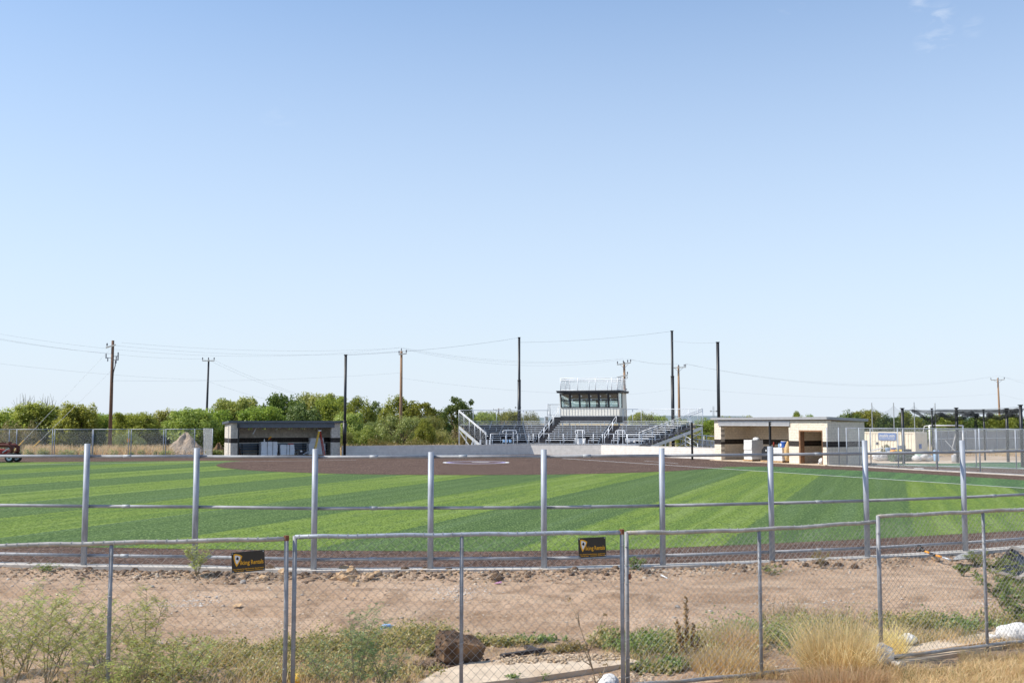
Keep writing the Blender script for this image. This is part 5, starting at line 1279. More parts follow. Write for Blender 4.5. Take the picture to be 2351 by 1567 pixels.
mb = MB(); mb.sheet(ra_[3:] + [rb_[-1], rb_[0]], -.004); struct(mb, 'bullpen_strip', skin)
mb = MB()
for a, c in zip(rb_, rb_[1:]): strip(mb, a, c, .25, .012)
struct(mb, 'bullpen_kerb', conc)
for px, py, lab in ((2056,1072.5,'white pitching plate at the near end of the bullpen strip'),(2110,1071.7,'white pitching plate in the middle of the bullpen strip')):
    p = G(px, py+3); mb = MB(); mb.box((p.x,p.y,.02), (.62,.16,.03), -.9); solo(mb, 'pitching_plate', white, lab, 'plate', tuple(p))
cage_turf = M('cage_turf', (.058,.135,.052), .9, 0, .15, 2, .1)
mb = MB(); mb.sheet([rb_[0], rb_[-1], gl(2480,1061), gl(2351,1060), gl(2260,1060.5), gl(2180,1063), gl(2000,1062.6)], -.008); struct(mb, 'batting_cage_turf', cage_turf)
mb = MB(); mb.sheet([gl(1990,1062.6), gl(2180,1063), gl(2260,1060.5), gl(2351,1060), gl(2480,1061), gl(2480,1056.5), gl(2200,1056.5), gl(1985,1053)], -.010); struct(mb, 'concrete_walk', conc_pale)
bgdirt = M('bare_yard_dirt', (.42,.31,.21), .97, 0, .2, .4, .1)
mb = MB(); mb.sheet([gl(1985,1053), gl(2200,1056.5), gl(2480,1056.5), gl(2480,1039), gl(2100,1039), gl(1985,1042)], -.014); struct(mb, 'bare_yard', bgdirt)

# batting cage: posts, cables and the gathered netting
bc = thing('batting_cage', 'open batting cage of black posts with bunched black netting slung between them', 'batting cage', (*gl(2199,1061.7), 0))
CP = []
for px, py, top in ((2075,1063.8,937.5),(2199.5,1061.8,936.5),(2315,1059.6,938),(2348,1071,930),(2143,1057,938),(2262,1056,940)):
    p = G(px, py); h = Z(top, p.y); CP.append(Vector((p.x,p.y,h))); mb = MB(); r_ = .115 if px != 2143 and px != 2262 else .07
    mb.tube([(p.x,p.y,0),(p.x,p.y,h)], r_, 10); build(mb, 'post', black, bc, smooth=True)
    mb = MB(); mb.box((p.x,p.y,h+.02), (r_*2.3,r_*2.3,.06)); build(mb, 'post_cap', black, bc)
for a, c, s in ((0,1,.05),(1,2,.08),(2,3,.03),(1,3,.06),(0,4,.05),(4,5,.1),(5,2,.05)):
    A_, B_ = CP[a], CP[c]; mb = MB(); mb.tube([A_.lerp(B_, i/10)-Vector((0,0,.1+s*4*(i/10)*(1-i/10))) for i in range(11)], .018, 5); build(mb, 'cable', cab_m, bc)
def net_strip(pxs, tops, bots, Ys, name='netting'):
    mb = MB(); n = 40; xs = np.linspace(0, 1, n); L_ = []
    for f in xs:
        px = np.interp(f, np.linspace(0,1,len(pxs)), pxs); Y = np.interp(f, np.linspace(0,1,len(Ys)), Ys)
        a, b_ = Z(np.interp(f, np.linspace(0,1,len(tops)), tops), Y), Z(np.interp(f, np.linspace(0,1,len(bots)), bots), Y)
        L_.append([(X(px,Y)+.03*math.sin(f*60), Y+.18*math.sin(f*37+k)+k*.12, a+(b_-a)*k/4) for k in range(5)])
    for i in range(n-1):
        for k in range(4): mb.quad(L_[i][k+1], L_[i+1][k+1], L_[i+1][k], L_[i][k])
    build(mb, name, cagenet, bc, smooth=True)
net_strip((2090,2143,2199), (940,942,941), (941,952,947), (78.4,79,79.6))
net_strip((2199,2260,2345), (939.5,940,938), (949,951,947), (79.8,80,79))
net_strip((2150,2200,2260,2348), (938.5,939,940,937), (944,946,947,948), (82,82.5,82.5,82))
net_strip((2300,2320,2348), (938,938,937), (957,958,956), (81.5,80,75))
def roll(pts, Y, r):
    mb = MB(); P_ = [P(x, y, Y + .15*math.sin(i)) for i, (x, y) in enumerate(pts)]; Q_ = []
    for i in range(len(P_)-1):
        for k in range(4): Q_.append(P_[i].lerp(P_[i+1], k/4) + Vector((0,.03*math.sin(k*3+i), .02*math.sin(k*5+i*2))))
    Q_.append(P_[-1]); mb.tube(Q_, [r*(.75+.4*abs(math.sin(i*1.3))) for i in range(len(Q_))], 7); build(mb, 'gathered_net', cagenet, bc, smooth=True)
roll(((2094,941),(2108,949),(2124,959),(2136,966),(2146,968),(2153,962),(2160,951)), 78.6, .12)
roll(((2140,966),(2150,954),(2160,950),(2168,956),(2180,961),(2192,962),(2206,960),(2220,954),(2233,946)), 79.4, .17)
roll(((2160,951),(2176,955),(2190,952),(2206,948),(2222,952),(2236,955),(2247,951)), 80.2, .14)
roll(((2230,948),(2243,955),(2252,961),(2261,963),(2270,958),(2277,952),(2268,949)), 79.8, .16)
roll(((2266,951),(2280,957),(2296,960),(2310,956),(2322,949),(2338,940)), 79.2, .16)
roll(((2318,952),(2330,955),(2346,956)), 78.0, .14)
roll(((2243,951),(2241,962),(2240,975),(2242,983)), 80.0, .12)
roll(((2143,966),(2145,974),(2146,983)), 79.2, .09)

# storage container with its banner, and the yard behind
FC = Fr((X(1968,97.5),97.5), (X(2097,93.6),93.6)); ZC = Z(991.5, 94.5)
ct = thing('storage_container', 'cream corrugated steel storage container with a blue banner, right of the right dugout', 'container', FC(FC.L/2,0,0), FC.rz)
mb = MB(); FC.box(mb, .0, FC.L, .04, 2.4, .0, ZC); build(mb, 'body', cream, ct)
nrib = int(FC.L/.28)
for k in range(nrib):
    mb = MB(); a = FC.L*(k+.5)/nrib; q = [FC(a-.10,.04,0), FC(a-.06,0,0), FC(a+.06,0,0), FC(a+.10,.04,0)]; mb.prism([(x,y) for x,y,_ in q], .15, ZC-.12); build(mb, 'corrugation', cream, ct)
for z0, z1 in ((.0,.14),(ZC-.11,ZC+.02)):
    mb = MB(); FC.box(mb, -.03, FC.L+.03, -.03, .06, z0, z1); build(mb, 'frame_rail', cream, ct)
for a in (-.03, FC.L-.07):
    mb = MB(); FC.box(mb, a, a+.10, -.035, .08, 0, ZC+.025); build(mb, 'corner_post', cream, ct)
ae = FC.L
for k in range(8):
    mb = MB(); d = .15+.28*k; FC.box(mb, ae, ae+.04, d, d+.14, .15, ZC-.1); build(mb, 'corrugation', cream, ct)
bn0, bn1 = FC.px(2014), FC.px(2054.5); zt_, zb_ = Z(993.2, FC((bn0+bn1)/2,0,0)[1]), Z(1009.6, FC((bn0+bn1)/2,0,0)[1])
sg = thing('banner', 'blue banner with white slanted lettering, on the cream storage container', 'banner', FC(bn0,-.05,zb_), FC.rz)
wB, hB = bn1-bn0, zt_-zb_; n_ = 24
mb = MB(); v = []
for k in range(n_+1):
    v += [(wB*k/n_, .012*math.sin(k*2.1), -.03*(k % 2)), (wB*k/n_, .0, hB)]
mb.add(v, [(2*k, 2*k+2, 2*k+3, 2*k+1) for k in range(n_)]); build(mb, 'sheet', sign_b, sg, local=True)
mb = MB(); put_text(mb, 'mobile mini', wB*.05, hB*.40, wB*.90, hB*.46, -.02, slant=.35); build(mb, 'lettering', sign_w, sg, local=True)
mb = MB(); u = .06
for wd in (.12,.06,.10,.07,0,.16,.10,.12):
    if wd: mb.quad((wB*u,-.02,hB*.17), (wB*(u+wd),-.02,hB*.17), (wB*(u+wd),-.02,hB*.24), (wB*u,-.02,hB*.24))
    u += wd+.02
build(mb, 'small_print', sign_w, sg, local=True)
for px, yy, s in ((2010.5,1016,.12),(2009.5,1019,.10)):
    mb = MB(); a = FC.px(px); p = FC(a,-.03,Z(yy,96)); mb.box(p, (s*1.8,.02,s), FC.rz); build(mb, 'notice_plate', ink if yy < 1018 else trim_blue, ct)
mb = MB(); p = FC(ae+.06, .9, Z(1024,94)); mb.box(p, (.02,.5,.42), FC.rz); build(mb, 'side_notice', sign_b, ct)
ws = thing('windscreen_fence', 'long grey windscreen fence behind the batting cage', 'fence', (X(2240,106),106,0))
q = [V2(X(px,Y),Y) for px, Y in ((2138,100),(2190,104),(2260,106),(2330,108),(2420,110))]
for a, c in zip(q, q[1:]):
    for k in range(3):
        a2, c2 = a.lerp(c,k/3), a.lerp(c,(k+1)/3)
        mb = MB(); mb.prism([(a2.x,a2.y),(c2.x,c2.y),(c2.x,c2.y+.02),(a2.x,a2.y+.02)], .35, Z(989,106)); build(mb, 'screen_panel', screen_m, ws)
        mb = MB(); mb.tube([(a2.x,a2.y-.06,0),(a2.x,a2.y-.06,Z(987,106))], .05, 7); build(mb, 'post', galv, ws)
    for zz in (Z(1005,106), Z(987.5,106)):
        mb = MB(); mb.tube([(a.x,a.y-.06,zz),(c.x,c.y-.06,zz)], .04, 6); build(mb, 'rail', alu, ws)
gw = thing('soccer_goal', 'white soccer goal frame behind the storage container', 'goal', (X(2168,98.5),98.5,0))
gz_ = Z(976.5, 98); ga, gb = (X(2130.5,98),98), (X(2207,99),99)
for a in (ga, gb):
    mb = MB(); mb.tube([(a[0],a[1],0),(a[0],a[1],gz_)], .07, 8); build(mb, 'goal_post', white, gw, smooth=True)
    mb = MB(); mb.tube([(a[0],a[1],gz_),(a[0]-.1,a[1]+.9,gz_-.05),(a[0]-.3,a[1]+2.2,0)], .04, 6); build(mb, 'back_stay', white, gw)
mb = MB(); mb.tube([(ga[0],ga[1],gz_),(gb[0],gb[1],gz_)], .07, 8); build(mb, 'crossbar', white, gw, smooth=True)
nm = thing('ball_net', 'fine grey net hung between four thin white masts over the container', 'net', (X(2070,116),116,0))
MP = [(2000,924),(2050,924),(2097,923),(2145,925)]
for px, top in MP:
    mb = MB(); mb.tube([(X(px,116),116,0),(X(px,116),116,Z(top,116))], .05, 6); build(mb, 'mast', galv_far, nm)
for (p0, t0), (p1, t1) in zip(MP, MP[1:]):
    mb = MB(); n_ = 12
    up_ = [(X(p0+(p1-p0)*k/n_,116), 116, Z(929+4*15*(k/n_)*(1-k/n_),116)) for k in range(n_+1)]
    for k in range(n_): mb.quad((up_[k][0],116,2.0),(up_[k+1][0],116,2.0),up_[k+1],up_[k])
    build(mb, 'net_bay', thin_net, nm)
# pallets and bags stored beside the cage
def lump(name, label, cat, px, py, Y, wd, ht, dp, m, seed=1, parts=1, lift=0.0):
    p = P(px, py, Y); r_ = random.Random(seed); base = (p.x, Y, lift)
    mb = MB()
    for k in range(parts):
        o_ = (k-(parts-1)/2)*wd/parts*.8
        mb.rock((p.x+o_, Y+r_.uniform(-.1,.1), lift+ht*.45), .5, r_, 2, (wd/parts*1.15, dp, ht*.98*(1 if k % 2 == 0 else .85)), .07)
    mb.v = [(x, y, max(z, lift+.0)) for x, y, z in mb.v]
    return solo(mb, name, m, label, cat, base, smooth=False)
lump('wrapped_pile', 'white plastic wrapped pile on the yard, left of the green turf roll', 'pile', 2030, 1045, 84.5, 1.6, .8, 1.0, wrap, 5, 3)
mb = MB(); p = P(1998,1040,85); q = P(2028,1037,86); mb.hexa([(p.x,p.y,.75),(q.x,q.y,.95),(q.x,q.y+.8,.9),(p.x,p.y+.8,.7)], [(p.x,p.y,.80),(q.x,q.y,1.02),(q.x,q.y+.8,.97),(p.x,p.y+.8,.75)])
solo(mb, 'white_sheet', white, 'white flat sheet leaning over the wrapped pile', 'sheet', tuple(p))
q0, q1 = P(2046,1050,83), P(2098,1050,84.2)
mb = MB(); mb.tube([(q0.x,q0.y,.36),(q1.x,q1.y,.36)], .36, 18); tr_ = solo(mb, 'turf_roll', M('rolled_green_turf', (.07,.10,.055), .95, 0, .25, 6, .1), 'rolled length of dull green turf lying beside the cage post', 'turf roll', (q0.x,q0.y,0), smooth=True)
for k, (px, py, m, lab, w_) in enumerate(((2053,1044.5,orange,'orange sack at the left end of the turf roll',.35),(2061,1045.5,yellow,'yellow sack sagging over the turf roll',.55),(2072,1043.5,yellow,'second yellow sack, beside the black cage post',.4))):
    p = P(px, py, 83.4+.3*k); mb = MB(); mb.rock((p.x,p.y+.2,.76), .3, random.Random(k), 2, (w_*2.2,.9,.55), .08); solo(mb, 'sack', m, lab, 'sack', (p.x,p.y,.7), smooth=True)
for k, (px, py, m, lab) in enumerate(((2038.5,1034.5,skyblue,'pale blue bucket set on the yard behind the wrapped pile'),(2052,1034.5,blue,'dark blue bucket behind the turf roll'))):
    p = P(px, py, 87); t = thing('bucket', lab, 'bucket', (p.x,p.y,.62)); mb = MB(); mb.lathe((0,0,0), [(.17,0),(.21,.34),(.22,.36)], 14); build(mb, 'body', m, t, smooth=True, local=True)
    mb = MB(); mb.lathe((0,0,.36), [(.225,0),(.225,.03)], 14); build(mb, 'rim', white, t, local=True)
    mb = MB(); mb.box((p.x,p.y,.31), (.8,.8,.62)); solo(mb, 'wooden_box', grey_wood, 'grey box under the ' + lab.split(' set')[0].split(' behind')[0], 'box', (p.x,p.y,0))
FZ = Fr(gl(2101,1058.6), gl(2144,1058.2)); pallet(FZ, 0, 0, .02, FZ.L, 1.1, 'wooden pallet under the heap of white bags', None)
for k, (px, py, w_, lab) in enumerate(((2110,1052,.75,'white bag at the left end of the pallet heap'),(2122,1049,.7,'white bag with green print in the middle of the pallet heap'),(2136,1051,.8,'white bag at the right end of the pallet heap'),(2130,1044,.6,'white bag on top of the pallet heap'),(2117,1044.5,.5,'pale green bag on top of the pallet heap'))):
    p = P(px, py, 83.0); mb = MB(); mb.rock((p.x, p.y+.45, p.z), .42, random.Random(k+9), 2, (w_*1.25,1,.62), .09)
    solo(mb, 'bulk_bag', bagm if k != 4 else M('pale_green_bag', (.55,.72,.62), .7), lab, 'bag', tuple(p), smooth=True)
p = P(2149.5, 1046, 84); mb = MB(); mb.lathe((p.x,p.y,.0), [(.2,0),(.22,.05),(.22,.8),(.2,.85)], 14); solo(mb, 'barrel', skyblue, 'light blue barrel right of the white bag heap', 'barrel', (p.x,p.y,0), smooth=True)
p = G(2193,1060.5); mb = MB(); mb.lathe((p.x,p.y,0), [(.24,0),(.27,.1),(.27,.5),(.24,.56)], 14); solo(mb, 'stump_drum', trim_grey, 'small grey drum at the foot of the second cage post', 'drum', tuple(p), smooth=True)
p = P(2086, 1026, 88); t = thing('generator', 'dark machine with a silver top beside the container, behind the cage post', 'machine', (p.x-.4,p.y,.0))
mb = MB(); mb.box((0,0,.55), (1.0,.7,.6)); build(mb, 'housing', charcoal, t, local=True)
mb = MB(); mb.box((-.2,0,1.0), (.5,.6,.3)); mb.tube([(-.4,-.2,.85),(-.6,-.2,1.2)], .05, 6); build(mb, 'top_cover', galv, t, local=True)
for s in (-.35,.35):
    mb = MB(); mb.tube([(s,-.37,.25),(s,.37,.25)], .25, 12); build(mb, 'wheel', rubber, t, local=True)
plant('dome', 2030, 1015, 88.5, 26, 'round grey-green bush in front of the storage container', var=1)
p = P(2188,1036,86); mb = MB(); mb.tube([p+Vector((-.6,0,.9)), p+Vector((.3,0,-.1))], .03, 6); mb.box((p.x+.35,p.y,.6), (.5,.3,.25)); mb.bar((p.x+.15,p.y,.5),(p.x+.4,p.y,0), .04,.04); mb.bar((p.x+.55,p.y,.5),(p.x+.4,p.y,0), .04,.04)
solo(mb, 'pitching_machine', white, 'white tripod machine leaning beside the second cage post', 'machine', (p.x,p.y,0))

# ------------------------------------------------------------------ far left: tractor, mounds, grass
tp = G(24, 1060.3); tr = thing('tractor', 'red tractor with a dark loader beam, cut by the left edge of the picture', 'tractor', (tp.x-1.4, tp.y, 0))
def wheel(x, y, r, wd):
    p_ = (x, y, r); mb = MB(); prof = [(r*.62,-wd/2),(r*.9,-wd/2),(r,-wd*.32),(r,wd*.32),(r*.9,wd/2),(r*.62,wd/2)]
    n = 24; base = []
    for rr, o_ in prof: base.append([(x+rr*math.cos(2*math.pi*k/n), y+o_, r+rr*math.sin(2*math.pi*k/n)) for k in range(n)])
    v = sum(base, []); f = [(i*n+k, i*n+(k+1) % n, (i+1)*n+(k+1) % n, (i+1)*n+k) for i in range(len(prof)-1) for k in range(n)]
    mb.add(v, f); w_ = build(mb, 'wheel', rubber, tr, smooth=True, local=True)
    mb = MB(); mb.tube([(x,y-wd*.42,r),(x,y+wd*.42,r)], r*.63, 20); build(mb, 'rim', rim_m, w_, local=True)
    mb = MB(); mb.tube([(x,y-wd*.50,r),(x,y+wd*.5,r)], r*.22, 10); build(mb, 'hub', rubber, w_, local=True)
wheel(1.62,-.6,.37,.26); wheel(1.62,.6,.37,.26); wheel(-.9,-.75,.62,.4); wheel(-.9,.75,.62,.4)
mb = MB(); mb.box((.2,0,.58), (3.0,.7,.22)); build(mb, 'chassis', charcoal, tr, local=True)
mb = MB(); mb.hexa([(-.5,-.42,.7),(1.35,-.38,.62),(1.35,.38,.62),(-.5,.42,.7)], [(-.3,-.36,1.12),(1.2,-.32,.92),(1.2,.32,.92),(-.3,.36,1.12)]); build(mb, 'hood', red, tr, local=True)
mb = MB(); mb.box((-1.0,0,1.0), (.7,.6,.5)); build(mb, 'seat', charcoal, tr, local=True)
mb = MB(); mb.tube([(-1.9,-.5,1.25),(.6,-.5,1.32),(1.45,-.5,1.30),(1.72,-.5,1.15),(1.72,-.5,.85),(1.5,-.5,.70)], .15, 8); build(mb, 'loader_beam', redbrown, tr, smooth=True, local=True)
mb = MB(); mb.tube([(-1.9,.5,1.25),(.6,.5,1.32),(1.45,.5,1.30),(1.72,.5,1.15),(1.72,.5,.85),(1.5,.5,.70)], .15, 8); build(mb, 'loader_beam', redbrown, tr, smooth=True, local=True)
mb = MB(); mb.box((.75,-.5,1.50), (.9,.16,.08)); mb.box((1.55,-.5,1.50), (.16,.2,.18)); mb.bar((-.2,-.5,1.35),(-.2,-.5,1.75), .07,.07); build(mb, 'hydraulic_block', redbrown, tr, local=True)
mb = MB(); mb.box((.55,-.66,1.38), (.35,.03,.16)); build(mb, 'plate', trim_blue, tr, local=True)
mb = MB(); mb.tube([(1.0,-.5,.75),(1.5,-.5,1.1)], .05, 6); build(mb, 'hydraulic_ram', alu, tr, local=True)
def mound(px0, px1, top, Y, label, m, seed):
    wd = (px1-px0)/FOC*Y; h = Z(top, Y); cx = X((px0+px1)/2, Y); n = 46; g_ = np.linspace(-1.05,1.05,n); xx, yy = np.meshgrid(g_, g_); rr = np.sqrt(xx**2+yy**2)
    zz = np.maximum(0, 1-rr)**.85 + .09*vnoise(xx*2+seed, yy*2, .33, seed)*(rr < .95) + .05*vnoise(xx*2, yy*2, .12, seed+1)*(rr < .95)
    ang = np.arctan2(yy, xx); zz *= 1+.16*np.sin(ang*3+seed)
    V = np.stack([cx+xx.ravel()*wd/2, Y+yy.ravel()*wd*.45, zz.ravel()*h*1.02-.08], 1); V[:,0] -= cx; V[:,1] -= Y
    ii = (np.arange(n-1)[:,None]*n + np.arange(n-1)[None,:]).ravel(); o = np_mesh('earth_mound', V, np.stack([ii, ii+1, ii+n+1, ii+n], 1), m)
    o.location = (cx, Y, 0); return tag(o, label, 'mound')
mound(378, 482, 994, 101, 'tall pale earth mound behind the left chain link fence', mound_m, 3)
mound(484, 526, 1015, 99, 'small brown earth mound against the left dugout', mound_b, 8)
p = P(295, 1010, 98.5); t = thing('marker_sign', 'small yellow marker sign seen through the left chain link fence', 'sign', (p.x,p.y,0))
mb = MB(); mb.tube([(p.x,p.y,0),(p.x,p.y,p.z+.1)], .03, 6); build(mb, 'stake', galv, t)
mb = MB(); mb.box((p.x,p.y-.04,p.z), (.24,.02,.34)); build(mb, 'plate', orange, t)

def blades(p, h, w, lean, seed, seg_curve=.5):
    """curved grass blades: base points p (n,3), heights h, widths w"""
    g = np.random.RandomState(seed); n = len(p); a = g.rand(n)*2*np.pi; d = np.stack([np.cos(a), np.sin(a), np.zeros(n)], 1); ln = (lean*(.3+g.rand(n)))[:,None]
    up = np.array([0,0,1.0]); h = h[:,None]; a2 = g.rand(n)*2*np.pi; s = np.stack([np.cos(a2), np.sin(a2), np.zeros(n)], 1)*w[:,None]
    p1 = p + up*h*.55 + d*ln*h*.35; p2 = p + up*h*(1-.25*ln) + d*ln*h*1.05
    V = np.stack([p-s, p+s, p1+s*.75, p1-s*.75, p2+s*.12, p2-s*.12], 1).reshape(-1,3); b0 = np.arange(n)*6
    F = np.concatenate([np.stack([b0,b0+1,b0+2,b0+3],1), np.stack([b0+3,b0+2,b0+4,b0+5],1)]); return V, F
def join(parts):
    V, F, k = [], [], 0
    for v, f in parts: V.append(v); F.append(f+k); k += len(v)
    return np.concatenate(V), np.concatenate(F)
def stuff(name, V, F, m): return tag(np_mesh(name, V, F, m), kind='stuff')
g = np.random.RandomState(31)
def band(px0, px1, Y0, Y1, n, h0, h1, w_, lean, seed, clump=0):
    g = np.random.RandomState(seed); Y = Y0+(Y1-Y0)*g.rand(n); px = px0+(px1-px0)*g.rand(n); x = (px-CX)/FOC*Y
    dens = vnoise(x, Y, 1.6, seed) > -.12; x, Y = x[dens], Y[dens]
    return blades(np.stack([x, Y, np.full(len(x), -.1)], 1), h0+(h1-h0)*g.rand(len(x))**1.5, np.full(len(x), w_), lean, seed)
stuff('dry_grass', *join([band(60,400,97.5,106,9000,.5,1.25,.03,.5,3), band(390,540,99,106,1500,.3,.8,.03,.5,4), band(2100,2420,96,103,4000,.2,.6,.03,.6,6), band(780,1070,102,108,3500,.4,1.3,.025,.5,7)]), straw)
c_, r_ = [], []
for px, Y in [(q, 96.8+1.4*g.rand()) for q in np.concatenate([g.uniform(-10,400,26), g.uniform(480,530,10)])]:
    c_.append((X(px,Y), Y, .15+.2*g.rand())); r_.append(.3+.35*g.rand())
stuff('undergrowth', *leaves(c_, r_, 130, .10, .03, 44, up=.6, sq=.7), leaf_bush)
# ------------------------------------------------------------------ foreground: rubble, litter, weeds
def rocks_np(p, r, seed, flat=.7):
    g = np.random.RandomState(seed); iv = np.array([tuple(v) for v in ICO[0][0]]); fi = np.array(ICO[0][1]); n = len(p)
    v = iv[None]*(1+.5*(g.rand(n,12,1)-.5))*r[:,None,None]*np.stack([.7+.7*g.rand(n), .7+.6*g.rand(n), flat*(.6+.6*g.rand(n))], 1)[:,None,:]
    a = g.rand(n)*6.28; c, s = np.cos(a)[:,None], np.sin(a)[:,None]; x, y = v[:,:,0]*c-v[:,:,1]*s, v[:,:,0]*s+v[:,:,1]*c
    V = np.stack([x, y, v[:,:,2]], 2)+p[:,None,:]; F = fi[None]+12*np.arange(n)[:,None,None]; return V.reshape(-1,3), F.reshape(-1,3)
def on_ground(x, y, dz=0.0): return np.stack([x, y, terr(x, y)+dz], 1)
g = np.random.RandomState(77)
def windrow(n, smin, smax, seed, spread=.42, mid=.85, xr=(-12.5,14)):
    g = np.random.RandomState(seed); x = xr[0]+(xr[1]-xr[0])*g.rand(n); d = mid+spread*g.randn(n); d = np.maximum(d, .24); y = kerb_y(x)-d
    keep = vnoise(x, y*.5, .8, seed) > -.25; x, y = x[keep], y[keep]; r = smin+(smax-smin)*g.rand(len(x))**3.2
    return on_ground(x, y, r*.25 if False else .0), r
def rubble_mat(name, cols):
    m, t, out = nodes(name); gg = N(t, 'ShaderNodeNewGeometry'); c = ramp(t, gg.outputs['Random Per Island'], [(i/(len(cols)-1), q) for i, q in enumerate(cols)])
    c = mix(t, ramp(t, noise(t, 45, 4, objco(t)), [(.35, (.6,.6,.6)), (.6, (0,0,0))]), c, (.15,.10,.07)); bsdf(t, out, c, .97, 0, .15); return m
rub_m = rubble_mat('mixed_rubble', [(.16,.11,.075),(.26,.18,.115),(.36,.26,.17),(.46,.36,.25),(.60,.52,.42),(.20,.14,.095),(.40,.28,.16)])
peb_m = rubble_mat('road_pebbles', [(.62,.55,.46),(.45,.36,.27),(.30,.22,.16),(.70,.65,.58)])
clod_s = rubble_mat('dark_clods', [(.10,.068,.048),(.17,.12,.085),(.22,.16,.11)])
p, r = windrow(10000, .008, .046, 5); stuff('rubble', *rocks_np(p, r, 6), rub_m)
p, r = windrow(2600, .012, .075, 15, .34, .72); stuff('soil_clods', *rocks_np(p, r, 16), clod_s)
x = g.uniform(-11, 13, 6500); y = 13+ (kerb_y(x)-1.3-13)*g.rand(6500); k = vnoise(x, y, 1.4, 41)+.25*g.randn(6500) > -.05; x, y = x[k], y[k]; r = .006+.032*g.rand(len(x))**4
stuff('pebbles', *rocks_np(on_ground(x, y), r, 43, .6), peb_m)
cs = []
for px, py, w_, d_, n in ((440,1385,.55,.4,260),(465,1378,.5,.3,120),(1045,1368,.55,.5,220),(1050,1352,.8,.5,200),(1800,1383,.75,.2,240),(1950,1381,1.2,.2,160),(2260,1385,.3,.1,30)):
    q = GT(px, py); xx = q.x+w_*g.randn(n)*.5; yy = q.y+d_*g.randn(n)*.6; cs.append(rocks_np(on_ground(xx, yy), .006+.018*g.rand(n)**2, int(px), .5))
stuff('white_gravel', *join(cs), rubble_mat('white_gravel_mix', [(.75,.72,.66),(.62,.57,.5),(.8,.78,.74)]))
def one_rock(px, py, s, m, label, group=None, sq=(1.1,.9,.7), name='rock', cat='rock'):
    q = GT(px, py); mb = MB(); r_ = random.Random(int(px*7+py)); mb.rock((q.x,q.y,q.z+s*.35), s, r_, 1, sq, .22); return solo(mb, name, m, label, cat, tuple(q), group)
for i in range(26):      # the heap of broken tan stone by the kerb
    a = rnd.gauss(0,1); px = 802+a*24; py = 1316+rnd.gauss(0,9)+abs(a)*3; one_rock(px, py, rnd.uniform(.04,.11)*(1.25 if abs(a) < .7 else .8), rock_tan, 'broken tan stone in the heap beside the kerb, right of the panel gap', 'tan stones heaped beside the kerb')
for px, py, s, m, lab in ((620,1312,.20,clod,'large dark soil clod beside the left rental sign'),(650,1316,.14,rock_tan,'tan stone between the dark clod and the left panel post'),(605,1330,.13,rock_tan,'flat tan stone under the large dark clod'),(558,1338,.09,rock_grey,'small grey stone on the road below the left sign'),(668,1322,.12,clod,'dark clod in the gap between the first two panels'),
    (700,1322,.12,clod,'dark clod just right of the second panel post'),(930,1312,.14,clod,'dark clod near the fourth outfield post'),(975,1310,.11,clod,'dark clod at the foot of the fourth outfield post'),(1140,1332,.17,clod,'dark flat clod above the pink scrap'),(2150,1285,.14,rock_tan,'tan stone under the shovel handle'),(1555,1394,.06,rock_grey,'pale stone alone on the road left of the brown seed stalk'),
    (214,1300,.13,clod,'dark clod right of the leftmost outfield post'),(205,1310,.11,clod,'second dark clod below the leftmost outfield post'),(68,1299,.10,clod,'dark clod on the kerb edge at the far left'),(310,1312,.12,clod,'dark clod between the first two outfield posts'),(500,1322,.13,clod,'dark clod right of the yellow-green bush'),(1890,1295,.13,clod,'dark clod below the dry tuft, third post from the right'),(1925,1300,.12,clod,'dark clod left of the third panel joint'),(1962,1303,.13,clod,'lone dark clod at the edge of the road near the third panel joint'),(1850,1298,.10,clod,'small dark clod right of the green tuft on the windrow'),(350,1347,.05,rock_grey,'small grey stone on the road at the left'),(1030,1312,.12,clod,'dark clod left of the centre panel post')):
    one_rock(px, py, s*.72, m, lab)
# scraps on the road
def scrap(name, px, py, pts, m, label, cat, lift=.02):
    q = GT(px, py); mb = MB(); n = len(pts); mb.add([(q.x+x,q.y+y,q.z+lift+z) for x,y,z in pts]+[(q.x+x,q.y+y,q.z+lift+z-.008) for x,y,z in pts], [tuple(range(n)), tuple(reversed(range(n,2*n)))]+[(i,i+n,(i+1)%n+n,(i+1)%n) for i in range(n)])
    return solo(mb, name, m, label, cat, tuple(q))
scrap('pink_scrap', 1143, 1340, [(-.07,-.04,0),(.04,-.05,.01),(.08,.0,.015),(.06,.05,.03),(-.03,.03,.01)], pinkm, 'pink plastic scrap under the dark flat clod', 'scrap')
scrap('bark_scrap', 545, 1393, [(-.07,-.04,0),(.05,-.05,.0),(.07,.02,.03),(.02,.06,.04),(-.06,.03,.02)], pallet_m, 'small tan wood scrap on the road at the left', 'scrap')
scrap('paper_scrap', 1523, 1327, [(-.05,.06,.04),(-.03,.09,.05),(.08,-.05,0),(.06,-.08,0)], white, 'thin white strip of litter left of the fifth outfield post', 'litter')
scrap('paper_scrap', 2030, 1381, [(-.05,-.03,0),(.09,-.03,.0),(.10,.03,.02),(-.04,.03,.01)], white, 'white flat litter right of the third panel joint', 'litter')
q = GT(888, 1445); t = thing('water_bottle', 'crushed light blue plastic bottle lying on the road edge', 'bottle', (q.x,q.y,q.z+.02), .5)
mb = MB(); mb.tube([(-.09,0,.02),(-.04,.0,.035),(.05,0,.03),(.08,0,.025),(.10,0,.025)], [.03,.036,.034,.014,.013], 9); build(mb, 'body', skyblue, t, smooth=True, local=True)
mb = MB(); mb.tube([(.10,0,.025),(.125,0,.025)], .016, 8); build(mb, 'cap', white, t, local=True)
q = GT(683, 1566); mb = MB(); mb.tube([(q.x,q.y,q.z),(q.x,q.y,q.z+.10)], .035, 9); solo(mb, 'yellow_cap', yellow, 'yellow cap at the bottom between the first two panels', 'cap', tuple(q), smooth=True)

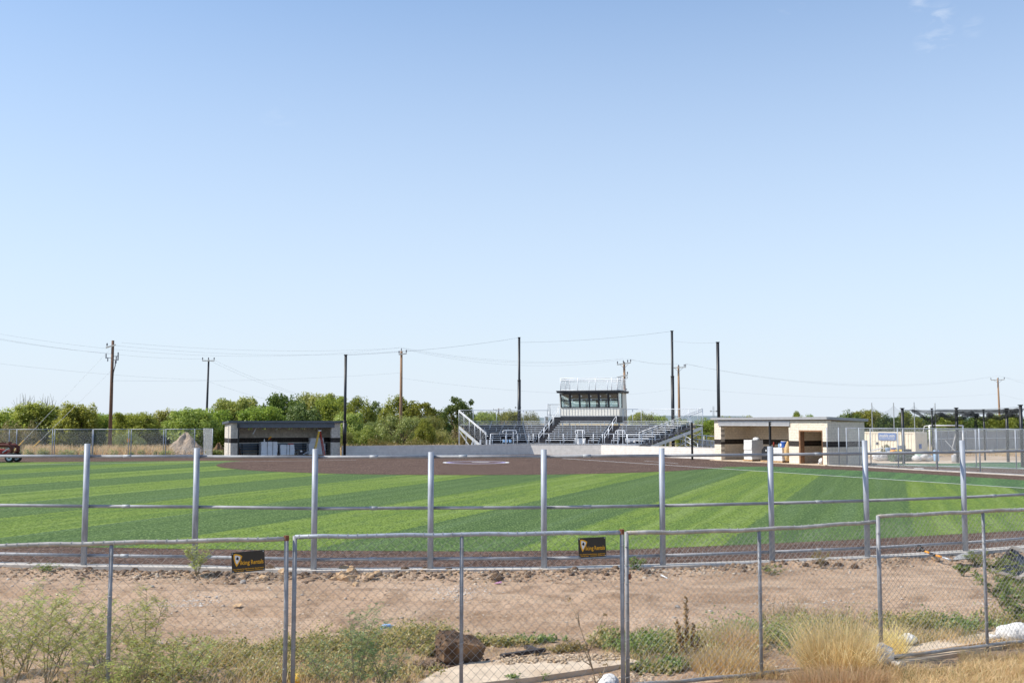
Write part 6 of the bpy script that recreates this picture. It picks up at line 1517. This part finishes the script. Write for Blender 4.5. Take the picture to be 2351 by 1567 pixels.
# dirt block, slab, planks
def boxy(c, s, seed, rz, tilt, m, name, label, cat):
    v, f = ICO[2]; r_ = np.random.RandomState(seed); out = []
    for p in v:
        k = max(abs(p.x),abs(p.y),abs(p.z))**.95; q = Vector((p.x/k*s[0], p.y/k*s[1], p.z/k*s[2]))*(1+r_.uniform(-.09,.09)); out.append(q)
    Mx = Matrix.Rotation(rz,3,'Z') @ Matrix.Rotation(tilt[0],3,'X') @ Matrix.Rotation(tilt[1],3,'Y')
    mb = MB(); mb.add([Mx @ q + Vector(c) for q in out], f); return solo(mb, name, m, label, cat, tuple(c))
q = G(1052, 1532); bk = boxy((q.x,q.y+.12,.19), (.27,.20,.165), 5, .35, (.22,.28), M('packed_brown_earth', (.115,.076,.052), 1, 0, .3, 9, .1, 1.0, 26, .03, tint=(.30,.19,.11)), 'dirt_block', 'large square block of packed brown earth behind the second panel', 'dirt block')
me_ = bk.data; r_ = random.Random(8); mb = MB(); src_ = [(tuple(v_.co), tuple(v_.normal)) for v_ in me_.vertices]; fs_ = [tuple(p_.vertices) for p_ in me_.polygons]; mb.add([s_[0] for s_ in src_], fs_)
for _ in range(420):
    c_, n__ = r_.choice(src_); mb.rock(c_, r_.uniform(.005,.017), r_, 0, (1.2,1,.8), .35)
nm_ = bpy.data.meshes.new('dirt_block'); nm_.from_pydata(mb.v, [], mb.f); nm_.materials.append(me_.materials[0]); bk.data = nm_
n = 900; xx = q.x-.10+.26*g.randn(n); yy = q.y+.02+.10*g.randn(n); stuff('crumbled_earth', *rocks_np(np.stack([xx,yy,np.full(n,.05)],1), .006+.03*g.rand(n)**3, 91), clod_s)
pl = [G(930,1600), G(1225,1568), G(1472,1531), G(1430,1520), G(1300,1514), G(1190,1523), G(1080,1533), G(1005,1553)]
mb = MB(); mb.prism([(p_.x,p_.y) for p_ in pl], -.05, .075); solo(mb, 'concrete_slab', conc_pale, 'pale broken concrete slab at the bottom centre behind the fence', 'slab', tuple(G(1220,1545)))
n = 900; f1, f2 = g.rand(n), g.rand(n); A_, B_ = G(1150,1530), G(1420,1521); xx = A_.x+(B_.x-A_.x)*f1+.05*g.randn(n); yy = A_.y+(B_.y-A_.y)*f1+.10*g.randn(n)
stuff('slab_rubble', *rocks_np(np.stack([xx,yy,np.full(n,.085)],1), .005+.026*g.rand(n)**3, 92, .6), rubble_mat('slab_rubble_mix', [(.50,.38,.26),(.60,.48,.34),(.38,.26,.16)]))
n = 500; A_, B_ = G(1240,1572), G(1500,1545); f1 = g.rand(n); xx = A_.x+(B_.x-A_.x)*f1+.03*g.randn(n); yy = A_.y+(B_.y-A_.y)*f1-.12+.07*g.randn(n)
stuff('slab_edge_rubble', *rocks_np(on_ground(xx,yy), .006+.03*g.rand(n)**3, 93, .6), bpy.data.materials['slab_rubble_mix'])
for a, c, lab in (((1150,1512),(1250,1499),'long black plank lying behind the slab'),((1209,1490),(1232,1500),'short black plank end crossing the long plank')):
    A_, B_ = GT(*a), GT(*c); mb = MB(); mb.bar(A_+Vector((0,0,.04)), B_+Vector((0,0,.05)), .07, .045); solo(mb, 'plank', M('charred_plank', (.05,.042,.04), .85, 0, .3, 9) if 'charred_plank' not in bpy.data.materials else bpy.data.materials['charred_plank'], lab, 'plank', tuple(A_))
A_, B_ = G(2028,1516), G(2340,1474); mb = MB(); strip(mb, (A_.x,A_.y), (B_.x,B_.y), .5, .035); 
pa = [G(2030,1503), G(2150,1478), G(2350,1446), G(2420,1440), G(2420,1475), G(2345,1484), G(2200,1508), G(2045,1534)]
mb = MB(); mb.prism([(p_.x,p_.y) for p_ in pa], -.05, .055); struct(mb, 'concrete_strip', conc_pale)
A_, B_ = G(2045,1522), G(2350,1473); mb = MB(); mb.bar((A_.x,A_.y,.075),(B_.x,B_.y,.075), .04,.03); solo(mb, 'stripe', M('tan_stripe', (.45,.30,.17), .9, 0, .2, 8), 'thin tan batten lying along the bottom of the right panel', 'stripe', (A_.x,A_.y,.07))  # thin tan bar along the foot of the last panel
def gbag(label, px, py, Y, rz, s, sq):
    z = EYE + (ray(px, py).z/ray(px, py).y)*Y; bag(label, (X(px,Y), Y, max(.03, z)), rz, s, sq, bagm, 'white sandbags along the panels')
gbag('white sandbag slumped upright against the dry grass clump', 2012, 1524, 13.2, 2.4, .15, (.85,.7,1.0))
gbag('flat white sandbag lying right of the third panel joint', 2066, 1475, 14.5, .2, .17, (1.0,.75,.42))
gbag('largest white sandbag, right of the last panel post', 2312, 1470, 14.7, 0.0, .26, (1.0,.62,.55))
gbag('white sandbag cut by the bottom edge near the centre joint', 1392, 1585, 12.25, .6, .15, (1.3,.8,.55))
# shovel
sh = thing('shovel', 'shovel with an orange handle and grey blade, dug in beside the rightmost outfield post', 'shovel', tuple(GT(2180,1287)))
Y0 = 22.6; a = lambda px, py, Y=Y0: P(px, py, Y)
for p0, p1, r_, m, nm in ((a(2112,1259,23.3),a(2127,1266,23.2),.030,black_pl,'grip_sleeve'),(a(2124,1265,23.2),a(2135,1269,23.1),.024,orange,'handle'),(a(2135,1269,23.1),a(2149,1274,22.9),.026,black_pl,'grip_sleeve'),(a(2149,1274,22.9),a(2163,1278,22.8),.024,orange,'handle'),(a(2163,1278,22.8),a(2182,1284,22.6),.019,alu,'socket')):
    mb = MB(); mb.tube([p0, p1], r_, 9); build(mb, nm, m, sh, smooth=True)
c0 = a(2108,1257.5,23.35); mb = MB(); mb.tube([c0+Vector((.10,0,-.05)), c0+Vector((-.03,.0,-.06)), c0+Vector((-.06,0,.05)), c0+Vector((.04,0,.06)), c0+Vector((.11,0,-.03))], .018, 7); build(mb, 'd_grip', black_pl, sh, smooth=True)
nb = 7; L_ = []
for i in range(nb):
    f = i/(nb-1); e0, e1 = a(2182+46*f, 1285-4*f, 22.55-.05*f), a(2190+38*f, 1279-14*f-3*math.sin(f*3.1), 22.95)
    L_.append([e0.lerp(e1, k/4)+Vector((0,0,-.05*math.sin(math.pi*k/4))) for k in range(5)])
mb = MB()
for i in range(nb-1):
    for k in range(4):
        mb.quad(L_[i][k], L_[i+1][k], L_[i+1][k+1], L_[i][k+1]); mb.quad(*[q_-Vector((0,0,.012)) for q_ in (L_[i][k+1], L_[i+1][k+1], L_[i+1][k], L_[i][k])])
build(mb, 'blade', M('grey_shovel_blade', (.38,.37,.35), .5, .4, .15, 12), sh, smooth=True)
# overturned black crate at the right edge
cr = thing('broken_crate', 'tipped black lined crate with grey boards, at the right edge among weeds', 'crate', tuple(GT(2330,1335)))
b = [a(2278,1305,20.6), a(2372,1345,20.0), a(2384,1300,21.4), a(2322,1256,21.6)]
mb = MB(); mb.add(b+[q_+Vector((0,.03,-.03)) for q_ in b], [(0,1,2,3),(7,6,5,4),(0,4,5,1),(1,5,6,2),(2,6,7,3),(3,7,4,0)]); build(mb, 'black_liner', black_pl, cr)
for p0, p1, w_ in ((a(2276,1306,20.5),a(2345,1327,20.2),.10),(a(2322,1254,21.5),a(2385,1275,21.2),.14),(a(2345,1325,20.2),a(2390,1290,20.6),.10)):
    mb = MB(); mb.bar(p0, p1, w_, .05); build(mb, 'board', grey_wood, cr)
mb = MB(); mb.bar(a(2280,1302,20.7), a(2324,1258,21.5), .06, .05); build(mb, 'board', bpy.data.materials['charred_plank'], cr)

# ------------------------------------------------------------------ plants
def feather(seed, h, spread, nst, label, px, py, lean=(0,0), m=leaf_feather, L=.023, Wd=.0052, dens=1.0, name='feathery_sapling', cat='plant', group='feathery weeds along the fence', pinn=6, z=None):
    g = np.random.RandomState(seed); q = GT(px, py); t = thing(name, label, cat, tuple(q), 0, group)
    mb = MB(); C_, T_, B_ = [], [], []
    for k in range(nst):
        a = 2*math.pi*(k+.6*g.rand())/nst; ln = spread*(.35+.65*g.rand()); hh = h*(.6+.4*g.rand()); d = Vector((math.cos(a)*ln+lean[0]*hh, math.sin(a)*ln+lean[1]*hh, hh))
        pts = [Vector((0,0,-.05)), d*.35+Vector((0,0,.08*h)), d*.7+Vector((0,0,.05*h)), d]; mb.tube(pts, [.008,.006,.004,.0015], 4)
        cur = lambda f: (pts[0].lerp(pts[1], f*3) if f < 1/3 else pts[1].lerp(pts[2], f*3-1) if f < 2/3 else pts[2].lerp(pts[3], f*3-2))
        nt_ = int(14*dens*hh/1.1)+4
        for j in range(nt_):
            f = .18+.82*(j+g.rand())/nt_; f = min(f, .999); b0 = cur(f); a2 = g.rand()*6.28; tl = (.34-.20*f)*(.5+.7*g.rand())*h/1.1
            e = Vector((math.cos(a2)*tl, math.sin(a2)*tl, tl*(.35+.5*g.rand()))); mb.tube([b0, b0+e*.55+Vector((0,0,.01)), b0+e], [.0025,.002,.001], 3)
            nf = max(3, int(tl/.027))
            for s in range(nf):
                o_ = b0+e*((s+.5)/nf); fd = np.array([g.normal(),g.normal(),.35*g.normal()+.25]); fd /= np.linalg.norm(fd); fl = .05+.05*g.rand(); sd_ = np.cross(fd, [g.normal()*.3,g.normal()*.3,1]); sd_ /= np.linalg.norm(sd_)
                for r_ in range(pinn):
                    sg = 1 if r_ % 2 else -1; c_ = np.array(o_)+fd*fl*(r_+.6)/pinn+sd_*sg*L*.6; tt = sd_*sg*.8+fd*.45; C_.append(c_); T_.append(tt*L); B_.append(np.cross(tt, [g.normal()*.5,g.normal()*.5,1])*Wd)
    V, F = quads(np.array(C_), np.array(T_), np.array(B_)); np_mesh('foliage', V, F, m, t); build(mb, 'stem', twig_g, t, local=True); return t
for i, (px, py, h, sp, n_, lean, lab) in enumerate((
    (20,1600,1.25,.75,5,(.15,0),'feathery sapling at the lower left corner'),
    (105,1575,1.12,.65,5,(.20,.1),'dense feathery sapling a little in from the left edge'),
    (180,1615,1.0,.6,4,(.30,0),'feathery sapling with a long grey branch, left of the first panel post'),
    (235,1560,.85,.5,4,(-.1,0),'feathery sapling touching the first panel post from the left'),
    (330,1580,1.10,.35,4,(.02,0),'upright feathery sapling just right of the first panel post'),
    (60,1540,1.0,.8,5,(0,.1),'feathery sapling behind the panel at the far left'),
    (395,1610,.75,.6,4,(.2,0),'low feathery sapling right of the upright one'),
    (430,1560,.55,.55,4,(.0,0),'small feathery sapling beneath the left rental sign'),
    (140,1530,.6,.6,4,(.1,.1),'bushy feathery sapling behind the leftmost panel, between two taller ones'),
    (-40,1560,1.05,.6,4,(.2,0),'feathery sapling cut by the left edge'),
    (270,1640,.85,.6,6,(.1,0),'feathery sapling at the bottom edge around the first panel post'))):
    feather(200+i, h, sp, n_, lab, px, py, lean)
feather(231, .95, .32, 5, 'blue-green feathery weed right of the second panel post', 815, 1600, (.10,.1), leafmat('blue_green_leaf', [(.20,.28,.12),(.27,.35,.15),(.34,.40,.17)], .5), dens=.85)
feather(232, .60, .45, 5, 'blue-green feathery weed at the bottom below the second panel', 880, 1590, (0,0), bpy.data.materials['blue_green_leaf'], dens=1.0)
feather(233, .50, .5, 5, 'low blue-green weed beside the second panel post', 740, 1580, (.1,0), bpy.data.materials['blue_green_leaf'], dens=.9)
feather(234, .72, .34, 7, 'airy yellow-green bush growing on the kerb at the second outfield post', 452, 1322, (0,-.02), leafmat('yellow_green_leaf', [(.30,.34,.09),(.40,.43,.13),(.48,.47,.18)], .5), dens=.75, L=.024, Wd=.008, name='kerb_bush', group='weeds on the kerb')
for k, (px, py, h, sp, lab, m, LL, W_) in enumerate(((1462,1312,.32,.25,'green leafy weed on the kerb left of the fifth outfield post',leaf_green,.03,.016),(1772,1318,.18,.3,'low green tuft on the windrow near the panel mid post',leaf_green,.03,.010),(1885,1296,.30,.28,'dry brownish tuft on the kerb right of the sixth outfield post',leaf_brush,.03,.006),(105,1312,.14,.3,'low grey-green tuft on the windrow at the far left',leaf_green,.03,.010),
    (2318,1420,1.0,.55,'tall dark green leafy weed in front of the tipped crate',leaf_green,.055,.014),(2350,1450,.9,.5,'dark green leafy weed cut by the right edge',leaf_green,.055,.014),(2285,1330,.55,.4,'leafy weed growing between the last panel post and the crate',leaf_green,.05,.013),(2210,1322,.22,.15,'tiny leafy weed alone on the road left of the last panel post',leaf_green,.04,.014),(2240,1300,.30,.25,'small leafy weed behind the last panel post',leaf_green,.04,.013))):
    feather(260+k, h, sp, 5, lab, px, py, (0,0), m, LL, W_, name='leafy_weed', group='leafy weeds', dens=.55 if h > .5 else .7, pinn=4)
# ground cover, one mass per kind of leaf
W_, G_, Y_, S_ = [], [], [], []
def patch(px, py, rx, ry, n, h, dst, L, Wd, seed):
    g = np.random.RandomState(seed); q = GT(px, py); x = q.x+rx*np.clip(g.randn(n), -1.9, 1.9)*.55; y = q.y+ry*np.clip(g.randn(n), -1.9, 1.9)*.55; hh = h*(.35+.65*g.rand(n))*(.5+.9*np.clip(vnoise(x, y, .3, seed)+.5, 0, 1))
    c = on_ground(x, y); c[:,2] += hh*.5; dst.append(leaves(c, .03+hh*.45, 22, L, Wd, seed+1, up=.5, out=.3, sq=1.2, shell=.2))
for i, (px, py, rx, ry, n, h) in enumerate(((480,1530,1.1,.7,170,.22),(600,1505,1.0,.6,160,.22),(720,1500,.7,.7,150,.30),(820,1490,.6,.8,170,.32),(920,1480,.6,.8,170,.30),(980,1460,.5,.6,90,.28),(620,1560,.9,.4,120,.22),(300,1570,.9,.5,110,.2),(860,1550,.8,.4,130,.25),(440,1480,1.2,.3,60,.14))): patch(px, py, rx, ry, n, h, W_, .020, .010, 400+i)
for i, (px, py, rx, ry, n, h) in enumerate(((1470,1490,.45,.55,130,.24),(1560,1490,.6,.6,150,.26),(1660,1490,.6,.6,140,.30),(1780,1470,.7,.7,170,.30),(1870,1450,.6,.6,130,.30),(2110,1440,.7,.5,170,.22),(2200,1435,.6,.5,120,.20),(1500,1540,.35,.2,60,.10),(1140,1478,.5,.2,90,.14),(1230,1472,.4,.15,40,.12),(1400,1475,.3,.4,60,.22),(2330,1440,.4,.5,90,.25))): patch(px, py, rx, ry, n, h, W_ if i % 3 else G_, .022, .011, 430+i)
patch(995,1500,.22,.2,60,.16,W_,.020,.010,470); patch(1090,1478,.25,.12,50,.14,W_,.020,.010,471)
patch(1530,1530,.4,.2,90,.10,G_,.02,.014,460); patch(1180,1566,.1,.06,14,.10,G_,.02,.012,461); patch(1250,1560,.06,.05,8,.08,G_,.02,.012,462)
patch(1290,1495,.28,.14,70,.10,Y_,.016,.006,463); patch(1310,1490,.2,.1,40,.10,Y_,.016,.006,464)
stuff('weeds', *join(W_), leaf_weed); stuff('green_weeds', *join(G_), leaf_green); stuff('yellow_weeds', *join(Y_), leaf_brush)
def gblades(px0, px1, py0, py1, n, h0, h1, w_, lean, seed, thr=-.2, cell=.5):
    g = np.random.RandomState(seed); px = px0+(px1-px0)*g.rand(n); py = py0+(py1-py0)*g.rand(n); dd = (py-969.8)/FOC; Y = EYE/dd; x = (px-CX)/FOC*Y
    k = vnoise(x, Y, cell, seed) > thr; x, Y = x[k], Y[k]; p = on_ground(x, Y, -.01); return blades(p, h0+(h1-h0)*g.rand(len(x))**1.4*(1+.6*vnoise(x, Y, .35, seed+2)), np.full(len(x), w_), lean, seed+1)
stuff('dry_verge_grass', *join([gblades(1990,2420,1528,1610,9000,.05,.22,.0035,.9,501,-.35), gblades(1650,2000,1535,1610,4500,.04,.16,.0035,.9,502,-.1), gblades(2180,2420,1495,1545,3800,.05,.20,.0035,.9,503,-.2),
    gblades(1580,1860,1490,1545,3800,.05,.22,.003,.9,504,-.1), gblades(1380,1500,1470,1520,700,.05,.2,.003,.8,505), gblades(480,720,1480,1620,3200,.06,.3,.003,.8,506,-.05), gblades(700,980,1500,1620,2600,.06,.25,.003,.8,507,-.05), gblades(2040,2351,1440,1482,3600,.05,.2,.0035,.9,508,-.1), gblades(1100,1450,1455,1500,900,.03,.14,.003,.9,509,.05), gblades(0,480,1500,1640,2200,.05,.25,.003,.8,510,0)]), straw)
stuff('green_verge_grass', *join([gblades(2050,2420,1535,1600,3200,.05,.18,.0035,.8,521,.0), gblades(1740,1960,1395,1470,1500,.1,.4,.003,.5,522,0), gblades(1440,1720,1440,1530,1200,.1,.3,.003,.6,523,0), gblades(2050,2250,1425,1475,1500,.06,.22,.003,.7,524,-.1)]), leafmat('green_grass_blade', [(.16,.18,.05),(.24,.25,.08),(.32,.30,.11)], .4))
def clump(label, px, py, rx, ry, n, h0, h1, lean, seed, m, name='grass_clump'):
    g = np.random.RandomState(seed); q = GT(px, py); a = g.rand(n)*6.28; rr = np.sqrt(g.rand(n)); x, y = q.x+rx*rr*np.cos(a), q.y+ry*rr*np.sin(a); p = np.stack([x-q.x, y-q.y, terr(x, y)-q.z-.02], 1)
    # blades fan outward from the middle of the clump
    d = np.stack([np.cos(a)*rr+.5*g.randn(n), np.sin(a)*rr+.5*g.randn(n), np.zeros(n)], 1); ln = (lean*(.15+1.25*g.rand(n)**1.6))[:,None]; h = (h0+(h1-h0)*g.rand(n))[:,None]; s = np.stack([np.ones(n), .4*g.randn(n), np.zeros(n)], 1)*.0030; up = np.array([0,0,1.])
    p1 = p+up*h*.6+d*ln*h*.35; p2 = p+up*h*(1-.3*ln)+d*ln*h; V = np.stack([p-s,p+s,p1+s*.7,p1-s*.7,p2+s*.15,p2-s*.15],1).reshape(-1,3); b0 = np.arange(n)*6
    o = np_mesh(name, V, np.concatenate([np.stack([b0,b0+1,b0+2,b0+3],1), np.stack([b0+3,b0+2,b0+4,b0+5],1)]), m); o.location = tuple(q); return tag(o, label, 'grass', 'dry grass clumps at the verge')
clump('tall pale dry grass clump beside the third panel joint', 1925, 1545, .42, .30, 1700, .22, .92, 1.1, 601, straw_pale)
clump('brown matted dry grass at the foot of the tall pale clump', 1930, 1585, .55, .20, 2200, .12, .36, .8, 602, straw)
clump('small dry grass clump leaning left of the slumped sandbag', 2045, 1505, .16, .14, 500, .2, .55, .9, 603, straw_pale)
clump('matted dry grass clump left of the third panel mid post', 1660, 1540, .36, .20, 1200, .12, .42, .9, 604, straw)
clump('thin dry grass clump behind the third panel mid post', 1690, 1500, .35, .25, 700, .2, .55, .7, 605, straw_pale)
def stalks(label, px, py, defs, seed):
    g = np.random.RandomState(seed); q = GT(px, py); t = thing('seed_stalk', label, 'dry plant', tuple(q)); mb = MB(); c, r = [], []
    for dx, h, fr, wd in defs:
        e = Vector((dx*1.25, .02*g.normal(), h)); mb.tube([(dx*.3,0,-.02),(dx*.9,0,h*.5),tuple(e)], [.006,.005,.002], 4)
        for k in range(int(h*fr/.012)):
            f = 1-fr*k/(h*fr/.012); c.append((dx*(.5+.75*f)+.012*g.normal(), .012*g.normal(), h*f)); r.append(wd*(.5+.5*g.rand())*math.sin(min(1,(1-f+.06)/fr*2.2)*1.57))
    V, F = leaves(c, r, 26, .010, .005, seed, up=.3, shell=.2); np_mesh('seed_head', V, F, seed_m, t); build(mb, 'stem', twig, t, local=True)
stalks('tall brown seed stalk standing in the weeds behind the third panel', 1577, 1540, [(0,.90,.62,.040),(-.09,.62,.5,.030),(.07,.58,.5,.030),(-.05,.45,.5,.03),(.12,.42,.5,.025)], 71)
q = GT(1372, 1590); t = thing('dead_weed', 'thin leafless dead weed stem in front of the slab', 'dry plant', tuple(q)); mb = MB()
for pts in (((0,0,0),(-.05,0,.25),(-.12,.02,.52),(-.22,.04,.80),(-.30,.05,1.02)), ((-.05,0,.25),(-.12,.0,.42),(-.20,.0,.55)), ((-.10,0,.45),(-.02,0,.62),(.08,.02,.86)), ((-.06,0,.3),(-.16,-.02,.36),(-.22,-.02,.50)), ((-.02,0,.1),(.06,0,.2),(.09,0,.31)), ((-.2,.04,.74),(-.21,.04,.86),(-.24,.05,.92))):
    mb.tube([Vector(p_) for p_ in pts], [.008-.0055*i/(len(pts)-1) for i in range(len(pts))], 5)
build(mb, 'stem', twig, t, smooth=True, local=True)
V, F = leaves([(-.30,.05,1.02),(.08,.02,.86),(-.22,-.02,.5),(.09,0,.31),(-.13,0,.48),(-.02,0,.08),(.03,0,.2)], [.03,.03,.03,.03,.03,.03,.035], 10, .020, .006, 5, up=-.4); tag(np_mesh('dry_leaf', V, F, seed_m, t), kind='stuff')
